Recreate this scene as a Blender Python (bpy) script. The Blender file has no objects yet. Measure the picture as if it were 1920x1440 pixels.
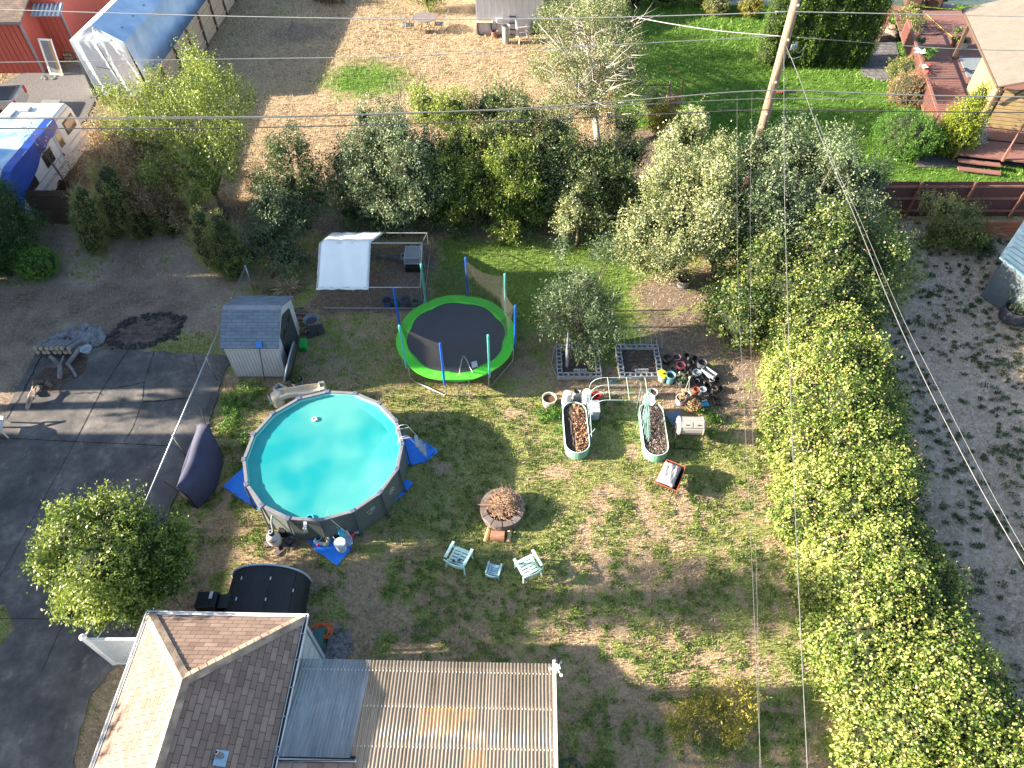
import bpy, math, random
import numpy as np
from mathutils import Vector, Matrix
sc = bpy.context.scene
R = math.radians
random.seed(7)
# ------------------------------------------------------------------ camera, sky, sun
CAM_H, FPX, PITCH = 19.5, 1331.0, R(49.7)
cam = bpy.data.cameras.new('camera'); camo = bpy.data.objects.new('camera', cam)
sc.collection.objects.link(camo); sc.camera = camo
camo.location = (0, 0, CAM_H); camo.rotation_euler = (R(90) - PITCH, 0, 0)
cam.sensor_fit = 'HORIZONTAL'; cam.sensor_width = 36; cam.lens = 36 * FPX / 1920
cam.clip_end = 500; cam.clip_start = 0.1
SUN_EL, SUN_AZ = R(19.5), R(1.5)      # shadows run towards +X, turned SUN_AZ towards +Y
w = bpy.data.worlds.new('World'); sc.world = w; w.use_nodes = True
nt = w.node_tree; sky = nt.nodes.new('ShaderNodeTexSky'); sky.sky_type = 'NISHITA'
sky.sun_disc = False; sky.sun_elevation = SUN_EL; sky.sun_rotation = R(-90) - SUN_AZ
sky.air_density = 1.0; sky.dust_density = 1.3; sky.ozone_density = 1.0
bg = nt.nodes['Background']; bg.inputs['Strength'].default_value = 0.073
nt.links.new(sky.outputs[0], bg.inputs[0])
sl = bpy.data.lights.new('sun', 'SUN'); sl.energy = 5.0; sl.angle = R(0.6); sl.color = (1.0, 0.86, 0.69)
so = bpy.data.objects.new('sun', sl); sc.collection.objects.link(so)
sd = Vector((math.cos(SUN_AZ) * math.cos(SUN_EL), math.sin(SUN_AZ) * math.cos(SUN_EL), -math.sin(SUN_EL)))
so.rotation_euler = sd.to_track_quat('-Z', 'Y').to_euler(); so.location = (-20, 0, 30)
sc.view_settings.view_transform = 'Standard'; sc.view_settings.look = 'None'
sc.view_settings.exposure = 2.35; sc.view_settings.gamma = 1
try:
    sc.cycles.max_bounces = 6; sc.cycles.transparent_max_bounces = 12
    sc.cycles.caustics_reflective = False; sc.cycles.caustics_refractive = False
except Exception: pass

def G(px, py, z=0.0):
    dx = (px - 960) / FPX; dy = -(py - 720) / FPX
    d = (dx, math.cos(PITCH) + dy * math.sin(PITCH), -math.sin(PITCH) + dy * math.cos(PITCH))
    t = (z - CAM_H) / d[2]
    return (d[0] * t, d[1] * t)
def G3(px, py, z=0.0):
    a = G(px, py, z); return (a[0], a[1], z)

# ------------------------------------------------------------------ mesh builder
class MB:
    def __init__(s): s.v = []; s.f = []
    def add(s, vs, fs):
        o = len(s.v); s.v += [tuple(p) for p in vs]; s.f += [tuple(i + o for i in f) for f in fs]; return s
    def box(s, c, d, rz=0, rx=0, ry=0):
        M = Matrix.Translation(c) @ Matrix.Rotation(rz, 4, 'Z') @ Matrix.Rotation(ry, 4, 'Y') @ Matrix.Rotation(rx, 4, 'X')
        hx, hy, hz = d[0] / 2, d[1] / 2, d[2] / 2
        vs = [M @ Vector((x, y, z)) for x in (-hx, hx) for y in (-hy, hy) for z in (-hz, hz)]
        return s.add(vs, [(0, 1, 3, 2), (4, 6, 7, 5), (0, 4, 5, 1), (2, 3, 7, 6), (0, 2, 6, 4), (1, 5, 7, 3)])
    def tube(s, pts, r, n=7, cap=True):
        pts = [Vector(p) for p in pts]; rings = []
        rr = r if hasattr(r, '__len__') else [r] * len(pts)
        up = None
        for i, p in enumerate(pts):
            a = pts[max(i - 1, 0)]; b = pts[min(i + 1, len(pts) - 1)]
            t = (b - a)
            if t.length < 1e-6: t = Vector((0, 0, 1))
            t.normalize()
            if up is None:
                up = Vector((0, 0, 1)) if abs(t.z) < .9 else Vector((1, 0, 0))
            x = t.cross(up)
            if x.length < 1e-4: x = t.cross(Vector((1, .3, 0)))
            x.normalize(); y = x.cross(t).normalized(); up = y
            rings.append([p + (x * math.cos(2 * math.pi * k / n) + y * math.sin(2 * math.pi * k / n)) * rr[i] for k in range(n)])
        vs = [q for g in rings for q in g]; fs = []
        for i in range(len(pts) - 1):
            for k in range(n):
                k2 = (k + 1) % n; fs.append((i * n + k, i * n + k2, (i + 1) * n + k2, (i + 1) * n + k))
        if cap: fs += [tuple(range(n))[::-1], tuple((len(pts) - 1) * n + k for k in range(n))]
        return s.add(vs, fs)
    def lathe(s, prof, c=(0, 0, 0), n=20, M=None, sx=1, sy=1):
        vs = []; fs = []
        for (r, z) in prof:
            for k in range(n):
                a = 2 * math.pi * k / n; p = Vector((r * math.cos(a) * sx, r * math.sin(a) * sy, z))
                if M is not None: p = M @ p
                vs.append((p.x + c[0], p.y + c[1], p.z + c[2]))
        for i in range(len(prof) - 1):
            for k in range(n):
                k2 = (k + 1) % n; fs.append((i * n + k, i * n + k2, (i + 1) * n + k2, (i + 1) * n + k))
        if prof[0][0] > 1e-4: fs.append(tuple(range(n))[::-1])
        if prof[-1][0] > 1e-4 and len(prof) > 2: fs.append(tuple((len(prof) - 1) * n + k for k in range(n)))
        return s.add(vs, fs)
    def prism(s, poly, z0, z1):
        n = len(poly); vs = [(p[0], p[1], z0) for p in poly] + [(p[0], p[1], z1) for p in poly]
        fs = [tuple(range(n))[::-1], tuple(range(n, 2 * n))] + [(i, (i + 1) % n, n + (i + 1) % n, n + i) for i in range(n)]
        return s.add(vs, fs)
    def slab(s, pts, t):           # planar polygon thickened along its normal (downwards)
        P_ = [Vector(p) for p in pts]; nn = (P_[1] - P_[0]).cross(P_[2] - P_[0]).normalized() * t
        if nn.z > 0: nn = -nn
        n = len(P_); vs = P_ + [p + nn for p in P_]
        fs = [tuple(range(n)), tuple(range(n, 2 * n))[::-1]] + [(i, n + i, n + (i + 1) % n, (i + 1) % n) for i in range(n)]
        return s.add(vs, fs)
    def ring(s, r0, r1, z0, z1, n=32, a0=0, a1=2 * math.pi, c=(0, 0)):
        vs = []; fs = []; full = abs(a1 - a0 - 2 * math.pi) < 1e-6; m = n if full else n + 1
        for k in range(m):
            a = a0 + (a1 - a0) * k / n; ca, sa = math.cos(a), math.sin(a)
            vs += [(c[0] + r0 * ca, c[1] + r0 * sa, z0), (c[0] + r1 * ca, c[1] + r1 * sa, z0), (c[0] + r1 * ca, c[1] + r1 * sa, z1), (c[0] + r0 * ca, c[1] + r0 * sa, z1)]
        for k in range(n):
            j = (k + 1) % m
            for q in range(4): fs.append((4 * k + q, 4 * k + (q + 1) % 4, 4 * j + (q + 1) % 4, 4 * j + q))
        if not full: fs += [(0, 3, 2, 1), (4 * n, 4 * n + 1, 4 * n + 2, 4 * n + 3)]
        return s.add(vs, fs)

def link_mesh(name, me, parent=None, label=None):
    o = bpy.data.objects.new(name, me); sc.collection.objects.link(o)
    if parent is not None: o.parent = parent
    if label: o['label'] = label
    return o
def P(name, mb, mat, parent=None, label=None, smooth=False, bevel=0):
    me = bpy.data.meshes.new(name); me.from_pydata(mb.v, [], mb.f)
    me.materials.append(mat)
    if smooth:
        for p in me.polygons: p.use_smooth = True
    me.validate(); me.update()
    o = link_mesh(name, me, parent, label)
    if bevel:
        b = o.modifiers.new('bevel', 'BEVEL'); b.width = bevel; b.segments = 2; b.limit_method = 'ANGLE'
    return o
def tag(o, label, cat, group=None):
    o['label'] = label; o['category'] = cat
    if group: o['group'] = group
    return o
def thing(name, label, cat, loc=(0, 0, 0), rz=0, group=None):
    o = bpy.data.objects.new(name, None); sc.collection.objects.link(o); o.empty_display_size = .2
    o.location = loc; o.rotation_euler = (0, 0, rz); return tag(o, label, cat, group)
def T(name, mb, mat, label, cat, group=None, loc=None, rz=0, smooth=False, bevel=0):
    o = P(name, mb, mat, None, None, smooth, bevel); tag(o, label, cat, group)
    if loc: o.location = loc
    o.rotation_euler = (0, 0, rz); return o
def struct(name, mb, mat, kind='structure'):
    o = P(name, mb, mat); o['kind'] = kind; return o
def dup(root, loc, rz=0, label=None, group=None, scale=None):
    r = root.copy(); sc.collection.objects.link(r); r.location = loc; r.rotation_euler = (0, 0, rz)
    if label: r['label'] = label
    if group: r['group'] = group
    if scale: r.scale = scale
    for ch in list(root.children):
        c = ch.copy(); sc.collection.objects.link(c); c.parent = r
        for g in list(ch.children):
            d = g.copy(); sc.collection.objects.link(d); d.parent = c
    return r
def np_mesh(name, V, k, mat, attrs=None, parent=None):
    """V (n*k,3) array, faces of k verts each"""
    V = np.ascontiguousarray(V, dtype=np.float32); n = len(V) // k
    me = bpy.data.meshes.new(name); me.vertices.add(n * k); me.vertices.foreach_set('co', V.ravel())
    me.loops.add(n * k); me.loops.foreach_set('vertex_index', np.arange(n * k, dtype=np.int32))
    me.polygons.add(n); me.polygons.foreach_set('loop_start', np.arange(0, n * k, k, dtype=np.int32))
    me.materials.append(mat)
    for an, av in (attrs or {}).items():
        a = me.attributes.new(an, 'FLOAT', 'POINT'); a.data.foreach_set('value', np.repeat(np.asarray(av, np.float32), k) if len(av) == n else np.asarray(av, np.float32))
    me.update(calc_edges=True)
    return link_mesh(name, me, parent)

# ------------------------------------------------------------------ materials
MATS = {}
def nodes(m):
    m.use_nodes = True; n = m.node_tree.nodes; return n, m.node_tree.links, n['Principled BSDF']
def M(name, c1, c2=None, rough=.6, scale=4, bump=0, bscale=30, metal=0, spec=.5, detail=6, coat=0, obj=False, stretch=None):
    if name in MATS: return MATS[name]
    m = bpy.data.materials.new(name); n, l, b = nodes(m); MATS[name] = m
    c2 = c2 or tuple(x * .78 for x in c1)
    geo = n.new('ShaderNodeNewGeometry') if not obj else n.new('ShaderNodeTexCoord')
    src = geo.outputs['Position'] if not obj else geo.outputs['Object']
    if stretch:
        mp = n.new('ShaderNodeMapping'); mp.inputs['Scale'].default_value = stretch; l.new(src, mp.inputs[0]); src = mp.outputs[0]
    t = n.new('ShaderNodeTexNoise'); t.inputs['Scale'].default_value = scale; t.inputs['Detail'].default_value = detail; t.inputs['Roughness'].default_value = .65
    l.new(src, t.inputs['Vector'])
    r = n.new('ShaderNodeValToRGB'); r.color_ramp.elements[0].position = .33; r.color_ramp.elements[1].position = .67
    r.color_ramp.elements[0].color = (*c2, 1); r.color_ramp.elements[1].color = (*c1, 1)
    l.new(t.outputs[0], r.inputs[0]); l.new(r.outputs[0], b.inputs['Base Color'])
    b.inputs['Roughness'].default_value = rough; b.inputs['Metallic'].default_value = metal
    b.inputs['Specular IOR Level'].default_value = spec
    if coat: b.inputs['Coat Weight'].default_value = coat
    if bump:
        t2 = n.new('ShaderNodeTexNoise'); t2.inputs['Scale'].default_value = bscale; t2.inputs['Detail'].default_value = 5; l.new(src, t2.inputs['Vector'])
        bp = n.new('ShaderNodeBump'); bp.inputs['Strength'].default_value = bump; bp.inputs['Distance'].default_value = .03
        l.new(t2.outputs[0], bp.inputs['Height']); l.new(bp.outputs[0], b.inputs['Normal'])
    return m
def leafmat(name, c0, c1, c2, trans=.3, rough=.5, spec=.35, c3=None):
    m = bpy.data.materials.new(name); n, l, b = nodes(m); MATS[name] = m
    a = n.new('ShaderNodeAttribute'); a.attribute_name = 'tone'
    r = n.new('ShaderNodeValToRGB'); e = r.color_ramp.elements; e[0].color = (*c0, 1); e[0].position = .05; e[1].color = (*c2, 1); e[1].position = .95
    q = e.new(.5); q.color = (*c1, 1)
    if c3:
        q = e.new(.97); q.color = (*c2, 1); q = e.new(.985); q.color = (*c3, 1); e[len(e) - 1].color = (*c3, 1)
    l.new(a.outputs['Fac'], r.inputs[0]); l.new(r.outputs[0], b.inputs['Base Color'])
    b.inputs['Roughness'].default_value = rough; b.inputs['Specular IOR Level'].default_value = spec
    tr = n.new('ShaderNodeBsdfTranslucent'); mx = n.new('ShaderNodeMixShader'); mx.inputs[0].default_value = trans
    l.new(r.outputs[0], tr.inputs[0]); l.new(b.outputs[0], mx.inputs[1]); l.new(tr.outputs[0], mx.inputs[2])
    l.new(mx.outputs[0], n['Material Output'].inputs[0]); return m
def netmat(name, col, alpha, rough=.7, pattern=None):
    m = bpy.data.materials.new(name); n, l, b = nodes(m); MATS[name] = m
    b.inputs['Base Color'].default_value = (*col, 1); b.inputs['Roughness'].default_value = rough
    t = n.new('ShaderNodeBsdfTransparent'); mx = n.new('ShaderNodeMixShader'); mx.inputs[0].default_value = alpha
    l.new(t.outputs[0], mx.inputs[1]); l.new(b.outputs[0], mx.inputs[2]); l.new(mx.outputs[0], n['Material Output'].inputs[0])
    if pattern:
        g = n.new('ShaderNodeTexCoord'); sp = n.new('ShaderNodeSeparateXYZ'); l.new(g.outputs['Object'], sp.inputs[0])
        outs = []
        for sgn in (1, -1):
            ad = n.new('ShaderNodeMath'); ad.operation = 'MULTIPLY_ADD'; l.new(sp.outputs['Z'], ad.inputs[0]); ad.inputs[1].default_value = sgn
            l.new(sp.outputs['Y'], ad.inputs[2])
            di = n.new('ShaderNodeMath'); di.operation = 'DIVIDE'; l.new(ad.outputs[0], di.inputs[0]); di.inputs[1].default_value = pattern
            fr = n.new('ShaderNodeMath'); fr.operation = 'FRACT'; l.new(di.outputs[0], fr.inputs[0])
            le = n.new('ShaderNodeMath'); le.operation = 'LESS_THAN'; l.new(fr.outputs[0], le.inputs[0]); le.inputs[1].default_value = alpha
            outs.append(le)
        mm = n.new('ShaderNodeMath'); mm.operation = 'MAXIMUM'; l.new(outs[0].outputs[0], mm.inputs[0]); l.new(outs[1].outputs[0], mm.inputs[1]); l.new(mm.outputs[0], mx.inputs[0])
    return m
def brickmat(name, cA, cB, mortar, bw, bh, ms=.006, offset=.5, rough=.9, swap=False, bump=.6, rot=0, extra=.25):
    """shingles / pavers on object coordinates (x along the course, y up the slope)"""
    m = bpy.data.materials.new(name); n, l, b = nodes(m); MATS[name] = m
    g = n.new('ShaderNodeTexCoord'); mp = n.new('ShaderNodeMapping'); l.new(g.outputs['Object'], mp.inputs[0])
    if swap: mp.inputs['Rotation'].default_value = (0, 0, R(90))
    if rot: mp.inputs['Rotation'].default_value = (0, 0, rot)
    t = n.new('ShaderNodeTexBrick'); l.new(mp.outputs[0], t.inputs['Vector'])
    t.inputs['Scale'].default_value = 1; t.inputs['Brick Width'].default_value = bw; t.inputs['Row Height'].default_value = bh
    t.inputs['Mortar Size'].default_value = ms; t.offset = offset; t.inputs['Color1'].default_value = (*cA, 1); t.inputs['Color2'].default_value = (*cB, 1)
    t.inputs['Mortar'].default_value = (*mortar, 1); t.inputs['Mortar Smooth'].default_value = .2; t.inputs['Bias'].default_value = 0
    no = n.new('ShaderNodeTexNoise'); no.inputs['Scale'].default_value = 2.5; no.inputs['Detail'].default_value = 8; l.new(g.outputs['Object'], no.inputs['Vector'])
    mr = n.new('ShaderNodeMapRange'); mr.inputs['To Min'].default_value = 1 - extra; mr.inputs['To Max'].default_value = 1 + extra; mr.inputs['From Min'].default_value = .3; mr.inputs['From Max'].default_value = .7
    l.new(no.outputs[0], mr.inputs[0])
    mu = n.new('ShaderNodeMix'); mu.data_type = 'RGBA'; mu.blend_type = 'MULTIPLY'; mu.inputs[0].default_value = 1
    l.new(t.outputs[0], mu.inputs[6]); l.new(mr.outputs[0], mu.inputs[7]); l.new(mu.outputs[2], b.inputs['Base Color'])
    b.inputs['Roughness'].default_value = rough; b.inputs['Specular IOR Level'].default_value = .2
    bp = n.new('ShaderNodeBump'); bp.inputs['Strength'].default_value = bump; bp.inputs['Distance'].default_value = .01; bp.invert = True
    l.new(t.outputs['Fac'], bp.inputs['Height']); l.new(bp.outputs[0], b.inputs['Normal']); return m

# ------------------------------------------------------------------ noise on arrays
rng = np.random.default_rng(11)
LAT = rng.random((257, 257)).astype(np.float32)
def vn(x, y, s, ox=0.0, oy=0.0):
    x = np.asarray(x) / s + 100 + ox; y = np.asarray(y) / s + 100 + oy
    xi = np.floor(x).astype(int); yi = np.floor(y).astype(int); fx = x - xi; fy = y - yi
    fx = fx * fx * (3 - 2 * fx); fy = fy * fy * (3 - 2 * fy)
    a = LAT[xi % 257, yi % 257]; b = LAT[(xi + 1) % 257, yi % 257]; c = LAT[xi % 257, (yi + 1) % 257]; d = LAT[(xi + 1) % 257, (yi + 1) % 257]
    return (a * (1 - fx) + b * fx) * (1 - fy) + (c * (1 - fx) + d * fx) * fy
def fbm(x, y, s, o=0): return (vn(x, y, s, o, o) * .5 + vn(x, y, s * .47, o + 7, o) * .3 + vn(x, y, s * .2, o, o + 9) * .2)
def ell(x, y, cx, cy, rx, ry, soft=.25):
    d = np.sqrt(((x - cx) / rx) ** 2 + ((y - cy) / ry) ** 2); return np.clip((1 + soft - d) / (2 * soft), 0, 1)
def rect(x, y, x0, x1, y0, y1, s=.5):
    f = lambda a: np.clip(a / s + .5, 0, 1)
    return f(x - x0) * f(x1 - x) * f(y - y0) * f(y1 - y)
def mixv(a, b, t): return a + (b - a) * t
DEAD = [(1125, 940, .27, .55), (1210, 945, .3, .6), (1282, 950, .28, .6), (1095, 998, .3, .45), (1127, 1063, .3, .6), (1213, 1066, .3, .55), (1302, 1075, .3, .5), (1230, 1000, .2, .3), (960, 775, .3, .2), (1040, 885, .4, .25),
        (830, 880, .3, .25), (1130, 1160, .6, .15), (1090, 1205, .5, .35), (1150, 1255, .7, .25), (1190, 690, .5, .4), (985, 690, .6, .5), (1185, 845, .2, .35)]
def masks(x, y):
    """greenness, bare soil, lushness"""
    jx = x + (fbm(x, y, 1.2, 3) - .5) * 1.3; jy = y + (fbm(x, y, 1.1, 31) - .5) * 1.3
    n1 = fbm(x, y, 1.6, 5); n2 = fbm(x, y, .5, 17); n3 = vn(x, y, .22, 3, 40)
    g = np.clip((n1 * .22 + n2 * .42 + n3 * .56 - .6) * 2.6 + .5, 0, 1)
    soil = np.clip((fbm(x, y, .9, 50) - .55) * 3, 0, 1) * .45; lush = np.zeros_like(g)
    t = rect(jx, jy, -6, 3, 14.8, 20.5, 2.); g = mixv(g, np.clip(.6 + (n2 - .5), 0, 1), t)
    t = rect(jx, jy, -3.6, 6.0, 19.4, 25.3, 1.2); g = mixv(g, .95, t); lush = mixv(lush, .7, t); soil = mixv(soil, .05, t)
    t = rect(jx, jy, 2.2, 5.6, 17.5, 20.5, 1.2); g = mixv(g, .92, t); lush = mixv(lush, .5, t)
    t = ell(jx, jy, -1.8, 12.2, 3.4, 3.6, .3); g = mixv(g, np.clip(.72 + (n2 - .5), 0, 1), t)
    t = rect(jx, jy, 2.6, 6.4, 12.6, 15.2, .8); g = mixv(g, .85, t * .8)
    t = rect(jx, jy, -11, -2.5, 6.2, 9.9, 1.5); g = mixv(g, np.clip((n2 - .5) * 5, 0, 1), t); soil = mixv(soil, .5, t * .8)
    t = rect(jx, jy, 5.0, 9.5, 14.6, 22.4, 1.5); g = mixv(g, np.clip((n2 - .58) * 4, 0, .6), t); soil = mixv(soil, .75, t)
    t = rect(jx, jy, 1.3, 6.5, 15.6, 18.0, .8); g = mixv(g, np.clip((n2 - .55) * 4, 0, .7), t * .8); soil = mixv(soil, .6, t * .8)
    t = rect(jx, jy, -7.9, -3.3, 20.2, 24.2, .6); g = mixv(g, np.clip((n2 - .6) * 5, 0, .7), t); soil = mixv(soil, .95, t)
    t = rect(jx, jy, -11, 9, 24.9, 28.2, 1.4); g = mixv(g, .1, t); soil = mixv(soil, .85, t)
    t = rect(jx, jy, -1.5, 8, 7.5, 14.8, 2.); g = mixv(g, np.clip(g * .7 + .22, 0, 1), t); soil = soil * (1 - .7 * t)
    for (px, py, rx, ry) in DEAD:
        c = G(px, py); t = ell(x + (n3 - .5) * .25, y + (n2 - .5) * .4, c[0], c[1], rx, ry, .25); g = g * (1 - .93 * t); soil = mixv(soil, .25, t)
    # left neighbour lot
    t = np.clip((-11.35 - x) / .3 + .5, 0, 1) * (y > 10); g = mixv(g, np.clip((n1 - .55) * 2.4 + (n2 - .5), 0, .6), t); soil = mixv(soil, .7, t)
    t = rect(jx, jy, -13.8, -11, 16.4, 19, .8); g = mixv(g, .75, t); soil = mixv(soil, .2, t)
    t = rect(jx, jy, -12.6, -8.6, -3, 6.4, .5); g = mixv(g, np.clip((n2 - .6) * 4, 0, .7), t); soil = mixv(soil, .35, t)
    # back lots
    t = rect(x, y, -18.4, 5.6, 27.4, 80, .6); g = mixv(g, np.clip((n1 - .6) * 2, 0, .25), t); soil = mixv(soil, .12, t); lush *= 1 - t
    c = G(695, 150); t = ell(jx + (n2 - .5) * 2, jy + (n3 - .5) * 1.2, c[0] - .3, c[1], 2.5, 2.1, .6); g = mixv(g, .95, t); lush = mixv(lush, .9, t)
    c = G(560, 60); t = ell(jx, jy, c[0], c[1], 2.2, 1.5, .5) * .8; soil = mixv(soil, .8, t)
    t = np.clip((x - 5.6 - (n1 - .5)) / .3 + .5, 0, 1) * np.clip((y - 26.5) / .3 + .5, 0, 1); g = mixv(g, 1, t); soil = mixv(soil, 0, t); lush = mixv(lush, 1, t)
    t = rect(jx, jy, 5.2, 8.6, 27.5, 34, .8); g = mixv(g, .15, t); soil = mixv(soil, 1, t); lush *= 1 - t
    # right neighbour lot, pale dusty soil
    t = np.clip((x - 10.6) / .6 + .5, 0, 1) * np.clip((26.2 - y) / .3 + .5, 0, 1); g = mixv(g, .06, t); soil = mixv(soil, .25, t); lush *= 1 - t; dust = t.copy()
    t = rect(jx, jy, 14.5, 20.5, 23.4, 26.2, 1.); g = mixv(g, .4, t * .7)
    t = np.clip((-18.6 - x) / .3 + .5, 0, 1) * (y > 24); g = mixv(g, .25, t); soil = mixv(soil, .6, t)
    t = np.clip((-11.35 - x) / .3 + .5, 0, 1) * (y > 10) * (y < 27); dust = np.maximum(dust, t * np.clip(n1 * 1.6 - .45, 0, .7))
    return g, soil, lush, dust
# ------------------------------------------------------------------ ground
def groundmat():
    m = bpy.data.materials.new('ground'); n, l, b = nodes(m)
    def at(k):
        a = n.new('ShaderNodeAttribute'); a.attribute_name = k; return a.outputs['Fac']
    geo = n.new('ShaderNodeNewGeometry')
    def noise(s, d=8, r=.7):
        t = n.new('ShaderNodeTexNoise'); t.inputs['Scale'].default_value = s; t.inputs['Detail'].default_value = d; t.inputs['Roughness'].default_value = r; l.new(geo.outputs['Position'], t.inputs['Vector']); return t.outputs[0]
    def ramp(src, *st):
        r = n.new('ShaderNodeValToRGB'); e = r.color_ramp.elements; e[0].position, e[0].color = st[0][0], (*st[0][1], 1); e[1].position, e[1].color = st[-1][0], (*st[-1][1], 1)
        for p, c in st[1:-1]:
            q = e.new(p); q.color = (*c, 1)
        l.new(src, r.inputs[0]); return r.outputs[0]
    def mix(f, a, c):
        x = n.new('ShaderNodeMix'); x.data_type = 'RGBA'; l.new(f, x.inputs[0]); l.new(a, x.inputs[6]); l.new(c, x.inputs[7]); return x.outputs[2]
    nf = noise(14, 9, .75)
    straw = ramp(nf, (.3, (.2, .145, .085)), (.5, (.37, .28, .175)), (.7, (.52, .41, .27)))
    soil = ramp(noise(9, 9, .7), (.3, (.1, .075, .06)), (.55, (.21, .165, .13)), (.75, (.36, .3, .235)))
    green = ramp(noise(20, 8, .75), (.3, (.09, .105, .035)), (.5, (.24, .265, .085)), (.72, (.44, .44, .19)))
    lush = ramp(noise(20, 8, .7), (.3, (.035, .075, .015)), (.5, (.09, .18, .03)), (.72, (.18, .3, .06)))
    def sharpen(k, sc_):
        x = n.new('ShaderNodeMath'); x.operation = 'ADD'; l.new(at(k), x.inputs[0])
        y = n.new('ShaderNodeMath'); y.operation = 'MULTIPLY_ADD'; l.new(noise(sc_, 6, .7), y.inputs[0]); y.inputs[1].default_value = 1.6; y.inputs[2].default_value = -.8; l.new(y.outputs[0], x.inputs[1])
        z = n.new('ShaderNodeMapRange'); z.inputs['From Min'].default_value = .3; z.inputs['From Max'].default_value = .7; l.new(x.outputs[0], z.inputs[0]); return z.outputs[0]
    c = mix(sharpen('soil', 5), straw, soil); dust = ramp(noise(5, 12, .85), (.3, (.26, .2, .15)), (.5, (.5, .4, .31)), (.66, (.74, .62, .5))); c = mix(at('dust'), c, dust)
    gg = mix(at('lush'), green, lush)
    c = mix(sharpen('green', 7), c, gg); l.new(c, b.inputs['Base Color'])
    b.inputs['Roughness'].default_value = 1; b.inputs['Specular IOR Level'].default_value = .05
    bp = n.new('ShaderNodeBump'); bp.inputs['Strength'].default_value = .9; bp.inputs['Distance'].default_value = .05
    l.new(noise(16, 9, .75), bp.inputs['Height']); l.new(bp.outputs[0], b.inputs['Normal']); return m
xs = np.concatenate([np.linspace(-160, -45, 12)[:-1], np.arange(-45, 45, .16), np.linspace(45, 160, 12)])
ys = np.concatenate([np.linspace(-80, 0, 8)[:-1], np.arange(0, 56, .16), np.linspace(56, 260, 14)])
X, Y = np.meshgrid(xs, ys, indexing='ij')
gm, sm_, lm_, dm_ = masks(X.ravel(), Y.ravel())
Z = ((fbm(X, Y, 1.1, 60) - .5) * .05 + (vn(X, Y, .33, 9, 9) - .5) * .03).ravel() - .02
nx, ny = len(xs), len(ys)
me = bpy.data.meshes.new('ground'); me.vertices.add(nx * ny)
me.vertices.foreach_set('co', np.stack([X.ravel(), Y.ravel(), Z], 1).astype(np.float32).ravel())
idx = np.arange(nx * ny).reshape(nx, ny); q = np.stack([idx[:-1, :-1], idx[1:, :-1], idx[1:, 1:], idx[:-1, 1:]], -1).reshape(-1, 4)
me.loops.add(q.size); me.loops.foreach_set('vertex_index', q.astype(np.int32).ravel()); me.polygons.add(len(q)); me.polygons.foreach_set('loop_start', np.arange(0, q.size, 4, dtype=np.int32))
for k, a in (('green', gm), ('soil', sm_), ('lush', lm_), ('dust', dm_)):
    at_ = me.attributes.new(k, 'FLOAT', 'POINT'); at_.data.foreach_set('value', a.astype(np.float32))
me.materials.append(groundmat()); me.update(calc_edges=True); me.polygons.foreach_set('use_smooth', np.ones(len(q), dtype=bool))
g_o = link_mesh('ground', me); g_o['kind'] = 'structure'

# driveway slabs of old grey concrete, cut into panels by joints
def concrete():
    m = bpy.data.materials.new('concrete'); n, l, b = nodes(m)
    geo = n.new('ShaderNodeNewGeometry')
    def noise(s, d, r, sc_=None):
        t = n.new('ShaderNodeTexNoise'); t.inputs['Scale'].default_value = s; t.inputs['Detail'].default_value = d; t.inputs['Roughness'].default_value = r
        mp = n.new('ShaderNodeMapping'); mp.inputs['Scale'].default_value = sc_ or (1, 1, 1); l.new(geo.outputs['Position'], mp.inputs[0]); l.new(mp.outputs[0], t.inputs['Vector']); return t.outputs[0]
    r = n.new('ShaderNodeValToRGB'); e = r.color_ramp.elements; e[0].position, e[0].color = .36, (.055, .055, .058, 1); e[1].position, e[1].color = .68, (.22, .2, .18, 1)
    q = e.new(.52); q.color = (.105, .1, .096, 1)
    l.new(noise(.8, 10, .72), r.inputs[0])
    r2 = n.new('ShaderNodeValToRGB'); r2.color_ramp.elements[0].position = .58; r2.color_ramp.elements[1].position = .7; r2.color_ramp.elements[0].color = (0, 0, 0, 1); r2.color_ramp.elements[1].color = (.6, .6, .6, 1)
    l.new(noise(1.9, 8, .8, (1, .6, 1)), r2.inputs[0])
    mx = n.new('ShaderNodeMix'); mx.data_type = 'RGBA'; l.new(r2.outputs[0], mx.inputs[0]); l.new(r.outputs[0], mx.inputs[6]); mx.inputs[7].default_value = (.3, .285, .265, 1)
    sp = n.new('ShaderNodeMix'); sp.data_type = 'RGBA'; sp.blend_type = 'MULTIPLY'; sp.inputs[0].default_value = 1
    mr = n.new('ShaderNodeMapRange'); mr.inputs['To Min'].default_value = .72; mr.inputs['To Max'].default_value = 1.25; l.new(noise(45, 4, .8), mr.inputs[0])
    l.new(mx.outputs[2], sp.inputs[6]); l.new(mr.outputs[0], sp.inputs[7]); l.new(sp.outputs[2], b.inputs['Base Color'])
    b.inputs['Roughness'].default_value = .95
    bp = n.new('ShaderNodeBump'); bp.inputs['Strength'].default_value = .35; bp.inputs['Distance'].default_value = .01; l.new(noise(60, 5, .7), bp.inputs['Height']); l.new(bp.outputs[0], b.inputs['Normal'])
    return m
CONC = concrete()
def wob(a, b, n, amp, seed):
    rr = random.Random(seed); out = []
    for i in range(n):
        t = i / n; out.append((a[0] + (b[0] - a[0]) * t + rr.uniform(-amp, amp), a[1] + (b[1] - a[1]) * t + rr.uniform(-amp, amp)))
    return out
dpx = [(72, 650), (180, 655), (300, 660), (440, 668), (420, 705), (398, 770), (392, 800), (372, 850), (342, 900), (322, 945), (318, 985), (280, 1060), (262, 1130), (244, 1215), (205, 1262), (165, 1310), (150, 1370), (140, 1440)]
dw = [G(*p) for p in dpx]
poly = []
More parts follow.
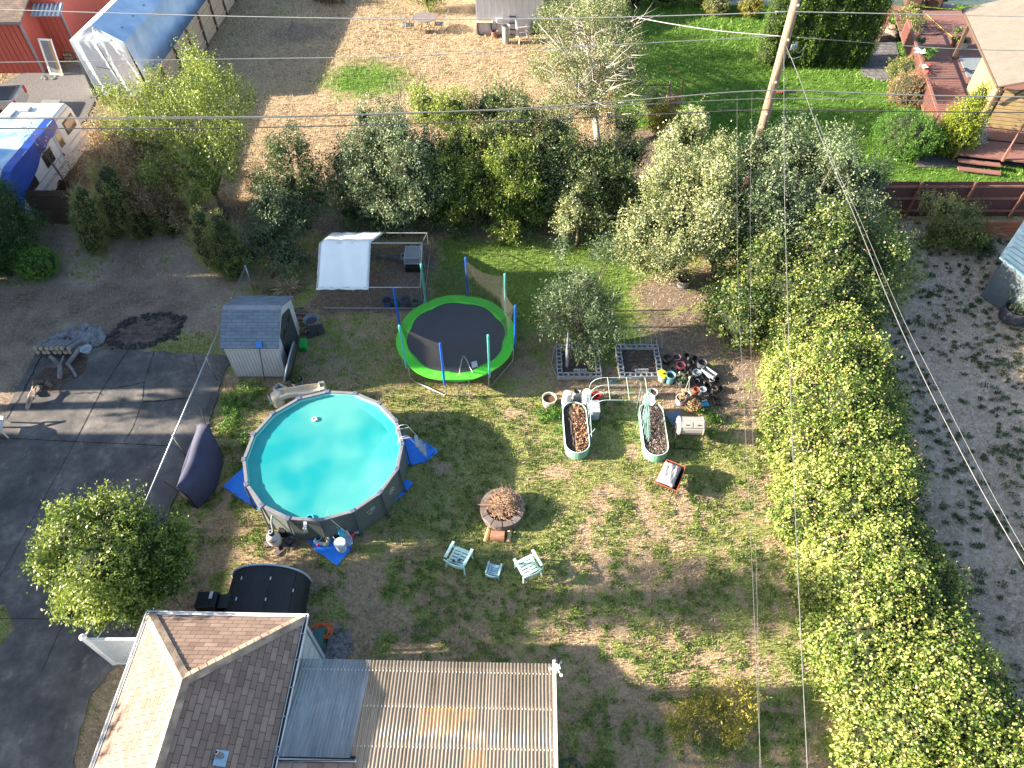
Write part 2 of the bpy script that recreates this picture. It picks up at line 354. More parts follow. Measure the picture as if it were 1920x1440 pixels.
for i in range(len(dw) - 1):
    poly += wob(dw[i], dw[i + 1], 5, .05, i)
poly += [dw[-1], (-12.5, -3), (-15.6, -3), (-15.4, 3.6), G(28, 1180), G(8, 1130), (-16.6, 8.1), (-30, 8.1), (-30, 13.2), G(-60, 840), G(0, 795), G(25, 745)]
struct('driveway', MB().prism(poly, -.05, .028), CONC)
JM = M('joint', (.03, .03, .028), (.015, .015, .014), rough=1, scale=30)
jb = MB()
def crack(pts, wd, seed=1, amp=.02, z=.034):
    rr = random.Random(seed); Q = []
    for i in range(len(pts) - 1):
        a, b = G(*pts[i]), G(*pts[i + 1]); nn = max(2, int(math.hypot(b[0] - a[0], b[1] - a[1]) / .12))
        for k in range(nn): t = k / nn; Q.append((a[0] + (b[0] - a[0]) * t + rr.uniform(-amp, amp), a[1] + (b[1] - a[1]) * t + rr.uniform(-amp, amp)))
    Q.append(G(*pts[-1]))
    for i in range(len(Q) - 1):
        a, b = Q[i], Q[i + 1]; L = math.hypot(b[0] - a[0], b[1] - a[1]) + 1e-6; nx_, ny_ = -(b[1] - a[1]) / L, (b[0] - a[0]) / L; h = wd * rr.uniform(.3, .75)
        jb.add([(a[0] + nx_ * h, a[1] + ny_ * h, z), (a[0] - nx_ * h, a[1] - ny_ * h, z), (b[0] - nx_ * h, b[1] - ny_ * h, z), (b[0] + nx_ * h, b[1] + ny_ * h, z)], [(0, 1, 2, 3)])
crack([(240, 658), (190, 735), (142, 828)], .03, 2, .006); crack([(290, 660), (270, 720), (268, 755), (250, 800), (233, 832)], .022, 3, .02)
crack([(0, 822), (142, 829), (235, 833), (330, 838)], .03, 4, .006); crack([(268, 755), (300, 753), (340, 748), (375, 741)], .05, 5, .03)
crack([(205, 730), (240, 725), (270, 718)], .03, 6, .03); crack([(140, 738), (185, 737), (192, 742)], .04, 7, .03); crack([(362, 664), (375, 715)], .018, 8, .005)
crack([(142, 829), (20, 1050), (-40, 1150)], .02, 9, .01); crack([(265, 955), (175, 1080), (110, 1190), (80, 1260)], .016, 10, .01); crack([(0, 1160), (160, 1163)], .014, 12, .01)
crack([(80, 665), (45, 735), (10, 790)], .05, 11, .02)
struct('driveway_joints', jb, JM)
# hard standing by the red house
gp = [G(*p) for p in [(-80, 175), (0, 160), (40, 138), (160, 120), (190, 165), (165, 215), (150, 235), (60, 360), (-80, 430)]]
struct('gravel_yard', MB().prism(gp, -.05, .016), M('gravel_grey', (.16, .15, .145), (.075, .07, .068), rough=1, scale=12, bump=.8, bscale=25))
PAV = brickmat('pavers', (.13, .13, .135), (.17, .165, .16), (.06, .06, .06), .4, .4, .02, 0.5, extra=.2)
pp = pthp = [G(*p) for p in [(1625, 40), (1668, 40), (1690, 120), (1672, 150), (1655, 152), (1614, 140), (1618, 90)]]
struct('paved_path', MB().prism(pp, -.05, .02), PAV)
pp = [G(*p) for p in [(1640, 330), (1640, 300), (1760, 297), (1830, 298), (2000, 300), (2000, 255), (1930, 262), (1900, 315), (1760, 318)]]
grvp = [G(*p) for p in [(1715, 296), (1850, 285), (1990, 262), (1990, 312), (1830, 312), (1720, 314)]]
struct('gravel_bed', MB().prism(grvp, -.05, .018), M('gravel_dark', (.15, .145, .14), (.06, .06, .06), rough=1, scale=16, bump=.9, bscale=22))

# ------------------------------------------------------------------ grass blades
def bladeset(name, x, y, ln, wd, tone, mat, lean=1.0):
    n = len(x); a = rng.random(n) * 2 * np.pi; b2 = rng.random(n) * 2 * np.pi
    z0 = -.03 + np.zeros(n); tip = np.stack([x + np.cos(a) * ln * lean * rng.random(n), y + np.sin(a) * ln * lean * rng.random(n), ln * (.35 + .65 * rng.random(n))], 1)
    dx, dy = np.cos(b2) * wd / 2, np.sin(b2) * wd / 2
    V = np.stack([np.stack([x - dx, y - dy, z0], 1), np.stack([x + dx, y + dy, z0], 1), tip], 1).reshape(-1, 3)
    o = np_mesh(name, V, 3, mat, {'tone': np.clip(tone, 0, 1)}); o['kind'] = 'stuff'; return o
def scatter(y0, y1, dens):
    xl0, xl1 = G(-60, 720)[0], 0
    ym = y1; half = abs(G(-40, 720)[0]) * (np.hypot(ym, CAM_H) / 25.6) * 1.05
    n = int(dens * 2 * half * (y1 - y0)); x = rng.uniform(-half, half, n); y = rng.uniform(y0, y1, n); return x, y
GREEN = leafmat('grass_green', (.075, .1, .026), (.24, .285, .08), (.5, .5, .2), .3, .5, .3)
LUSH = leafmat('grass_lush', (.04, .095, .015), (.12, .24, .035), (.25, .38, .08), .35, .5, .3)
STRAW = leafmat('grass_straw', (.25, .18, .11), (.47, .365, .235), (.66, .54, .37), .28, .6, .3)
gx, gy = [], []
for y0, y1, dn in ((1.5, 8, 430), (8, 14, 400), (14, 20, 330), (20, 27, 240), (27, 36, 150), (36, 52, 85)):
    x, y = scatter(y0, y1, dn); gx.append(x); gy.append(y)
gx = np.concatenate(gx); gy = np.concatenate(gy)
g, s, lu, du = masks(gx, gy)
ondrive = np.zeros(len(gx), bool)
def inpoly(x, y, poly):
    c = np.zeros(len(x), bool); j = len(poly) - 1
    for i in range(len(poly)):
        xi, yi = poly[i]; xj, yj = poly[j]
        with np.errstate(divide='ignore', invalid='ignore'):
            c ^= ((yi > y) != (yj > y)) & (x < (xj - xi) * (y - yi) / (yj - yi + 1e-12) + xi)
        j = i
    return c
TARP = [G(*p) for p in [(414, 912), (470, 865), (600, 755), (750, 808), (816, 846), (740, 948), (664, 1004), (632, 1064), (577, 1016)]]
bad = inpoly(gx, gy, pthp) | inpoly(gx, gy, grvp) | inpoly(gx, gy, TARP) | inpoly(gx, gy, poly) | inpoly(gx, gy, gp) | ((gx + 5.87) ** 2 + (gy - 12.7) ** 2 < 2.3 ** 2) | ((gx > -9.2) & (gx < -5) & (gy < 6.8))
r1 = rng.random(len(gx)); isg = r1 < g; keep = ~bad & ((isg & (rng.random(len(gx)) < .95)) | (~isg & (rng.random(len(gx)) > s * .85)))
far = np.clip((gy - 20) / 25, 0, 1)
ln = (.05 + .06 * rng.random(len(gx))) * (1 + far * .8); wd = (.016 + .016 * rng.random(len(gx))) * (1 + far * 1.2)
tn = rng.normal(.5, .22, len(gx)) + (fbm(gx, gy, .7, 77) - .5) * .8
k = keep & isg & (lu < .4); bladeset('lawn_grass', gx[k], gy[k], ln[k] * 1.1, wd[k] * 1.2, tn[k], GREEN)
k = keep & isg & (lu >= .4); bladeset('lush_grass', gx[k], gy[k], ln[k] * 1.2, wd[k] * 1.1, tn[k], LUSH)
k = keep & ~isg; bladeset('dry_grass', gx[k], gy[k], ln[k], wd[k], tn[k], STRAW, 1.5)

# ------------------------------------------------------------------ leaves
def leaves(C, D, L, W, droop=0.2, up=.5):
    """C centres, D unit directions -> kite shaped leaves"""
    n = len(C); nrm = rng.normal(size=(n, 3)); nrm[:, 2] = np.abs(nrm[:, 2]) + up
    side = np.cross(D, nrm); side /= np.linalg.norm(side, axis=1)[:, None] + 1e-9
    Lc = L[:, None]; Wc = W[:, None]; z = np.array([0, 0, 1.0])
    return np.stack([C, C + D * Lc * .45 + side * Wc * .5, C + D * Lc - z * Lc * droop, C + D * Lc * .45 - side * Wc * .5], 1).reshape(-1, 3)
def unit(a): return a / (np.linalg.norm(a, axis=1)[:, None] + 1e-9)
def crown(blobs, n, size, tone=.5, tvar=.2, lpc=16, csz=.28, shoot=0.0, out=.6, fill=.35, droop=.2, aspect=.55, zmin=.03, upd=.2, stretch=1.6):
    """blobs: (x,y,z,rx,ry,rz[,tone shift]) ; returns verts, tones, clump centres"""
    w_ = np.array([b[3] * b[4] + b[3] * b[5] + b[4] * b[5] for b in blobs]); w_ /= w_.sum()
    VV, TT, CC = [], [], []
    BC = np.array([b[:3] for b in blobs]); BR = np.array([b[3:6] for b in blobs])
    def exposed(c): return np.array([1.0 if len(blobs) < 2 else 0]) if False else (((c[:, None, :] - BC[None]) / BR[None]) ** 2).sum(2).min(1)
    fr = []
    for b in blobs:
        u0 = unit(rng.normal(size=(200, 3))); c0 = np.array(b[:3]) + u0 * np.array(b[3:6]) * .98; c0 = c0[c0[:, 2] > -.1]; fr.append(((exposed(c0) > .62) * (c0[:, 2] > 0)).mean() if len(c0) else .1)
    fr = np.maximum(np.array(fr), .04); w_ = w_ * fr; w_ /= w_.sum()
    for bi, (b, wi) in enumerate(zip(blobs, w_)):
        m = max(3, int(n * wi / lpc)); mo = int(m / fr[bi]) + 3; u0 = unit(rng.normal(size=(mo, 3))); e0 = exposed(np.array(b[:3]) + u0 * np.array(b[3:6]) * .98) > .62
        u0 = u0[e0 | (rng.random(mo) < fill * .5)][:m]
        if len(u0) < 3: u0 = unit(rng.normal(size=(3, 3)))
        m = len(u0); u = u0; rad = np.where(rng.random(m) < fill, rng.uniform(.35, .8, m), rng.uniform(.8, 1.06, m) + (rng.random(m) < .15) * rng.uniform(0, .22, m))
        c = np.array(b[:3]) + u * rad[:, None] * np.array(b[3:6]); c[:, 2] = np.maximum(c[:, 2], zmin + .1)
        od = unit(u * out + np.array([0, 0, upd]) + rng.normal(size=(m, 3)) * .4)
        if shoot:
            s_ = rng.random(m) < shoot; od[s_] = unit(od[s_] * .5 + np.array([0, 0, 1.2]) + rng.normal(size=(s_.sum(), 3)) * .25)
        else: s_ = np.zeros(m, bool)
        ct = rng.normal(tone + (b[6] if len(b) > 6 else 0), tvar, m) + (fbm(c[:, 0], c[:, 1] + c[:, 2], 1.1, 13) - .5) * .7; cs = csz * rng.uniform(.6, 1.4, m)
        ci = np.repeat(np.arange(m), lpc); t = rng.random(m * lpc)
        al = np.where(s_, 2.6, stretch)[ci] * cs[ci]; ac = np.where(s_, .22, .55)[ci] * cs[ci]
        p = c[ci] + od[ci] * ((t - .4) * al)[:, None] + rng.normal(size=(m * lpc, 3)) * (ac * (1.1 - t * .6))[:, None] * .7
        p[:, 2] = np.maximum(p[:, 2], zmin)
        d = unit(od[ci] * .5 + rng.normal(size=(m * lpc, 3)) + np.array([0, 0, -.15]))
        L = size * rng.uniform(.65, 1.35, m * lpc)
        VV.append(leaves(p, d, L, L * aspect, droop)); tt_ = np.clip(ct[ci] + rng.normal(0, .13, m * lpc), 0, .94); tt_[rng.random(m * lpc) < .035] = 1.0; TT.append(tt_); CC.append(c)
    return np.concatenate(VV), np.concatenate(TT), np.concatenate(CC)
BARK = M('bark', (.2, .165, .13), (.09, .07, .055), rough=.95, scale=9, bump=.8, bscale=30)
PBARK = M('bark_grey', (.42, .38, .33), (.22, .19, .16), rough=.9, scale=9, bump=.5, bscale=30)
def limbs(base, C, nl, r0, seed=0, hfrac=.35, mb=None, sub=3, top=None):
    """trunk with limbs reaching clump centres"""
    mb = mb or MB(); rr = random.Random(seed); C = np.asarray(C); bx, by = base[:2]
    zc = np.percentile(C[:, 2], 60); cx, cy = C[:, 0].mean(), C[:, 1].mean(); h = max(.3, zc * hfrac)
    fork = Vector((bx + (cx - bx) * .3, by + (cy - by) * .3, h))
    mb.tube([(bx, by, -.05), (bx * .7 + fork.x * .3 + .03, by * .7 + fork.y * .3, h * .5), fork], [r0 * 1.25, r0, r0 * .85], 8)
    for i in range(nl):
        e = Vector(C[rr.randrange(len(C))]); m_ = fork.lerp(e, .45) + Vector((rr.uniform(-.15, .15), rr.uniform(-.15, .15), .18 * (e - fork).length))
        mb.tube([fork, fork.lerp(m_, .5) + Vector((0, 0, .05)), m_, e], [r0 * .55, r0 * .42, r0 * .28, r0 * .08], 6)
        for k in range(sub):
            f = Vector(C[rr.randrange(len(C))]); 
            for _ in range(6):
                g_ = Vector(C[rr.randrange(len(C))])
                if (g_ - m_).length < (f - m_).length: f = g_
            mb.tube([m_, m_.lerp(f, .5) + Vector((rr.uniform(-.06, .06), rr.uniform(-.06, .06), .06)), f], [r0 * .2, r0 * .12, .008], 5)
    return mb
def bl(px, py, z, r, rz=None, ry=None, ts=0):
    a = G(px, py, z); return (a[0], a[1], z, r, ry or r, rz or r, ts)
def plant(name, label, cat, blobs, n, size, mat, *a_, **k_):
    if 'sat' not in k_: k_['sat'] = 3 if (len(blobs) > 3 and n > 9000 and 'arbor' not in name and 'hedge' not in name) else 0
    return plant_(name, label, cat, blobs, n, size, mat, *a_, **k_)
def plant_(name, label, cat, blobs, n, size, mat, sat=0, base=None, r0=.07, nl=7, group=None, core=None, bark=None, seed=0, hfrac=.35, sub=3, extra=None, **kw):
    b0_ = blobs
    if sat:
        rs = random.Random(seed + 99); ex = []
        for b in blobs:
            if min(b[3], b[4]) < .38: continue
            for _ in range(sat):
                u = Vector((rs.gauss(0, 1), rs.gauss(0, 1), rs.gauss(.25, .8))).normalized(); k = rs.uniform(.28, .5); ex.append((b[0] + u.x * b[3] * .92, b[1] + u.y * b[4] * .92, b[2] + u.z * b[5] * .92, b[3] * k, b[4] * k, b[5] * k * 1.15, (b[6] if len(b) > 6 else 0) + rs.uniform(-.07, .07)))
        blobs = [(b[0], b[1], b[2], b[3] * .9, b[4] * .9, b[5] * .9, *b[6:]) for b in blobs] + ex
    kw['lpc'] = int(kw.get('lpc', 16) * 1.45); kw['tvar'] = kw.get('tvar', .2) * 1.25
    V, t, C = crown(blobs, int(n * 1.45), size * .83, **kw)
    if base is None: base = (blobs[0][0], blobs[0][1])
    root = thing(name, label, cat, (base[0], base[1], 0), 0, group)
    off = np.array([base[0], base[1], 0]); np_mesh('crown', V - off, 4, mat, {'tone': t}, root)
    if nl:
        mb = limbs((0, 0), C - off, nl, r0, seed, hfrac, sub=sub); P('trunk' if r0 >= .05 else 'stem', mb, bark or BARK, root, smooth=True)
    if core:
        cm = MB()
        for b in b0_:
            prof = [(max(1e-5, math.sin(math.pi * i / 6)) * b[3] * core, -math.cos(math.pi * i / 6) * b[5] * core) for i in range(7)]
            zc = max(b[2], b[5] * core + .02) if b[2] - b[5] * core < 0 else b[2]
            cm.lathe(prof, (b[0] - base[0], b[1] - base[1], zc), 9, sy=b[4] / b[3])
        P('dark_core', cm, M('dark_core_fill', (.03, .042, .012), (.012, .018, .006), rough=1, scale=12, bump=1, bscale=20), root)  # solid dark bodies filling the gaps; inner shade is put into their colour
    return root
L_BRAM = leafmat('leaf_bramble', (.03, .065, .012), (.14, .225, .035), (.46, .5, .15), .32, .5, .35, (.5, .33, .22))
L_IVY = leafmat('leaf_ivy', (.025, .055, .014), (.09, .15, .035), (.28, .34, .1), .28, .42, .5, (.45, .25, .15))
L_APPLE = leafmat('leaf_apple', (.055, .085, .022), (.2, .25, .09), (.46, .48, .25), .28, .45, .5)
L_GREY = leafmat('leaf_greygreen', (.04, .07, .03), (.12, .18, .08), (.32, .38, .21), .25, .45, .45)
L_LIME = leafmat('leaf_lime', (.04, .08, .012), (.15, .22, .03), (.36, .43, .09), .35, .42, .5)
L_DARK = leafmat('leaf_dark', (.025, .05, .016), (.09, .14, .045), (.24, .29, .1), .25, .45, .5)
L_CON = leafmat('leaf_conifer', (.015, .045, .012), (.045, .11, .025), (.11, .2, .045), .2, .5, .3)
L_ARB = leafmat('leaf_arborvitae', (.03, .075, .012), (.09, .18, .025), (.22, .32, .05), .2, .5, .3)
L_BRIGHT = leafmat('leaf_bright', (.03, .09, .015), (.08, .2, .03), (.2, .36, .06), .3, .45, .4)
L_RUST = leafmat('leaf_rust', (.14, .085, .05), (.32, .21, .12), (.5, .37, .2), .25, .6, .3)
L_OLIVE = leafmat('leaf_olive', (.045, .08, .015), (.15, .2, .045), (.36, .34, .11), .25, .5, .4)
L_GOLD = leafmat('leaf_golden', (.06, .1, .01), (.2, .28, .02), (.42, .46, .06), .3, .5, .3)
L_YEL = leafmat('leaf_yellow', (.12, .13, .02), (.3, .28, .04), (.55, .45, .09), .35, .45, .4)
# ------------------------------------------------------------------ common materials
WHITE = M('white_paint', (.78, .78, .76), (.66, .66, .65), rough=.5, scale=3)
PLW = M('white_plastic', (.66, .66, .65), (.55, .55, .54), rough=.35, scale=2)
BLACK = M('black_plastic', (.022, .022, .024), (.012, .012, .013), rough=.45, scale=6)
STEEL = M('galvanised', (.45, .47, .49), (.33, .35, .37), rough=.4, metal=.7, scale=12)
SHG = brickmat('shingles_tan', (.31, .22, .17), (.215, .145, .115), (.1, .068, .058), .33, .145, .008, .5, extra=.15)
SHGX = brickmat('shingles_tan_side', (.40, .31, .24), (.26, .195, .155), (.13, .1, .08), .145 * 2.2, .145, .008, .5, swap=True, extra=.18)
DARKMET = M('dark_gutter', (.03, .032, .04), (.02, .02, .025), rough=.5)
BLUEWALL = M('pale_blue_wall', (.5, .56, .62), (.42, .48, .55), rough=.7, scale=3)

# ------------------------------------------------------------------ main house with hip roof
hs = thing('house', 'tan shingled hip roof house at the lower left with white gutters', 'house', (-6.98, 6.89, 0), R(-1.2))
W2, HE, HR, RUN, L = 1.90, 2.6, 3.85, 1.9, 12.0
def roofpart(name, pts, mat, par, t=.07, label=None):
    """planar roof piece with its own object axes: x along the eave, y up the slope"""
    a, b_, c = Vector(pts[0]), Vector(pts[1]), Vector(pts[2]); x = (b_ - a).normalized(); n_ = x.cross(c - a).normalized()
    if n_.z < 0: n_ = -n_
    y = n_.cross(x); Mx = Matrix((x, y, n_)).transposed().to_4x4(); Mx.translation = a; Mi = Mx.inverted()
    m = MB().slab([Mi @ Vector(p) for p in pts], t); o = P(name, m, mat, par, label); o.matrix_local = Mx; return o
roofpart('roof', [(W2, 0, HE), (-W2, 0, HE), (0, -RUN, HR)], SHG, hs, label='sunlit tan end slope of the hip roof')
roofpart('roof', [(-W2, 0, HE), (-W2, -L, HE), (0, -L, HR), (0, -RUN, HR)], SHG, hs, label='pale sunlit left slope of the hip roof')
roofpart('roof', [(W2, 0, HE), (W2, -L, HE), (0, -L, HR), (0, -RUN, HR)], SHG, hs, label='brown shaded right slope of the hip roof')
def caps(a, b_, n, par, wd=.28, mat=None, lift=.03):
    a, b_ = Vector(a), Vector(b_); d = (b_ - a) / n; m = MB(); side = d.cross(Vector((0, 0, 1))).normalized() * wd / 2
    for i in range(n):
        p, q = a + d * i, a + d * (i + 1.12); up = Vector((0, 0, lift + .012)); up2 = Vector((0, 0, lift)); dr = Vector((0, 0, -wd * .32))
        for s in (1, -1):
            m.add([p + up, q + up2, q + side * s + dr + up2, p + side * s + dr + up], [(0, 1, 2, 3) if s > 0 else (3, 2, 1, 0)])
            m.add([p + up, p + side * s + dr + up, p + side * s + dr + up - Vector((0, 0, .015)), p + up - Vector((0, 0, .015))], [(0, 1, 2, 3)])
    return P('ridge_cap', m, mat, par)
CAP = M('shingle_cap', (.5, .36, .25), (.24, .17, .13), rough=.95, scale=3.2, detail=1, bump=.3)
caps((W2, 0, HE + .02), (0, -RUN, HR + .02), 16, hs, mat=CAP); caps((-W2, 0, HE + .02), (0, -RUN, HR + .02), 16, hs, mat=CAP); caps((0, -RUN, HR + .02), (0, -L, HR + .02), 50, hs, mat=CAP)
m = MB(); m.box((0, -L / 2 - .1, HE / 2 - .04), (W2 * 2 - .04, L - .1, HE - .1)); P('wall', m, BLUEWALL, hs)
m = MB()
for z in (.5, 1.0, 1.5, 2.0): m.box((0, -L / 2 - .1, z), (W2 * 2 - .025, L - .085, .012))
P('siding_joint', m, M('joint_blue', (.25, .3, .35), rough=.8), hs)
m = MB(); m.box((W2 - .03, -.08, 1.24), (.1, .09, 2.44)); m.box((-W2 + .03, -.08, 1.24), (.1, .09, 2.44)); P('corner_board', m, M('board_blue', (.42, .5, .58), rough=.6), hs)
m = MB()     # gutters: open channels
def gutter(m, a, b_, w_=.075, h=.08):
    a, b_ = Vector(a), Vector(b_); d = (b_ - a).normalized(); s = d.cross(Vector((0, 0, 1))) * w_
    c = (a + b_) / 2; L_ = (b_ - a).length; ang = math.atan2(d.y, d.x)
    m.box(c + s * .0, (L_, .012, h), ang); m.box(c + s * 1.0, (L_, .016, h), ang); m.box(c + s * .5 + Vector((0, 0, -h / 2)), (L_, w_, .012), ang)
gutter(m, (W2 + .1, .015, HE - .02), (-W2 - .1, .015, HE - .02)); P('gutter', m, WHITE, hs)
m = MB(); gutter(m, (-W2 - .015, .1, HE - .02), (-W2 - .015, -L, HE - .02)); P('gutter', m, WHITE, hs)
m = MB(); gutter(m, (W2 + .02, -L, HE - .02), (W2 + .02, .08, HE - .02)); g2 = P('gutter', m, WHITE, hs)
m = MB(); m.box((W2 + .045, -L / 2, HE + .0), (.07, L - .1, .02)); P('gutter_dark_strip', m, M('debris', (.03, .025, .02), rough=1), g2)  # dark strip laid in the channel to make its inside black
m = MB()
for k in range(9): m.box((W2 + .06, -.4 - k * .62, HE + .03), (.13, .02, .02))
P('bracket', m, STEEL, g2)
# vent pipe on the right slope
vx = 1.0; vz = HE + (W2 - vx) / W2 * (HR - HE)
sl_ = math.atan((HR - HE) / W2)
m = MB(); m.box((vx, -3.26, vz + .035), (.26, .3, .012), ry=sl_); vp = P('vent_flashing', m, M('flashing_blue', (.35, .5, .62), rough=.4, metal=.3), hs)
m = MB(); m.lathe([(.055, 0), (.055, .14), (.04, .17), (.04, .36), (.03, .36), (.03, .1)], (vx, -3.22, vz), 14); P('vent_pipe', m, M('lead_grey', (.22, .22, .24), rough=.6), hs, smooth=False)
# lower roof strip beside the patio cover
a0 = G(510, 1425, 2.6); b0 = G(665, 1425, 2.6)
pr = thing('porch_roof', 'short tan shingled porch roof edge at the bottom of the picture beside the patio cover', 'roof', (a0[0], a0[1], 0))
roofpart('roof', [(0.12, -.04, 2.56), (b0[0] - a0[0], -.04, 2.56), (b0[0] - a0[0], -4, 3.3), (.12, -4, 3.3)], SHG, pr)
m = MB(); gutter(m, (b0[0] - a0[0], .0, 2.55), (.1, .0, 2.55)); P('gutter', m, DARKMET, pr)
m = MB(); m.box(((b0[0] - a0[0]) / 2, -2.3, 1.25), (b0[0] - a0[0] - .2, 3.6, 2.5)); P('wall', m, BLUEWALL, pr)
m = MB(); m.box((1.05, -.35, 2.78), (.22, .1, .1), rz=.2); m.box((1.33, -.36, 2.78), (.16, .12, .12)); P('flashing', m, PLW, pr)

# ------------------------------------------------------------------ corrugated patio cover
def polycarb(c0=(.4, .32, .26, 1), c1=(.68, .6, .53, 1), tpf=.56):
    m = bpy.data.materials.new('corrugated_plastic'); n, l, b = nodes(m)
    geo = n.new('ShaderNodeTexCoord'); mp = n.new('ShaderNodeMapping'); mp.inputs['Scale'].default_value = (3, .35, 1); l.new(geo.outputs['Object'], mp.inputs[0])
    t = n.new('ShaderNodeTexNoise'); t.inputs['Scale'].default_value = 1.6; t.inputs['Detail'].default_value = 8; t.inputs['Roughness'].default_value = .7; l.new(mp.outputs[0], t.inputs['Vector'])
    r = n.new('ShaderNodeValToRGB'); r.color_ramp.elements[0].position = .3; r.color_ramp.elements[0].color = c0; r.color_ramp.elements[1].position = .7; r.color_ramp.elements[1].color = c1
    l.new(t.outputs[0], r.inputs[0]); l.new(r.outputs[0], b.inputs['Base Color']); b.inputs['Roughness'].default_value = .22; b.inputs['Specular IOR Level'].default_value = .8
    tr = n.new('ShaderNodeBsdfTranslucent'); l.new(r.outputs[0], tr.inputs[0]); m1 = n.new('ShaderNodeMixShader'); m1.inputs[0].default_value = .35; l.new(b.outputs[0], m1.inputs[1]); l.new(tr.outputs[0], m1.inputs[2])
    tp = n.new('ShaderNodeBsdfTransparent'); tp.inputs[0].default_value = (.9, .9, .85, 1); m2 = n.new('ShaderNodeMixShader'); m2.inputs[0].default_value = tpf; l.new(m1.outputs[0], m2.inputs[1]); l.new(tp.outputs[0], m2.inputs[2]); l.new(m2.outputs[0], n['Material Output'].inputs[0])
    return m
PC = polycarb(); PC_SHADE = polycarb((.3, .36, .42, 1), (.65, .72, .8, 1), .5)  # bluer second copy paints the house's shade on the left panel
pc = thing('patio_cover', 'corrugated translucent patio cover with white edge trim attached to the house', 'patio cover', (-5.08, 5.9, 0), R(-1.2))
def corr(name, x0, x1, y0, y1, z0, z1, pitch, amp, mat, par, per=8, shear=0.0, **k):
    n = int((x1 - x0) / pitch * per); vs = []; fs = []
    for j in range(2):
        for i in range(n + 1):
            x = x0 + (x1 - x0) * i / n; ph = (x - x0) / pitch * 2 * math.pi; vs.append((x + shear * j, y0 if j == 0 else y1, (z0 if j == 0 else z1) + amp * math.sin(ph)))
    for i in range(n): fs.append((i, i + 1, n + 2 + i, n + 1 + i))
    m = MB(); m.add(vs, fs); o = P(name, m, mat, par, smooth=True, **k); so_ = o.modifiers.new('thick', 'SOLIDIFY'); so_.thickness = .003; return o
PW = 6.05
edges = [0.0, 1.62, 3.1, 4.56, PW - .02]
for i in range(4): corr('roof_panel', edges[i] + (.02 if i == 0 else 0), edges[i + 1] + (.13 if i == 0 else .02), .05, -4.3 if i else -2.12, 2.38 + .004 * (i % 2), 2.62 + .004 * (i % 2),   .082, .011, PC_SHADE if i == 0 else PC, pc, shear=-.12 if i == 0 else 0)
BEAM = M('weathered_white_beam', (.6, .56, .5), (.42, .38, .33), rough=.8, scale=5)
for y in (-.12, -.95, -1.78, -2.75, -3.7):
    m = MB(); zz = 2.38 + (-y) * .055 - .07; m.box((PW / 2, y, zz), (PW - .1, .06, .09)); P('beam', m, BEAM, pc)
m = MB()
for y in (-.2, -1.0, -1.85):
    for i in range(72): m.box((.17 + i * .082, y, 2.38 + (-y) * .055 + .022), (.022, .03, .008))
P('fastener_strip', m, M('fastener', (.72, .68, .6), rough=.5), pc)
for x in (.4, 2.3, 4.2):
    m = MB(); m.box((x, -2.1, 2.32), (.045, 4.2, .09), rx=-.055); P('rafter', m, BEAM, pc)
for x in (.2, 3.0, PW - .1):
    m = MB(); m.box((x, -.14, 1.12), (.09, .09, 2.26)); P('post', m, BEAM, pc)
m = MB(); m.box((PW + .03, -2.1, 2.50), (.07, 4.45, .12), rx=-.055); P('edge_trim', m, WHITE, pc)
m = MB(); m.box((.92, -2.16, 2.53), (1.66, .05, .05)); P('edge_trim', m, WHITE, pc)
# weather station on the corner
ws = thing('weather_station', 'small white weather sensor with dark solar cap on the patio cover corner', 'weather sensor', (1.05, 5.62, 2.5))
m = MB(); m.tube([(0, 0, -.15), (0, 0, .12)], .03, 8); m.box((0, .02, .14), (.14, .1, .07), rz=.3); P('body', m, PLW, ws)
m = MB(); m.lathe([(.001, .0), (.075, .0), (.075, .03), (.04, .06), (.001, .065)], (0, .17, .2), 16); P('solar_cap', m, BLACK, ws)
m = MB(); m.tube([(0, 0, .1), (0, .17, .2)], .018, 6)
for k in range(3):
    a = R(-90 + k * 120 + 30); m.tube([(0, 0, .17), (.15 * math.cos(a), .15 * math.sin(a), .15)], .013, 6); m.lathe([(.001, -.03), (.035, -.02), (.04, .01), (.001, .012)], (.17 * math.cos(a), .17 * math.sin(a), .15), 10)
P('wind_arm', m, PLW, ws)
# yellow slabs added under the cover to give its yellow glow
YE = M('yellow_glow', (.95, .55, .04), (.85, .45, .03), rough=.5)
for (px, py, w_, d_, lb) in ((825, 1352, .95, .62, 'broad yellow slab added under the middle of the patio cover for its glow'), (893, 1412, .5, .95, 'narrow yellow slab added under the patio cover near the bottom edge for its glow'), (880, 1338, .35, .3, 'small yellow slab added under the patio cover beside the broad one for its glow')):
    c = G3(px, py, 2.42); t = thing('yellow_glow_block', lb, 'glow block', (c[0], c[1], 2.36)); m = MB(); m.box((0, 0, 0), (w_, d_, .08)); P('glow_slab', m, YE, t, bevel=.035); m = MB(); m.box((0, d_ / 2 - .08, .05), (w_ * .8, .12, .05)); P('glow_ridge', m, YE, t, bevel=.02)
c = G3(1070, 1437, .1)
m = MB()
for k in range(3): m.ring(.3 - k * .03, .315 - k * .03, .02 + k * .02, .035 + k * .02, 40)
T('garden_hose', m, M('hose_dark', (.03, .07, .08), rough=.4), 'dark green hose coil at the bottom edge right of the patio cover', 'hose', loc=(c[0], c[1] - .1, 0))

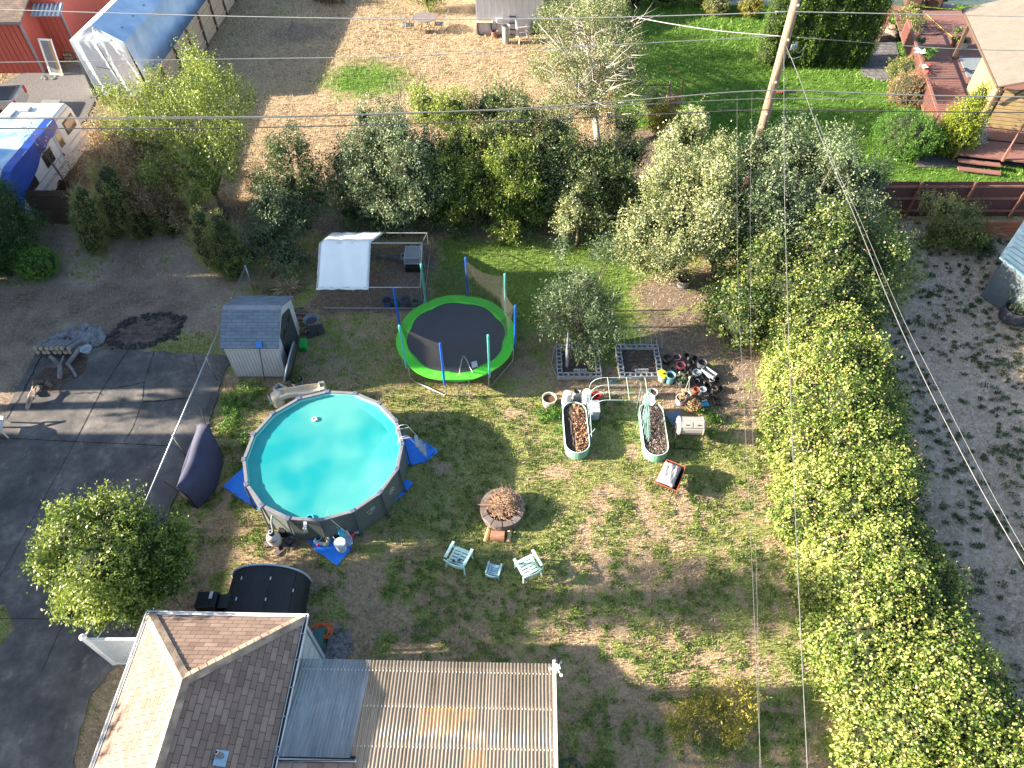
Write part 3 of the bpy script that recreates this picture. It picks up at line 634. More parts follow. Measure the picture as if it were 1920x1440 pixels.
# ------------------------------------------------------------------ black arched shelter
ar = thing('arched_shelter', 'black fabric arched shelter with a pale front rim behind the house roof', 'shelter', (-6.95, 8.98, 0))
FAB = M('black_fabric', (.018, .02, .024), (.009, .01, .012), rough=.7, scale=3, bump=.25, bscale=3, stretch=(3, .4, 1))
def archpts(w_, h, n=24): return [(-w_ / 2 * math.cos(math.pi * i / n), h * math.sin(math.pi * i / n) ** .8) for i in range(n + 1)]
A = archpts(2.2, 1.1); vs = []; fs = []
for y in (0, -.9, -1.8, -2.4): vs += [(x + .02 * math.sin(y * 3 + i), y, z) for i, (x, z) in enumerate(A)]
n_ = len(A)
for j in range(3):
    for i in range(n_ - 1): fs.append((j * n_ + i, j * n_ + i + 1, (j + 1) * n_ + i + 1, (j + 1) * n_ + i))
m = MB(); m.add(vs, fs); m.add([(x, 0, z) for x, z in A], [tuple(range(n_))]); P('cover', m, FAB, ar, smooth=True)
m = MB(); m.tube([(x * 1.012, .0, z * 1.01 + .01) for x, z in A], .028, 8); P('rim', m, M('rim_pale', (.5, .6, .66), rough=.4), ar, smooth=True)
m = MB()
for (i, y) in ((8, -.35), (8, -.95), (14, -.4), (14, -1.0), (19, -.6), (3, -.5)): m.box((A[i][0], y, A[i][1] + .02), (.03, .09, .015))
P('clip', m, PLW, ar)
m = MB()
for i in (8, 14, 19): m.tube([(A[i][0], -.02, A[i][1] + .006), (A[i][0], -2.3, A[i][1] + .006)], .012, 5)
P('seam', m, BLACK, ar)
# barbecue left of it
q = thing('barbecue', 'black kettle trolley grill with white handle between the apple tree and the house gutter', 'grill', (-8.35, 8.05, 0))
m = MB(); m.box((0, 0, .75), (.55, .45, .35)); m.box((.45, 0, .8), (.3, .4, .03)); P('body', m, BLACK, q, bevel=.04)
m = MB(); m.box((.12, .1, .97), (.08, .2, .05)); P('handle', m, PLW, q, bevel=.01)
for sx in (-.22, .22):
    m = MB(); m.box((sx, 0, .3), (.04, .38, .58)); P('leg', m, BLACK, q)
# items at the house corner
c = G3(603, 1184, .08); m = MB(); rr = random.Random(5)
for k in range(9):
    r_ = rr.uniform(.17, .31); ox, oy = rr.uniform(-.05, .05), rr.uniform(-.04, .04); m.tube([(ox + r_ * math.cos(a * .35), oy + r_ * .8 * math.sin(a * .35), .02 + k * .012 + .01 * math.sin(a)) for a in range(19)], .012, 5)
T('hose_coil', m, M('orange_cord', (.75, .16, .035), rough=.5), 'orange cord coiled on the ground by the house corner', 'cord', loc=c)
c = G3(590, 1192, .2); hr_ = thing('hose_reel', 'small white hose reel on the ground beside the orange coil', 'hose reel', (c[0], c[1], 0))
m = MB(); m.lathe([(.001, .1), (.09, .1), (.1, .12), (.1, .2), (.09, .22), (.001, .22)], (0, 0, 0), 18); P('drum', m, PLW, hr_)
m = MB(); m.box((-.18, .12, .12), (.35, .06, .05)); m.box((.1, -.08, .06), (.1, .08, .12)); P('frame', m, STEEL, hr_)
c = G(600, 1212); m = MB(); m.box((0, 0, .14), (.26, .75, .28)); m.box((0, 0, .3), (.3, .79, .035)); T('deck_box', m, M('green_box', (.02, .1, .09), rough=.6), 'dark green narrow box against the blue house wall', 'box', loc=(c[0] - .02, c[1], 0), bevel=.01)
def stones(name, label, px, py, n, rx, ry, smin, smax, mat, seed=1, pile=.0, poly=None):
    r_ = random.Random(seed); m = MB(); c = G(px, py)
    for i in range(n):
        a = r_.uniform(0, 6.28); d = math.sqrt(r_.random()); x, y = rx * d * math.cos(a), ry * d * math.sin(a); s = r_.uniform(smin, smax)
        prof = [(1e-4, -.35), (.75, -.3), (1, 0), (.7, .32), (1e-4, .42)]
        o0 = len(m.v); m.lathe([(p * s, z * s) for p, z in prof], (x, y, s * .2 + pile * (1 - d)), 7, M=Matrix.Rotation(a * 3, 3, 'Z') @ Matrix.Rotation(r_.uniform(-.3, .3), 3, 'X'), sx=1.2)
        for k in range(o0, len(m.v)): v = m.v[k]; m.v[k] = (v[0] + r_.uniform(-.1, .1) * s, v[1] + r_.uniform(-.1, .1) * s, v[2] + r_.uniform(-.08, .08) * s)
    o = T(name, m, mat, label, 'stones', loc=(c[0], c[1], 0)); o['kind'] = 'stuff'; return o
stones('river_rocks', 'bed of grey river rocks beside the patio cover corner', 625, 1215, 300, .5, .55, .03, .075, M('rock_grey', (.2, .2, .21), (.07, .07, .08), rough=.9, scale=6))

# white panel fence by the driveway
wfx, wfy = G(157, 1195, 1.9)
wf = thing('white_fence', 'white ribbed panel fence section between the driveway and the house', 'fence', (wfx, wfy, 0))
m = MB()
for i in range(30): m.box((.1 + i * .075, 0, .9), (.06, .02, 1.66))
m.box((1.2, .012, .9), (2.35, .012, 1.66)); P('panel', m, PLW, wf)
for z in (1.77, .05): m = MB(); m.box((1.2, 0, z), (2.4, .06, .06)); P('rail', m, WHITE, wf)
m = MB(); m.box((-.02, 0, .95), (.1, .1, 1.9)); m.lathe([(.09, 0), (.07, .06), (.001, .09)], (-.02, 0, 1.9), 12); P('post', m, WHITE, wf)
m = MB(); m.tube([(-.02, .03, 1.86), (.15, 1.3, 1.5)], .025, 6); P('brace', m, WHITE, wf)
gt = thing('metal_gate', 'grey framed wire gate under the apple tree beside the white fence', 'gate', (wfx + .1, wfy + .1, 0), R(72))
m = MB(); m.tube([(0, 0, .1), (0, 0, 1.5), (1.1, 0, 1.5), (1.1, 0, .1), (0, 0, .1)], .02, 7)
for i in range(8): m.tube([(.12 * (i + 1), 0, .1), (.12 * (i + 1), 0, 1.5)], .005, 4)
P('frame', m, STEEL, gt)

# ------------------------------------------------------------------ chain link fence
CL = netmat('chain_link', (.42, .44, .46), .07, .5, pattern=.06)
fx0, fy0 = G(460, 500, 1.2); fx1, fy1 = G(268, 952, 1.2)
fl = math.hypot(fx1 - fx0, fy1 - fy0); fa = math.atan2(fy0 - fy1, fx0 - fx1)
cf = thing('chain_link_fence', 'long chain link fence with a galvanised top rail between the driveway and the yard', 'fence', (fx1, fy1, 0), fa - R(90))
m = MB(); m.tube([(0, 0, 1.2), (0, fl, 1.2)], .024, 8); P('top_rail', m, STEEL, cf, smooth=True)
m = MB(); m.add([(0, 0, .03), (0, fl, .03), (0, fl, 1.2), (0, 0, 1.2)], [(0, 1, 2, 3)]); P('wire_mesh', m, CL, cf)
for py in (952, 818, 672, 560, 500):
    d = abs(G(400, py, 1.2)[1] - fy1) / math.cos(fa - R(90)); m = MB(); m.tube([(0, d, 0), (0, d, 1.26)], .03, 8); P('post', m, STEEL, cf, smooth=True)
m = MB(); d = abs(G(400, 818, 1.2)[1] - fy1); m.tube([(0, d, 1.1), (.45, d - .45, .05)], .018, 6); d = abs(G(400, 672, 1.2)[1] - fy1); m.tube([(0, d, 1.1), (.75, d - .4, .02)], .018, 6); P('brace', m, M('rusty_pipe', (.2, .16, .14), rough=.7, metal=.3), cf)

# ------------------------------------------------------------------ garden shed
sh = thing('garden_shed', 'pale grey vinyl garden shed with blue-grey shingle roof beside the pool', 'shed', (-9.04, 18.0, 0))
x0, x1, y0, y1 = -.95, .92, -1.15, 1.22
m = MB(); m.add([(x0, y0, .05), (x1, y0, .05), (x1, y1, .05), (x0, y1, .05), (x0, y0, 1.75), (x1, y0, 1.75), (x1, y1, 1.75), (x0, y1, 1.75), (x0, .04, 2.38), (x1, .04, 2.38)],
     [(0, 1, 5, 4), (2, 3, 7, 6), (0, 4, 8, 7, 3), (1, 2, 6, 9, 5), (4, 5, 9, 8), (8, 9, 6, 7)]); wl = P('wall', m, M('vinyl_shed', (.6, .58, .57), (.52, .5, .49), rough=.6, scale=3), sh)
m = MB()
for i in range(16): m.box((x0 + .06 + i * .118, y0 - .004, .9), (.012, .012, 1.66))
P('siding_groove', m, M('groove_grey', (.38, .36, .36), rough=.8), wl)
SHB = brickmat('shingles_blue', (.16, .21, .26), (.12, .155, .195), (.06, .075, .09), .36, .12, .006, extra=.12)
prof = [(-1.29, 1.68), (-.62, 2.12), (-.12, 2.39), (.04, 2.43)]
for i in range(2):
    (ya, za), (yb, zb) = prof[i], prof[i + 1]; roofpart('roof', [(x0 - .06, ya, za), (x1 + .1, ya, za), (x1 + .1, yb, zb), (x0 - .06, yb, zb)], SHB, sh, .05)
roofpart('ridge_cap', [(x0 - .05, -.13, 2.40), (x1 + .11, -.13, 2.40), (x1 + .11, .06, 2.45), (x0 - .05, .06, 2.45)], M('ridge_blue', (.22, .25, .29), rough=.8), sh, .05)
roofpart('roof', [(x0 - .06, 1.34, 1.7), (x1 + .1, 1.34, 1.7), (x1 + .1, .06, 2.44), (x0 - .06, .06, 2.44)], SHB, sh, .05)
DG = M('dark_door', (.055, .06, .065), (.04, .043, .047), rough=.7, scale=4)
for s, yc in ((-1, -.33), (1, .42)):
    m = MB(); hw = .36; m.add([(x1 + .012, yc - hw, .1), (x1 + .012, yc + hw, .1), (x1 + .012, yc + hw, 1.62 if s > 0 else 1.98), (x1 + .012, yc - hw, 1.98 if s > 0 else 1.62)], [(0, 1, 2, 3)])
    m.add([(x1 + .03, yc - hw, .1), (x1 + .03, yc + hw, .1), (x1 + .03, yc + hw, 1.62 if s > 0 else 1.98), (x1 + .03, yc - hw, 1.98 if s > 0 else 1.62)], [(0, 1, 2, 3)])
    d_ = P('door', m, DG, sh)
    m = MB()
    for k in range(3): m.box((x1 + .038, yc - .13 + k * .13, 1.42), (.01, .05, .2))
    P('window', m, M('slot_black', (.01, .01, .012), rough=.3), d_)
# curved sled leaning on the door
hl = thing('kiddie_pool', 'dark moulded oval tub with pale blue rim leaning on edge against the shed door', 'tub', (-7.78, 17.0, 0), R(-90))
Mt = Matrix.Rotation(R(72), 3, 'X')
m = MB(); m.lathe([(1e-4, .02), (.5, .02), (.56, .1), (.6, .18)], (0, 0, .62), 30, M=Mt, sx=1.35, sy=1.0); P('shell', m, M('tub_dark', (.04, .045, .05), (.025, .028, .03), rough=.5), hl, smooth=True)
m = MB(); m.tube([tuple(Mt @ Vector((.81 * math.cos(a / 15 * math.pi), .6 * math.sin(a / 15 * math.pi), .18)) + Vector((0, 0, .62))) for a in range(31)], .03, 7); P('rim', m, M('tub_rim', (.3, .36, .42), rough=.5), hl, smooth=True)
# landing net pole leaning at the shed front
lp = thing('pool_brush', 'blue pool skimmer head on a dark pole leaning against the shed front wall', 'pool tool')
a = Vector((*G(497, 716), .02)); b_ = Vector((*G(486, 652, 1.75), 1.75)); m = MB(); m.tube([a, b_], .017, 7); P('pole', m, M('pole_dark', (.07, .06, .08), rough=.4), lp)
m = MB(); m.box(b_ + Vector((-.02, .1, .05)), (.2, .26, .03), rz=.25, rx=.4); P('net_head', m, M('tool_blue', (.04, .2, .6), rough=.5), lp, bevel=.02)

# ------------------------------------------------------------------ above-ground pool
pcx, pcy, PR, PH = -5.87, 12.72, 2.44, 1.22
NF = 16; pool = thing('swimming_pool', 'round above-ground pool with grey stone-pattern wall and turquoise water', 'pool', (pcx, pcy, 0), R(7))
PWAL = brickmat('pool_wall', (.1, .12, .115), (.07, .088, .085), (.045, .055, .055), .3, .09, .006, extra=.15)
m = MB(); m.ring(PR - .02, PR + .03, .02, PH, NF); P('wall', m, M('pool_wall_plain', (.125, .15, .14), (.075, .09, .088), rough=.6, scale=7, detail=10, stretch=(1, 1, 3)), pool)
LIN = M('pool_liner', (.26, .62, .58), (.18, .54, .52), rough=.5, scale=1.5)
m = MB(); m.ring(PR - .07, PR - .03, .03, PH - .01, NF); m.lathe([(1e-4, .03), (PR - .05, .03)], n=NF); P('liner', m, LIN, pool)
m = MB(); m.ring(PR - .05, PR + .045, PH - .005, PH + .045, NF); tr_ = P('top_rail', m, M('pool_rail', (.22, .22, .24), (.16, .165, .185), rough=.4), pool)
for k in range(NF):
    a = 2 * math.pi * k / NF; m = MB(); m.box((PR * math.cos(a), PR * math.sin(a), PH + .035), (.13, .16, .06), rz=a)
    P('rail_joint', m, M('rail_joint', (.12, .14, .2), rough=.4), tr_, bevel=.01)
for k in range(NF):
    a = 2 * math.pi * k / NF; m = MB(); m.tube([((PR + .06) * math.cos(a), (PR + .06) * math.sin(a), PH - .02), ((PR + .12) * math.cos(a), (PR + .12) * math.sin(a), .02)], .026, 7); m.box(((PR + .12) * math.cos(a), (PR + .12) * math.sin(a), .02), (.14, .1, .03), rz=a); P('leg', m, M('pool_leg', (.075, .085, .1), rough=.5), pool)
def water():
    m_ = bpy.data.materials.new('pool_water'); n, l, b = nodes(m_)
    b.inputs['Base Color'].default_value = (.03, .62, .6, 1); b.inputs['Roughness'].default_value = .08
    geo = n.new('ShaderNodeTexCoord'); t = n.new('ShaderNodeTexNoise'); t.inputs['Scale'].default_value = .55; t.inputs['Detail'].default_value = 2; l.new(geo.outputs['Object'], t.inputs['Vector'])
    r = n.new('ShaderNodeValToRGB'); r.color_ramp.elements[0].position = .38; r.color_ramp.elements[0].color = (.015, .36, .39, 1); r.color_ramp.elements[1].position = .66; r.color_ramp.elements[1].color = (.13, .5, .46, 1); l.new(t.outputs[0], r.inputs[0]); l.new(r.outputs[0], b.inputs['Base Color'])
    w1 = n.new('ShaderNodeTexNoise'); w1.inputs['Scale'].default_value = 9; w1.inputs['Detail'].default_value = 3; mp = n.new('ShaderNodeMapping'); mp.inputs['Scale'].default_value = (1, 2, 1); l.new(geo.outputs['Object'], mp.inputs[0]); l.new(mp.outputs[0], w1.inputs['Vector'])
    bp = n.new('ShaderNodeBump'); bp.inputs['Strength'].default_value = .08; bp.inputs['Distance'].default_value = .02; l.new(w1.outputs[0], bp.inputs['Height']); l.new(bp.outputs[0], b.inputs['Normal'])
    tr = n.new('ShaderNodeBsdfTransparent'); tr.inputs[0].default_value = (.6, 1, 1, 1); mx = n.new('ShaderNodeMixShader'); mx.inputs[0].default_value = .62; l.new(tr.outputs[0], mx.inputs[1]); l.new(b.outputs[0], mx.inputs[2]); l.new(mx.outputs[0], n['Material Output'].inputs[0]); return m_
m = MB(); m.lathe([(1e-4, PH - .1), (PR - .065, PH - .1)], n=NF); P('water', m, water(), pool)
DEC = M('decal_white', (.7, .72, .72), rough=.5)
def decal(az, kind):
    m = MB(); a = R(az); ur = Vector((math.cos(a), math.sin(a), 0)); ut = Vector((-math.sin(a), math.cos(a), 0)); apo = (PR + .03) * math.cos(math.pi / NF) + .006; c = ur * apo + Vector((0, 0, .72))
    def pt(u, v): return c + ut * u + Vector((0, 0, v))
    def ring_(u, v, r0, r1):
        for k in range(20):
            q = [2 * math.pi * k / 20, 2 * math.pi * (k + 1) / 20]; m.add([pt(u + r0 * math.cos(q[0]), v + r0 * math.sin(q[0])), pt(u + r1 * math.cos(q[0]), v + r1 * math.sin(q[0])), pt(u + r1 * math.cos(q[1]), v + r1 * math.sin(q[1])), pt(u + r0 * math.cos(q[1]), v + r0 * math.sin(q[1]))], [(0, 1, 2, 3)])
    def bar(u0, v0, u1, v1, w_=.012):
        d = Vector((u1 - u0, v1 - v0)).normalized() * w_; nx_, ny_ = -d.y, d.x; m.add([pt(u0 + nx_, v0 + ny_), pt(u0 - nx_, v0 - ny_), pt(u1 - nx_, v1 - ny_), pt(u1 + nx_, v1 + ny_)], [(0, 1, 2, 3)])
    if kind == 0:
        ring_(0, 0, .105, .125)
        for (p0, p1) in (((-.06, -.05), (-.03, .05)), ((-.03, .05), (.0, -.03)), ((.0, -.03), (.03, .06)), ((.03, .06), (.06, -.05)), ((-.07, -.02), (.07, .01))): bar(*p0, *p1, .01)
    else:
        ring_(.12, .05, .07, .085); bar(.095, .02, .095, .085, .008); bar(.12, .02, .145, .02, .007); bar(.12, .02, .12, .08, .007); bar(.12, .08, .145, .08, .007); bar(.145, .02, .145, .05, .007); bar(.12, .05, .145, .05, .007)
        for i, ln_ in enumerate((.1, .08)): bar(-.1, .07 - i * .03, -.1 + ln_, .07 - i * .03, .006)
        bar(-.06, -.08, .08, -.08, .009); bar(-.04, -.12, .06, -.12, .006)
    P('emblem', m, DEC, pool)
decal(360 - 33.75 - 0, 0) ; decal(360 - 56.25 - 0, 1)
# floaters and things hanging on the rim
c = G(590, 785, PH - .05); fz = PH - .1
t = thing('chlorine_floater', 'small white round chemical floater on the pool water', 'floater', (c[0], c[1], fz))
m = MB(); m.lathe([(1e-4, -.03), (.09, -.02), (.105, .02), (.09, .05), (.05, .06), (.05, .04), (1e-4, .04)], n=18); P('float_ring', m, PLW, t, smooth=True); m = MB(); m.lathe([(.04, .041), (.04, .05), (1e-4, .05)], n=12); P('cap', m, M('cap_mauve', (.35, .25, .3), rough=.5), t)
c = G(578, 972, PH); t = thing('skimmer_basket', 'light blue ring skimmer basket clipped inside the front pool rim', 'skimmer', (c[0] + .02, c[1] + .05, fz))
m = MB(); m.ring(.085, .115, -.02, .05, 20); P('ring', m, M('skim_blue', (.05, .42, .75), rough=.4), t); m = MB(); m.lathe([(1e-4, .0), (.085, .0)], n=16); P('basket', m, BLACK, t)
m = MB(); m.box((-.1, -.2, .02), (.09, .25, .04), rz=.15); m.box((-.13, -.33, -.08), (.04, .04, .2)); m.box((-.06, -.34, -.08), (.04, .04, .2)); P('bracket', m, PLW, t)
# ladder over the rim
ld = thing('pool_ladder', 'white A-frame ladder with pale steps standing over the right pool rim', 'ladder', (pcx + 2.47, pcy + .62, 0), R(12))
STEP = M('step_grey', (.5, .52, .54), rough=.5)
for s in (-1, 1):
    m = MB(); m.tube([(.62, s * .24, 0), (.32, s * .24, .9), (.14, s * .23, 1.42), (.08, s * .23, 1.5), (-.1, s * .23, 1.5), (-.2, s * .23, 1.4), (-.33, s * .24, .9), (-.42, s * .24, .1)], .013, 7); P('side_rail', m, M('ladder_grey', (.5, .5, .5), rough=.4), ld, smooth=True)
for k in range(3): m = MB(); m.box((.53 - k * .1, 0, .28 + k * .28), (.11, .46, .03)); P('step', m, STEP, ld)
m = MB(); m.box((0, .2, PH + .14), (.3, .02, .02)); m.box((0, -.2, PH + .14), (.3, .02, .02)); P('cross_bar', m, STEP, ld)
# ground sheet
LC = [G(*p) for p in [(418, 912), (466, 868), (520, 790), (600, 760), (735, 800), (752, 812), (772, 822), (806, 832), (822, 848), (804, 864), (768, 872), (750, 884), (752, 896), (775, 905), (762, 925), (735, 945), (700, 972), (664, 1000), (655, 1035), (632, 1060), (596, 1036), (577, 1014), (520, 985), (480, 952), (452, 936)]]
LCw = []
for i in range(len(LC)): LCw += wob(LC[i], LC[(i + 1) % len(LC)], 4, .025, i + 50)
m = MB(); m.prism(LCw, .0, .018); T('ground_tarp', m, M('blue_tarp', (.02, .27, .95), (.012, .19, .8), rough=.45, scale=3, bump=.7, bscale=4, detail=8), 'bright blue tarp spread under the round pool', 'tarp')
# ------------------------------------------------------------------ pool side clutter
sf = thing('sand_filter', 'white sand filter pump with black valve beside the pool', 'filter pump', (*G(518, 1018), 0))
m = MB(); m.lathe([(.12, 0), (.17, .05), (.19, .2), (.19, .38), (.14, .5), (.07, .56), (1e-4, .57)], n=20, sx=1.1); P('tank', m, PLW, sf, smooth=True)
m = MB(); m.lathe([(.08, .53), (.1, .6), (.09, .66), (1e-4, .68)], n=14); m.box((.2, .25, .2), (.22, .18, .3)); m.tube([(.2, .3, .35), (.28, .42, .4), (.36, .36, .3)], .045, 8); P('valve', m, BLACK, sf, bevel=.01)
m = MB(); m.ring(.04, .07, .68, .7, 16); P('dial', m, PLW, sf)
m = MB(); m.ring(.18, .195, .36, .4, 20); P('band', m, M('dark_red', (.25, .02, .03), rough=.5), sf)
m = MB(); m.tube([(.16, .42, .44), (.2, .5, .5), (.27, .52, .5), (.3, .45, .45), (.24, .38, .42)], .035, 8); m.tube([(.3, .3, .3), (.38, .22, .28)], .04, 8); P('white_pipe', m, PLW, sf, smooth=True)
HOSE = M('hose_grey', (.33, .37, .4), (.24, .28, .31), rough=.45)
def hose(label, pts, r=.022):
    q = [Vector((*G(px, py, z), z)) for px, py, z in pts]; o = []
    for i in range(len(q) - 1):
        p0, p1, p2, p3 = q[max(i - 1, 0)], q[i], q[i + 1], q[min(i + 2, len(q) - 1)]
        for k in range(6): t = k / 6; o.append(.5 * ((2 * p1) + (p2 - p0) * t + (2 * p0 - 5 * p1 + 4 * p2 - p3) * t * t + (3 * p1 - p0 - 3 * p2 + p3) * t ** 3))
    o.append(q[-1]); m = MB(); m.tube(o, r, 8); return T('pool_hose', m, HOSE, label, 'hose', smooth=True)
hose('grey hose rising from the sand filter up the pool wall', [(511, 965, .95), (509, 978, .8), (513, 998, .45), (516, 1008, .5)], .028)
hose('long grey hose snaking on the ground from the filter to the blue tarp', [(545, 1006, .12), (555, 1010, .04), (572, 1007, .03), (585, 1012, .03), (600, 1011, .06)])
hose('short curved grey hose under the front pool rim', [(567, 985, .75), (570, 994, .5), (585, 1002, .12), (600, 1004, .06), (612, 1002, .06)])
hose('short curved grey hose dropping from the pool wall behind the bins', [(637, 975, .8), (636, 985, .6), (628, 996, .25), (615, 1003, .08), (606, 1006, .06)])
PVR = M('paver_brown', (.16, .12, .12), (.1, .08, .08), rough=.95)
for i, (px, py, rz) in enumerate([(505, 1020, .3), (524, 1034, .8), (532, 1026, .5), (546, 1017, .9), (541, 1008, .4), (552, 1022, .7)]):
    c = G(px, py); m = MB(); m.box((0, 0, .02), (.3, .2, .05)); T('paver', m, PVR, 'loose brown paver on the ground by the sand filter', 'paver', 'pavers round the sand filter', loc=(c[0], c[1], 0), rz=rz, bevel=.008)
t = thing('storage_tote', 'open grey tote of pool toys on the blue tarp', 'tote', (*G(607, 1016), .02), R(-10))
m = MB(); 
for (c_, d_) in (((0, -.15, .12), (.42, .02, .24)), ((0, .15, .12), (.42, .02, .24)), ((-.2, 0, .12), (.02, .28, .24)), ((.2, 0, .12), (.02, .28, .24)), ((0, 0, .02), (.4, .28, .02))): m.box(c_, d_)
P('bin', m, M('tote_grey', (.3, .36, .4), rough=.5), t)
m = MB(); m.ring(.09, .1, .25, .265, 18, c=(-.1, -.03)); P('toy_ring', m, M('toy_blue', (.05, .3, .7), rough=.4), t)
m = MB(); m.box((.1, .02, .2), (.14, .22, .06)); P('toy_mask', m, BLACK, t, bevel=.02)
m = MB(); m.box((-.1, .1, .27), (.1, .14, .02), rz=.5); P('label_card', m, PLW, t)
m = MB(); m.tube([(.15, .14, .25), (.2, -.1, .28), (.12, -.22, .2)], .012, 5); P('toy_strap', m, M('toy_pale', (.6, .62, .4), rough=.5), t)
for nm, lb, px, py, r_, col in (('toy_ball', 'small green ball beside the grey tote', 591, 1019, .055, (.08, .5, .06)), ('toy_ball', 'small pink ball in front of the grey tote', 598, 1024, .06, (.75, .06, .2)), ('toy_ball', 'red ball behind the white net at the right of the bins', 661, 1006, .09, (.6, .04, .05))):
    c = G(px, py); m = MB(); m.lathe([(max(1e-4, r_ * math.sin(math.pi * i / 8)), -r_ * math.cos(math.pi * i / 8)) for i in range(9)], n=14); T(nm, m, M('c' + str(px), col, rough=.35), lb, 'ball', loc=(c[0], c[1], r_ + .01), smooth=True)
def bucket(name, label, px, py, r, h, col, cat='pot', fill=None, wall=.008, taper=.82, z=0.0, lid=False, tilt=None, rim=True, group=None, handle=False, n=20, cc=None):
    c = G(px, py, z + h) if not tilt else G(px, py, z); t = thing(name, label, cat, (c[0], c[1], z), 0, group)
    mt = col if not isinstance(col, tuple) else M('pot_%d_%d_%d' % tuple(int(k * 250) for k in col), col, tuple(k * .7 for k in col), rough=.5, scale=5)
    m = MB(); pr = [(1e-4, .0), (r * taper, 0), (r, h)]
    if rim: pr += [(r * 1.06, h), (r * 1.06, h + .012)]
    pr += [(r - wall, h + .012 * rim), (r * taper - wall, .02), (1e-4, .02)]
    Mx = Matrix.Rotation(tilt[0], 3, 'X') @ Matrix.Rotation(tilt[1], 3, 'Y') if tilt else None
    m.lathe(pr, n=n, M=Mx); P('body', m, mt, t)
    if fill: 
        m = MB(); m.lathe([(1e-4, h * .82), (r * (taper + (1 - taper) * .8) - wall, h * .78)], n=n, M=Mx); P('soil', m, fill, t)
    if lid: m = MB(); m.lathe([(r * 1.08, h + .012), (r * 1.08, h + .03), (1e-4, h + .035)], n=n, M=Mx); P('lid', m, mt, t)
    if handle: m = MB(); m.tube([(r * math.cos(a * math.pi / 8) * 1.05, -.02, h + .12 * math.sin(a * math.pi / 8)) for a in range(9)], .005, 5); P('handle', m, STEEL, t)
    return t
SOIL = M('potting_soil', (.06, .042, .03), (.02, .014, .01), rough=1, scale=25, bump=1, bscale=40)
bucket('lidded_bucket', 'large white lidded chlorine bucket on the blue tarp', 637, 1018, .16, .4, (.62, .7, .76), 'bucket', lid=True, taper=.9)
bucket('bucket', 'grey bucket behind the large white lidded bucket', 632, 1003, .13, .3, (.36, .44, .52), 'bucket', taper=.9)
tn = thing('skimmer_net', 'white framed leaf net with handle leaning at the right of the lidded bucket', 'net', (*G(655, 1020), .02), R(8))
m = MB(); m.tube([(-.02, .28, .35), (-.12, .08, .15), (-.12, -.04, .04), (0, -.08, .02), (.1, -.02, .04), (.1, .1, .15), (-.02, .28, .35)], .012, 6); m.tube([(-.02, .28, .35), (-.3, .75, .95)], .013, 6); P('frame', m, PLW, tn)
m = MB(); m.add([(-.02, .27, .34), (-.12, .08, .15), (-.12, -.04, .04), (0, -.08, .02), (.1, -.02, .04), (.1, .1, .15)], [(0, 1, 2, 3, 4, 5)]); P('net_mesh', m, netmat('net_pale', (.6, .65, .7), .5), tn)
m = MB(); c = G(667, 997); m.box((0, 0, .1), (.3, .24, .02)); m.box((0, 0, .12), (.24, .18, .02)); T('shallow_tray', m, M('tray_pale', (.48, .56, .62), rough=.5), 'pale square tray standing at the foot of the pool wall', 'tray', loc=(c[0], c[1], 0), rz=.1)
tp = thing('leaf_scoop', 'turquoise headed pool scoop on a pale pole leaning on the pool rim', 'pool tool')
a, b_ = Vector((*G(613, 958, PH + .1), PH + .1)), Vector((*G(637, 996, .5), .5)); m = MB(); m.tube([a, b_], .014, 6); P('pole', m, M('pole_mint', (.5, .66, .62), rough=.4), tp)
m = MB(); m.box(b_ + Vector((.06, -.06, .0)), (.17, .3, .04), rz=.5, rx=.9); P('scoop', m, M('tool_cyan', (.03, .42, .6), rough=.4), tp, bevel=.03)
m = MB(); m.tube([Vector((*G(618, 972, PH), PH)), Vector((*G(655, 1003, .35), .35))], .012, 6); T('pool_pole', m, PLW, 'thin white pole crossing behind the turquoise scoop', 'pole')

# cream slide section, cooler, bin, potted plant behind the pool
CREAM = M('cream_plastic', (.68, .6, .46), (.58, .5, .37), rough=.5, scale=2)
sc_ = thing('plastic_slide', 'cream plastic play slide lying behind the pool rim', 'slide', (*G(568, 752), 0), R(13))
m = MB(); N = 14; vs = []; fs = []
for i in range(N + 1):
    t = i / N; x = -.72 + 1.44 * t; wv = .2 + .02 * math.cos(t * 9)
    for (yy_, zz_) in ((-wv, .62), (-wv + .06, .66), (-wv + .1, .5), (wv - .1, .5), (wv - .06, .66), (wv, .62), (wv, .45), (-wv, .45)): vs.append((x, yy_, zz_ + .03 * math.sin(t * 6)))
for i in range(N):
    for k in range(8): fs.append((i * 8 + k, i * 8 + (k + 1) % 8, (i + 1) * 8 + (k + 1) % 8, (i + 1) * 8 + k))
fs += [tuple(range(8)), tuple(N * 8 + k for k in range(8))[::-1]]; m.add(vs, fs); P('chute', m, CREAM, sc_, smooth=False, bevel=.02)
m = MB(); m.lathe([(.15, 0), (.2, .12), (.2, .6), (.14, .66), (1e-4, .66)], (-.78, -.03, 0), 16); m.box((.78, 0, .36), (.22, .4, .6)); P('base', m, CREAM, sc_, bevel=.03)
m = MB(); m.box((.78, 0, .665), (.13, .17, .012)); P('opening', m, M('opening_dark', (.02, .05, .015), rough=.9), sc_)
t = thing('cooler', 'open pale cooler with dark green inside behind the cream slide', 'cooler', (*G(529, 736), 0), R(-30))
m = MB()
for (c_, d_) in (((0, -.14, .13), (.44, .03, .26)), ((0, .14, .13), (.44, .03, .26)), ((-.21, 0, .13), (.03, .26, .26)), ((.21, 0, .13), (.03, .26, .26))): m.box(c_, d_)
P('box', m, PLW, t, bevel=.01); m = MB(); m.box((0, 0, .06), (.4, .26, .1)); P('lining', m, M('green_dk', (.01, .1, .06), rough=.5), t)
t = thing('watering_can', 'small white and green toy watering can near the pool edge', 'watering can', (*G(512, 758), 0), R(-50))
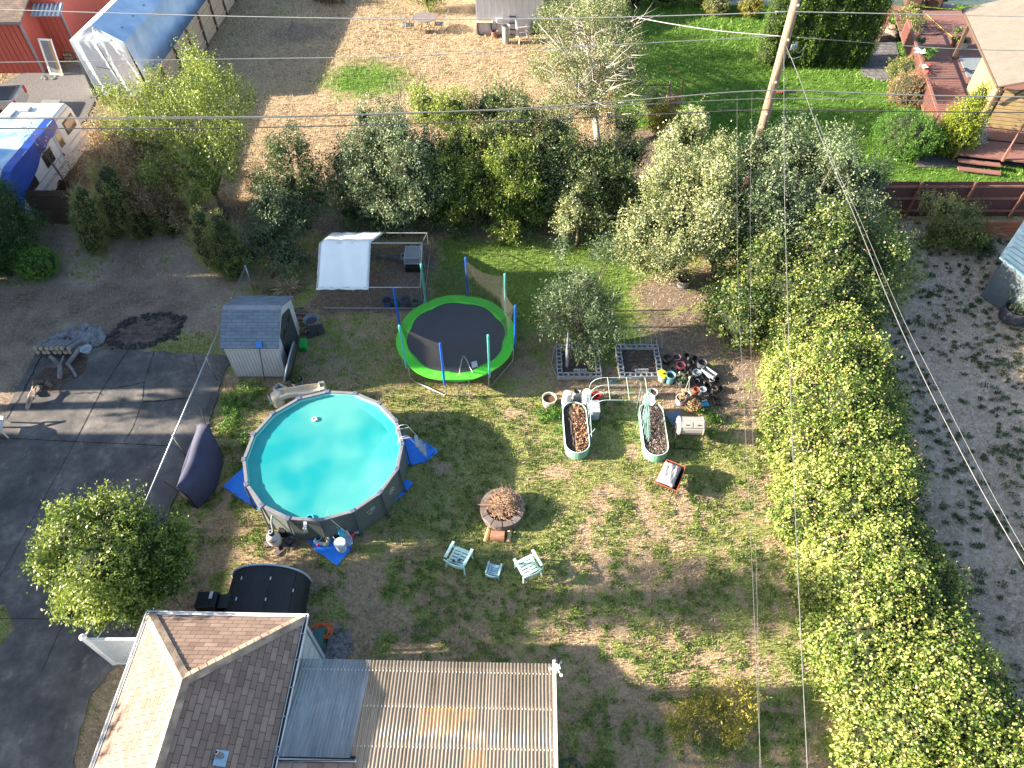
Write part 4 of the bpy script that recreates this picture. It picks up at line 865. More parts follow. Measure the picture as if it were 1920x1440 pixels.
m = MB(); m.lathe([(.09, 0), (.1, .12), (.06, .16), (1e-4, .16)], n=14); P('body', m, M('toy_green', (.15, .45, .2), rough=.5), t); m = MB(); m.tube([(-.08, 0, .05), (-.3, 0, .2)], .02, 6); m.tube([(.08, 0, .04), (.18, 0, .1), (.05, 0, .2)], .012, 6); P('spout', m, PLW, t)
def plantpot(name, label, px, py, r, h, col, leafm, n=500, zt=.1, tone=.4, lr=None, size=.07):
    t = bucket(name, label, px, py, r, h, col, fill=SOIL); lr = lr or r * .8; V, tt, _ = crown([(0, 0, h + zt * .5, lr, lr, zt)], n, size, tone=tone, csz=.08, zmin=h * .7, lpc=10); np_mesh('foliage', V, 4, leafm, {'tone': tt}, t); return t
plantpot('plant_pot', 'grey pot with a small leafy plant in front of the shed door', 556, 712, .22, .35, (.3, .29, .3), L_OLIVE, 260, .12, .5, .13)
fp = thing('fire_bowl', 'blue-grey round fire bowl on black legs beside the shed', 'fire bowl', (*G(590, 622), 0))
m = MB(); m.lathe([(1e-4, .571), (.2, .571)], n=20); P('bowl_ash', m, M('ash_brown', (.09, .06, .05), rough=1), fp); m = MB(); m.lathe([(1e-4, .48), (.2, .49), (.28, .6), (.31, .66), (.3, .68), (.27, .67), (.22, .57), (.17, .52), (1e-4, .52)], n=24); P('bowl', m, M('bowl_blue', (.14, .19, .24), rough=.5), fp, smooth=True)
for k in range(4): a = R(45 + 90 * k); m = MB(); m.tube([(.2 * math.cos(a), .2 * math.sin(a), .54), (.27 * math.cos(a), .27 * math.sin(a), 0)], .012, 6); P('leg', m, BLACK, fp)
m = MB(); m.box((0, 0, .05), (.7, .55, .015), rz=.4); P('shelf', m, M('ash', (.05, .05, .055), rough=.9), fp)
c = G(571, 652); m = MB(); m.box((0, 0, .16), (.26, .42, .3), rx=.25); T('sled', m, M('sled_green', (.02, .42, .09), rough=.5), 'bright green plastic board leaning by the shed tub', 'board', loc=(c[0], c[1], 0), bevel=.03)
# woodpile behind the shed
rr = random.Random(12)
WOOD = M('log_bark', (.2, .15, .11), (.08, .06, .05), rough=.95, scale=8, bump=.6); CUT = M('log_cut', (.5, .38, .25), (.33, .24, .15), rough=.9, scale=12); GREYW = M('weathered_log', (.3, .29, .3), (.14, .135, .14), rough=.95, scale=8, bump=.6)
def logs(name, label, spots, mat, cutm, group):
    for (x, y, z, r, L, rz, ry) in spots:
        t = thing(name, label, 'log', (x, y, z), rz, group); Mt = Matrix.Rotation(R(90) + ry, 3, 'Y'); prof = [(r * 1.0, -L / 2), (r * 1.04, -L / 6), (r * .97, L / 5), (r, L / 2)]
        m = MB(); m.lathe(prof, n=9, M=Mt); P('bark_body', m, mat, t)
        m = MB(); o = Mt @ Vector((0, 0, L / 2 + .003)); m.lathe([(1e-4, 0), (r * .93, 0)], tuple(o), 9, M=Mt); o = Mt @ Vector((0, 0, -L / 2 - .003)); m.lathe([(1e-4, 0), (r * .93, 0)], tuple(o), 9, M=Mt); P('cut_end', m, cutm, t)
c = G(566, 596); logs('firewood_log', 'split log in the untidy woodpile behind the shed', [(c[0] + rr.uniform(-.25, .3), c[1] + rr.uniform(-.9, .4), .06 + .07 * (i // 7), .055, .45, rr.uniform(-.4, .4), 0) for i in range(20)], WOOD, CUT, 'logs in the pile behind the shed')
# navy cover between fence and pool
cv = thing('covered_hammock', 'dark navy fabric cover draped over a long hammock stand beside the fence', 'covered stand')
NAVY = M('navy_cover', (.045, .05, .1), (.03, .033, .07), rough=.75, scale=2, bump=.5, bscale=2.2)
top = [(388, 796, 1.3), (372, 820, 1.2), (362, 850, 1.15), (352, 880, 1.15), (342, 905, 1.2), (330, 914, 1.3)]
rt = [(392, 800, 1.1), (410, 835, .55), (412, 860, .4), (407, 895, .3), (398, 925, .15), (372, 954, .04)]
lf = [(368, 796, 1.2), (357, 825, .9), (346, 855, .7), (338, 880, .7), (333, 900, .9), (331, 916, 1.1)]
vs = []; 
for k in range(6):
    tp_, r_, l_ = Vector(G3(*top[k])), Vector(G3(*rt[k])), Vector(G3(*lf[k])); l0 = Vector((l_.x + .12, l_.y - .02, .05))
    rm = (tp_ + r_) / 2 + Vector((.1, 0, .12)); vs += [l0, l_, (tp_ + l_) / 2 + Vector((0, 0, .06)), tp_, rm, r_, Vector((r_.x - .02, r_.y, .02))]
fs = []
for i in range(5):
    for k in range(6): fs.append((i * 7 + k, i * 7 + k + 1, (i + 1) * 7 + k + 1, (i + 1) * 7 + k))
fs += [tuple(range(7))]; m = MB(); m.add(vs, fs); o = P('cover', m, NAVY, cv, smooth=True); s_ = o.modifiers.new('s', 'SUBSURF'); s_.levels = s_.render_levels = 2
m = MB(); e = [Vector(vs[35 + k]) for k in range(7)]; bt = Vector(G3(372, 957, .02)); m.add([*e, bt], [(0, 1, 2, 3, 4, 5, 6)]); P('end_flap', m, M('navy_dark', (.012, .012, .016), rough=.9), cv)
m = MB(); m.tube([G3(377, 766, 1.5), G3(386, 800, 1.15)], .018, 6); m.tube([G3(308, 903, 1.35), G3(336, 922, 1.0)], .018, 6); P('stand_end', m, BLACK, cv)

# ------------------------------------------------------------------ trampoline
tr = thing('trampoline', 'round trampoline with green pad, black net and blue and teal poles', 'trampoline', (-2.03, 18.03, 0))
TR, TH, TT_ = 2.14, .92, 2.78; ang = [R(a) for a in (-98, -55, -10, 35, 81, 125, 166, -142)]
MAT_ = M('jump_mat', (.055, .06, .072), (.045, .05, .06), rough=.6, scale=2); m = MB(); m.lathe([(1e-4, TH), (TR - .28, TH)], n=48); P('jump_mat', m, MAT_, tr)
PADG = M('pad_green', (.085, .62, .035), (.06, .5, .03), rough=.5, scale=2, bump=.3, bscale=3)
for k in range(8):
    a0, a1 = ang[k], ang[(k + 1) % 8]
    if a1 < a0: a1 += 2 * math.pi
    a0, a1 = sorted((a0, a1)); m = MB(); n_ = 10; vs = []; fs = []
    for i in range(n_ + 1):
        t = i / n_; a = a0 + (a1 - a0) * t; ro = TR + .05 * math.sin(math.pi * t) - .01; ri = TR - .43 + .09 * math.sin(math.pi * t) 
        for r_, z in ((ri, TH + .015), (ro, TH + .03), (ro, TH - .01), (ri, TH - .01)): vs.append((r_ * math.cos(a), r_ * math.sin(a), z + .006 * math.sin(i * 1.7)))
    for i in range(n_):
        for q_ in range(4): fs.append((i * 4 + q_, i * 4 + (q_ + 1) % 4, (i + 1) * 4 + (q_ + 1) % 4, (i + 1) * 4 + q_))
    fs += [(0, 3, 2, 1), (n_ * 4, n_ * 4 + 1, n_ * 4 + 2, n_ * 4 + 3)]; m.add(vs, fs); P('pad', m, PADG, tr)
m = MB(); m.tube([(TR * .985 * math.cos(i * math.pi / 24), TR * .985 * math.sin(i * math.pi / 24), TH - .05) for i in range(49)], .024, 7); P('frame_ring', m, STEEL, tr, smooth=True)
PB = M('pole_blue', (.015, .13, .62), (.01, .1, .5), rough=.4); PT = M('pole_teal', (.12, .52, .47), (.09, .42, .38), rough=.4)
for k, a in enumerate(ang):
    x, y = (TR + .03) * math.cos(a), (TR + .03) * math.sin(a)
    m = MB(); m.tube([(x, y, TH - .2), (x, y, TT_)], .042, 9); m.lathe([(.045, 0), (.035, .04), (1e-4, .05)], (x, y, TT_), 9); P('net_pole', m, PB if k % 2 == 0 else PT, tr, smooth=False)
for (i, j) in ((7, 0), (1, 2), (3, 4), (5, 6)):
    a, b_ = ang[i], ang[j]; r_ = TR - .04; A_, B_ = Vector((r_ * math.cos(a), r_ * math.sin(a), 0)), Vector((r_ * math.cos(b_), r_ * math.sin(b_), 0)); d = (B_ - A_) * .06; up = Vector((0, 0, TH))
    m = MB(); m.tube([A_ + up, A_ + Vector((0, 0, .16)), A_ + d + Vector((0, 0, .03)), B_ - d + Vector((0, 0, .03)), B_ + Vector((0, 0, .16)), B_ + up], .024, 7); P('leg', m, STEEL, tr, smooth=True)
NET = netmat('safety_net', (.045, .04, .038), .33, .8)
m = MB(); vs = []; fs = []; n_ = 8
for k in range(8):
    a0, a1 = ang[k], ang[(k + 1) % 8]
    A_, B_ = Vector((math.cos(a0), math.sin(a0), 0)), Vector((math.cos(a1), math.sin(a1), 0)); o0 = len(vs)
    for i in range(n_ + 1):
        t = i / n_; pb = (A_.lerp(B_, t)).normalized() * (TR - .33); ptp = A_.lerp(B_, t) * (TR - .02) ; sag = .16 * math.sin(math.pi * t)
        ptp = ptp * (1 - .04 * math.sin(math.pi * t))
        for j in range(4): u = j / 3; p = pb.lerp(ptp, u ** .8); vs.append((p.x, p.y, TH + .03 + (TT_ - .04 - sag - TH - .03) * u))
    for i in range(n_):
        for j in range(3): fs.append((o0 + i * 4 + j, o0 + (i + 1) * 4 + j, o0 + (i + 1) * 4 + j + 1, o0 + i * 4 + j + 1))
m.add(vs, fs); P('safety_net', m, NET, tr, smooth=True)
def onnet(px, py): 
    # point on the front net facet between pole 0 and pole 1
    for i in range(400):
        z = TH + .02 + i * .0045; x, y = G(px, py, z); x += 2.03; y -= 18.03; u = min(1, (z - TH) / (TT_ - TH)); r_ = (TR - .33) + .2 * u
        A_, B_ = Vector((math.cos(ang[0]), math.sin(ang[0]))), Vector((math.cos(ang[1]), math.sin(ang[1]))); nn = (A_ + B_).normalized()
        if x * nn.x + y * nn.y <= -999: pass
        if (x * nn.x + y * nn.y) >= r_ * .965 and True:
            best = (x, y, z); continue
        return (x + nn.x * .03, y + nn.y * .03, z)
    return (x, y, z)
m = MB(); zp = [onnet(*p) for p in [(861, 702), (862, 690), (866, 672), (869, 666), (875, 674), (880, 686), (886, 698)]]; m.tube(zp, .014, 5); P('door_zip', m, PLW, tr)
lb_ = [onnet(*p) for p in [(883, 678), (893, 675), (896, 686), (885, 689)]]; m = MB(); m.add(lb_, [(0, 1, 2, 3)]); P('label_patch', m, M('patch_white', (.7, .75, .78), rough=.5), tr)
tl = thing('trampoline_ladder', 'small steel ladder hanging at the front of the trampoline', 'ladder', (*G(870, 748), 0))
for s in (-.2, .2): m = MB(); m.tube([(s, 0, 0), (s, .25, .98)], .017, 7); P('side_rail', m, STEEL, tl)
for z in (.28, .62): m = MB(); m.tube([(-.2, .25 * z, z), (.2, .25 * z, z)], .014, 6); P('rung', m, STEEL, tl)

# ------------------------------------------------------------------ covered pen
pn = thing('animal_pen', 'metal framed pen half covered with a pale tarp behind the trampoline', 'pen', (-5.53, 20.45, 0))
xa, xb, ya, ym, yb = -1.95, 2.02, 0, 1.6, 3.3; zf, zm, zb = 1.12, 1.98, 1.15
m = MB()
for (p, q_) in (((xa, ya, zf), (xb, ya, zf)), ((xa, ym, zm), (xb, ym, zm)), ((xa, yb, zb), (xb, yb, zb)), ((xb, ya, zf), (xb, ym, zm)), ((xb, ym, zm), (xb, yb, zb)), ((xa, ya, zf), (xa, ym, zm)), ((xa, ym, zm), (xa, yb, zb)), ((0, ya, zf), (0, ym, zm)), ((xa, ya, .03), (xb, ya, .03)), ((xb, ya, .03), (xb, yb, .03))): m.tube([p, q_], .018, 6)
P('frame', m, M('frame_pale', (.5, .54, .57), rough=.4, metal=.4), pn)
for (x, y, z) in ((xa, ya, zf), (0, ya, zf), (xb, ya, zf), (xa, yb, zb), (xb, yb, zb), (0, yb, zb), (xb, ym, zm)): m = MB(); m.tube([(x, y, 0), (x, y, z)], .018, 6); P('post', m, STEEL, pn)
m = MB(); m.add([(xb, ya, .05), (xb, ym, .05), (xb, yb, .05), (xb, yb, zb), (xb, ym, zm), (xb, ya, zf)], [(0, 1, 2, 3, 4, 5)]); m.add([(xa, ya, .05), (xb, ya, .05), (xb, ya, zf), (xa, ya, zf)], [(0, 1, 2, 3)]); P('wire_mesh', m, netmat('pen_wire', (.1, .11, .12), .12), pn)
n1_, n2_ = 14, 16; vs = []; fs = []; rr = random.Random(2)
for j in range(n2_ + 1):
    t = j / n2_; y = -.1 + t * (yb + .12)
    z = zf - .03 + (zm - zf) * max(0, y) / ym if y < ym else zm - (zm - zb) * (y - ym) / (yb - ym)
    for i in range(n1_ + 1):
        x = xa - .04 + (2.02) * i / n1_ + (.22 * (max(0, t - .5) / .5) * (i / n1_)); edge = min(i, n1_ - i) / n1_
        vs.append((x, y + rr.uniform(-.01, .01), z + .035 + .025 * math.sin(i * 1.3 + j * .5) * edge * 2 + rr.uniform(-.012, .012) - (.06 if i == 0 else 0) - (.04 * abs(math.sin(i * 1.1)) if j == 0 else 0)))
for j in range(n2_):
    for i in range(n1_): fs.append((j * (n1_ + 1) + i, j * (n1_ + 1) + i + 1, (j + 1) * (n1_ + 1) + i + 1, (j + 1) * (n1_ + 1) + i))
m = MB(); m.add(vs, fs); o = P('tarp', m, M('pale_tarp', (.86, .9, .88), (.8, .86, .85), rough=.6, scale=2, bump=.5, bscale=2.5), pn, smooth=True); s_ = o.modifiers.new('th', 'SOLIDIFY'); s_.thickness = .01
c = G(775, 505); t = thing('wire_cage', 'small grey wire cage on a black base inside the open half of the pen', 'cage', (c[0], c[1] + .3, 0))
m = MB(); m.box((.0, .0, .5), (.62, .75, .3)); P('basket', m, netmat('cage_wire', (.34, .38, .42), .55), t); m = MB()
for sx in (-.31, .31):
    for sy in (-.37, .37): m.tube([(sx, sy, .1), (sx, sy, .72)], .014, 5)
for z in (.35, .66): m.tube([(-.31, -.37, z), (.31, -.37, z), (.31, .37, z), (-.31, .37, z), (-.31, -.37, z)], .014, 5)
m.tube([(-.31, .1, .5), (-.5, .1, .5), (-.46, -.2, .5), (-.31, -.2, .5)], .014, 5); P('wire_frame', m, M('frame_pale2', (.55, .6, .64), rough=.4), t); m = MB(); m.box((.0, -.1, .14), (.6, .8, .24)); P('base_tray', m, BLACK, t)
for px, py, r_, col, lb in ((726, 563, .2, (.05, .08, .28), 'dark blue tub at the left of the row inside the pen'), (742, 562, .15, (.05, .22, .2), 'teal bucket half hidden by the blue pole inside the pen'), (760, 561, .2, (.08, .09, .26), 'purple-blue tub third in the row inside the pen'), (779, 564, .15, (.03, .2, .18), 'dark teal bucket at the right of the row inside the pen')):
    bucket('tub', lb, px, py, r_, .28, col, 'tub', fill=SOIL)
for i, (px, py) in enumerate([(697, 485), (722, 484), (738, 486), (752, 490), (762, 478)]):
    c = G(px, py); m = MB(); m.box((0, 0, .08), (.38, .17, .17), rz=rr.uniform(-.3, .3)); T('stone_block', m, M('rock_grey2', (.17, .17, .17), (.08, .08, .08), rough=.9, bump=.5), 'rough grey block lying in the dirt behind the pen floor', 'block', 'blocks along the back of the pen', loc=(c[0], c[1], 0), bevel=.02)

# ------------------------------------------------------------------ concrete block garden beds
CB = M('cinder_block', (.36, .37, .37), (.25, .26, .265), rough=.95, scale=9, bump=.5, bscale=60)
def blockmesh():
    m = MB(); L_, W_, H_ = .395, .2, .19; t_ = .034; c_ = .02
    m.box((0, W_ / 2 - t_ / 2, H_ / 2), (L_, t_, H_)); m.box((0, -W_ / 2 + t_ / 2, H_ / 2), (L_, t_, H_))
    for x in (-L_ / 2 + t_ / 2, 0, L_ / 2 - t_ / 2): m.box((x, 0, H_ / 2), (t_, W_ - 2 * t_, H_ - .004))
    return m
bm0 = P('concrete_block', blockmesh(), CB); first = [bm0]
def bed(px0, px1, py0, py1, where):
    x0, y0 = G(px0, py1 + 1, .1); x1, _ = G(px1, py1 + 1, .1); _, y1 = G(px0, py0, .1); nb = round((x1 - x0) / .4); x1 = x0 + nb * .4; ns = max(3, round((y1 - y0 - .4) / .4)); rr_ = random.Random(px0); y1 = y0 + .4 + ns * .4
    sp = [(x0 + .2 + .4 * i, y0 + .1, 0) for i in range(nb)] + [(x0 + .2 + .4 * i, y1 - .1, 0) for i in range(nb)] + [(x0 + .1, y0 + .4 + .4 * i, R(90)) for i in range(ns)] + [(x1 - .1, y0 + .4 + .4 * i, R(90)) for i in range(ns)]
    for (x, y, a) in sp:
        o = first.pop() if first else bm0.copy()
        if not o.users_collection: sc.collection.objects.link(o)
        o.location = (x + rr_.uniform(-.008, .008), y + rr_.uniform(-.008, .008), rr_.uniform(0, .006)); o.rotation_euler = (0, 0, a + rr_.uniform(-.03, .03)); tag(o, 'hollow grey concrete block in the %s of the %s garden bed frame' % ('front row' if y < y0 + .2 else 'back row' if y > y1 - .2 else 'left side' if x < (x0 + x1) / 2 else 'right side', where), 'block', 'blocks framing the %s garden bed' % where)
    m = MB(); n_ = 14; vs = []; fs = []
    for j in range(n_ + 1):
        for i in range(n_ + 1): vs.append((x0 + .2 + (x1 - x0 - .4) * i / n_, y0 + .2 + (y1 - y0 - .4) * j / n_, .1 + rr_.uniform(-.02, .02)))
    for j in range(n_):
        for i in range(n_): fs.append((j * (n_ + 1) + i, j * (n_ + 1) + i + 1, (j + 1) * (n_ + 1) + i + 1, (j + 1) * (n_ + 1) + i))
    m.add(vs, fs); o = P('bed_soil', m, M('bed_soil', (.1, .075, .06), (.04, .03, .026), rough=1, scale=14, bump=1, bscale=30)); o['kind'] = 'stuff'
    t = thing('seed_tray', 'white seed tray of small pots on the soil of the %s block bed' % where, 'seed tray', ((x0 + x1) / 2 + .05, y0 + .32, .11))
    m = MB(); m.box((0, 0, .01), (.5, .17, .02)); P('tray', m, M('tray_grey', (.3, .3, .31), rough=.6), t)
    for k in range(6): m = MB(); m.lathe([(.02, 0), (.033, .07), (.026, .07), (.015, .02), (1e-4, .02)], (-.2 + k * .08, .02, .02), 10); P('cell', m, PLW, t)
    return x0, x1, y0, y1
B1 = bed(1045, 1125, 656, 708, 'left'); B2 = bed(1161, 1240, 656, 708, 'right')
# wire hoops behind right bed, bent pipes and closed parasol at left bed
m = MB(); WIRE = M('wire_pale', (.42, .46, .47), rough=.5)
for k in range(5):
    x = B2[0] + .15 + k * .2; z = .9 + .05 * (k % 2); m.tube([(x, B2[3] - .1, .1), (x - .08, B2[3] + .05, .6), (x + .1, B2[3] + .25, z), (x + .55, B2[3] + .2, z + .05), (x + .75, B2[3], .5), (x + .8, B2[3] - .15, .1)], .009, 5)
T('wire_trellis', m, WIRE, 'tangle of bent wire hoops at the back of the right block bed', 'trellis')
m = MB(); m.tube([G3(1052, 628, .3), G3(1039, 655, .1), G3(1034, 682, .05), G3(1046, 711, .02)], .02, 6); T('bent_pipe', m, M('pipe_tan', (.4, .35, .28), rough=.7), 'outer bent tan pipe lying left of the left block bed', 'pipe', smooth=True)
m = MB(); m.tube([G3(1057, 637, .25), G3(1045, 655, .12), G3(1043, 668, .1), G3(1048, 694, .03)], .02, 6); T('bent_pipe', m, M('pipe_tan2', (.38, .33, .27), rough=.7), 'inner bent tan pipe against the side of the left block bed', 'pipe', smooth=True)
m = MB(); a = Vector(G3(1063, 687, .15)); b_ = Vector(G3(1065, 622, 1.6)); m.tube([a, a.lerp(b_, .4), a.lerp(b_, .75), b_], [.05, .065, .04, .01], 8); T('furled_netting', m, M('netting_mauve', (.35, .34, .42), (.22, .2, .26), rough=.8, scale=14), 'tall furled mauve netting standing in the left block bed', 'netting')
# ------------------------------------------------------------------ raised metal beds
BEDG = M('bed_green', (.2, .4, .28), (.15, .33, .22), rough=.5, scale=3)
RIM = M('bed_rim', (.68, .76, .72), (.6, .68, .66), rough=.4)
def stadium(hx, hy, n=12):
    out = []
    for k in range(n + 1): a = math.pi * k / n; out.append((hx * math.cos(a), hy - hx + hx * math.sin(a)))
    for k in range(n + 1): a = math.pi + math.pi * k / n; out.append((hx * math.cos(a), -(hy - hx) + hx * math.sin(a)))
    return out
def planter(label, cx_, cy_, hx, hy, rz, h=.42):
    t = thing('raised_bed', label, 'raised bed', (cx_, cy_, 0), rz); S_ = stadium(hx, hy); m = MB(); n_ = len(S_); NZ = 18
    vs = []; fs = []
    for j in range(NZ + 1):
        k = 1 + .012 * math.sin(j * math.pi / 1.5); vs += [(x * (1 + (k - 1) / hx * .5), y * (1 + (k - 1) / hx * .3), h * j / NZ) for x, y in S_]
    for j in range(NZ):
        for i in range(n_): fs.append((j * n_ + i, j * n_ + (i + 1) % n_, (j + 1) * n_ + (i + 1) % n_, (j + 1) * n_ + i))
    m.add(vs, fs); m.add([(x * .97, y * .985, h) for x, y in S_] + [(x * .97, y * .985, h - .12) for x, y in S_], [(i + n_, (i + 1) % n_ + n_, (i + 1) % n_, i) for i in range(n_)]); P('wall', m, BEDG, t)
    m = MB(); m.tube([(x, y, h) for x, y in S_ + S_[:1]], .014, 6, cap=False); P('rim', m, RIM, t, smooth=True)
    m = MB(); vs = []; fs = []; NR = 9; r_ = random.Random(int(cx_ * 10))
    for j in range(NR + 1):
        k = j / NR * .965; vs += [(x * k, y * k, h - .07 + r_.uniform(-.03, .03)) for x, y in S_]
    for j in range(NR):
        for i in range(n_): fs.append((j * n_ + i, j * n_ + (i + 1) % n_, (j + 1) * n_ + (i + 1) % n_, (j + 1) * n_ + i))
    m.add(vs, fs); P('soil', m, M('leafy_soil', (.1, .075, .055), (.035, .027, .022), rough=1, scale=22, bump=1, bscale=40), t); return t
c1 = G(1080, 800, .42); c2 = G(1226, 802, .42)
PLH = .42
pl1 = planter('green corrugated raised bed with pale rim full of brown leaves, the left of two', c1[0], c1[1], .4, 1.06, R(1)); pl2 = planter('green corrugated raised bed with pale rim and straw mulch, the right of two', c2[0], c2[1], .4, 1.12, R(-1))
def litter(name, root, hx, hy, n, mat, size, z0, x0=-1, tone=.5, asp=.6):
    x = rng.uniform(max(-hx, x0), hx, n); y = rng.uniform(-hy, hy, n); k = (np.abs(x) < hx * .9) & ((np.abs(y) < hy - hx) | ((np.hypot(x, np.abs(y) - (hy - hx))) < hx * .9)); x, y = x[k], y[k]
    C = np.stack([x, y, z0 + rng.random(len(x)) * .06], 1); L = size * rng.uniform(.5, 1.4, len(x)); o = np_mesh(name, leaves(C, unit(rng.normal(size=C.shape)), L, L * asp, .1, .8), 4, mat, {'tone': np.clip(rng.normal(tone, .25, len(x)), 0, 1)}, root); o['kind'] = 'stuff'
DRYL = leafmat('dead_leaf', (.12, .06, .03), (.36, .2, .12), (.6, .38, .25), .15, .6, .3); MULCH = leafmat('mulch', (.14, .1, .09), (.33, .26, .23), (.52, .43, .38), .1, .7, .2)
litter('leaf_litter', pl1, .4, 1.06, 900, DRYL, .075, .35, x0=-.05); litter('straw_mulch', pl2, .4, 1.12, 2200, MULCH, .07, .34, asp=.25)
# arch trellis between the beds
tre = thing('arch_trellis', 'pale tubular arch trellis spanning between the two raised beds', 'trellis'); TZ = 1.75; TUBE = M('tube_mint', (.4, .55, .54), (.34, .48, .48), rough=.4)
ysr = [G(1150, py, TZ)[1] for py in (708, 722, 735, 750)]; xl, xr = c1[0] + .46, c2[0] - .42
for y in ysr:
    m = MB(); pts = [(xl, y, .1), (xl, y, TZ - .45)] + [(xl + .45 - .45 * math.cos(a), y, TZ - .45 + .45 * math.sin(a)) for a in (.3, .6, .9, 1.2, 1.5)] + [(xr - .45 + .45 * math.sin(a), y, TZ - .45 + .45 * math.cos(a)) for a in (.07, .4, .7, 1.0, 1.3)] + [(xr, y, TZ - .5), (xr, y, .1)]
    m.tube(pts, .009, 6); P('hoop', m, TUBE, tre, smooth=True)
for x in (xl + .55, xl + 1.17, xl + 1.78):
    m = MB(); m.tube([(x, ysr[0], TZ + .015), (x, ysr[-1], TZ + .015)], .009, 6); P('cross_bar', m, TUBE, tre)
for z in (.5, 1.0): 
    m = MB(); m.tube([(xl, ysr[0], z), (xl, ysr[-1] - .7, z - .3)], .01, 5); P('side_bar', m, TUBE, tre)
# stake bundle standing in right bed
m = MB(); rr = random.Random(9)
for i in range(22):
    a = Vector((c2[0] - .28 + rr.uniform(-.1, .1), c2[1] + rr.uniform(-.6, .75), .38)); b_ = Vector((*G(1216 + rr.uniform(-3, 4), 738 + rr.uniform(-6, 8), 1.15), 1.15 + rr.uniform(-.1, .2))); m.tube([a, b_], .009, 5)
T('stake_bundle', m, M('stake_teal', (.2, .36, .33), (.12, .25, .23), rough=.5), 'bundle of green plastic garden stakes leaning into the right raised bed', 'stakes')
m = MB(); a = Vector(G3(1106, 857 - 30, .02)); m.tube([(c1[0] + .3, c1[1] - .5, .35), (c1[0] + .62, c1[1] - .15, .5)], .01, 5); T('garden_cane', m, TUBE, 'short pale cane sticking out of the right side of the left raised bed', 'cane')
m = MB(); c = G3(1215, 752, .45); m.add([(-.22, -.08, .02), (.24, -.1, .05), (.2, .05, .22), (.02, .16, .32), (-.15, .1, .25)], [(0, 1, 2, 3, 4)]); m.add([(-.22, -.08, .0), (.24, -.1, .03), (.15, -.18, -.02), (-.12, -.16, -.03)], [(0, 1, 2, 3)]); o = T('plastic_sheet', m, M('sheet_pale', (.6, .6, .62), rough=.5), 'crumpled pale plastic sheet over the back end of the right raised bed', 'sheet', loc=c)
# big pots by the left bed
bucket('plant_pot', 'large cream pot with brown inside standing alone left of the raised beds', 1030, 746, .25, .34, (.62, .56, .45), wall=.02, taper=.85, fill=M('brown_inside', (.1, .055, .03), rough=.9))
def stack(label, px, py, n_, r, dx, mat):
    c = G(px, py); t = thing('bucket_stack', label, 'buckets', (c[0], c[1], 0))
    for i in range(n_):
        m = MB(); z = i * .13; m.lathe([(r * 1.04, z), (r, z + .02), (r * .86, z + .34), (r * .8, z + .36), (1e-4, z + .36)], (dx * i, .015 * i, 0), 20); m.ring(r, r * 1.08, z + .02, z + .05, 20, c=(dx * i, .015 * i)); P('bucket', m, mat, t)
stack('stack of upturned white buckets left of the green raised bed', 1060, 764, 4, .16, .01, PLW)
stack('taller stack of upturned white buckets behind the left raised bed', 1097, 766, 5, .155, .0, PLW)
t = thing('feed_sack', 'half open white and dark sack between the two stacks of buckets', 'sack', (*G(1080, 752), 0), .3)
m = MB(); m.lathe([(.13, 0), (.17, .15), (.15, .4), (.12, .52), (.1, .5), (.12, .3)], n=12, sx=1, sy=.7); P('bag', m, M('sack_pale', (.6, .57, .57), (.4, .37, .38), rough=.6), t); m = MB(); m.box((0, .02, .5), (.1, .22, .02), rz=.5, rx=.5); P('dark_print', m, BLACK, t)
bucket('bucket', 'bright red bucket under the arch trellis', 1118, 740, .15, .26, (.62, .01, .015), 'bucket', handle=True)
t = thing('wheeled_bin', 'grey wheeled bin with domed lid right of the left raised bed', 'bin', (*G(1114, 784), 0))
m = MB(); m.box((0, .1, .28), (.3, .5, .46)); P('body', m, M('bin_grey', (.3, .34, .4), rough=.5), t, bevel=.05); m = MB(); m.box((0, .1, .54), (.33, .54, .06)); P('lid', m, M('bin_lid', (.38, .42, .48), rough=.5), t, bevel=.025)
for s in (-.15, .15): m = MB(); m.lathe([(.06, -.02), (.06, .02)], (s, -.13, .06), 12, M=Matrix.Rotation(R(90), 3, 'Y')); P('wheel', m, BLACK, t)
m = MB(); m.add([(-.12, -.1, .02), (-.07, -.12, .02), (.16, .12, .02), (.1, .14, .02)], [(0, 1, 2, 3)]); m.tube([(-.16, -.1, .03), (.14, .15, .03)], .015, 5); m.tube([(-.05, -.14, .03), (.18, .1, .03)], .015, 5); T('garden_trestle', m, M('teal_dark', (.05, .18, .22), rough=.5), 'small teal folded frame lying on the dirt beneath the arch trellis', 'frame', loc=(*G(1150, 716), 0))
bucket('plant_pot', 'white pot of soil behind the right raised bed', 1224, 735, .17, .24, (.6, .6, .62), fill=SOIL)
m = MB(); m.tube([(0, 0, .02), (.35, 1.0, .3)], .014, 5); T('garden_rake', m, M('pole_dark2', (.2, .18, .17), rough=.6), 'thin pole leaning on the left side of the left raised bed', 'pole', loc=(*G(1060, 788), 0))

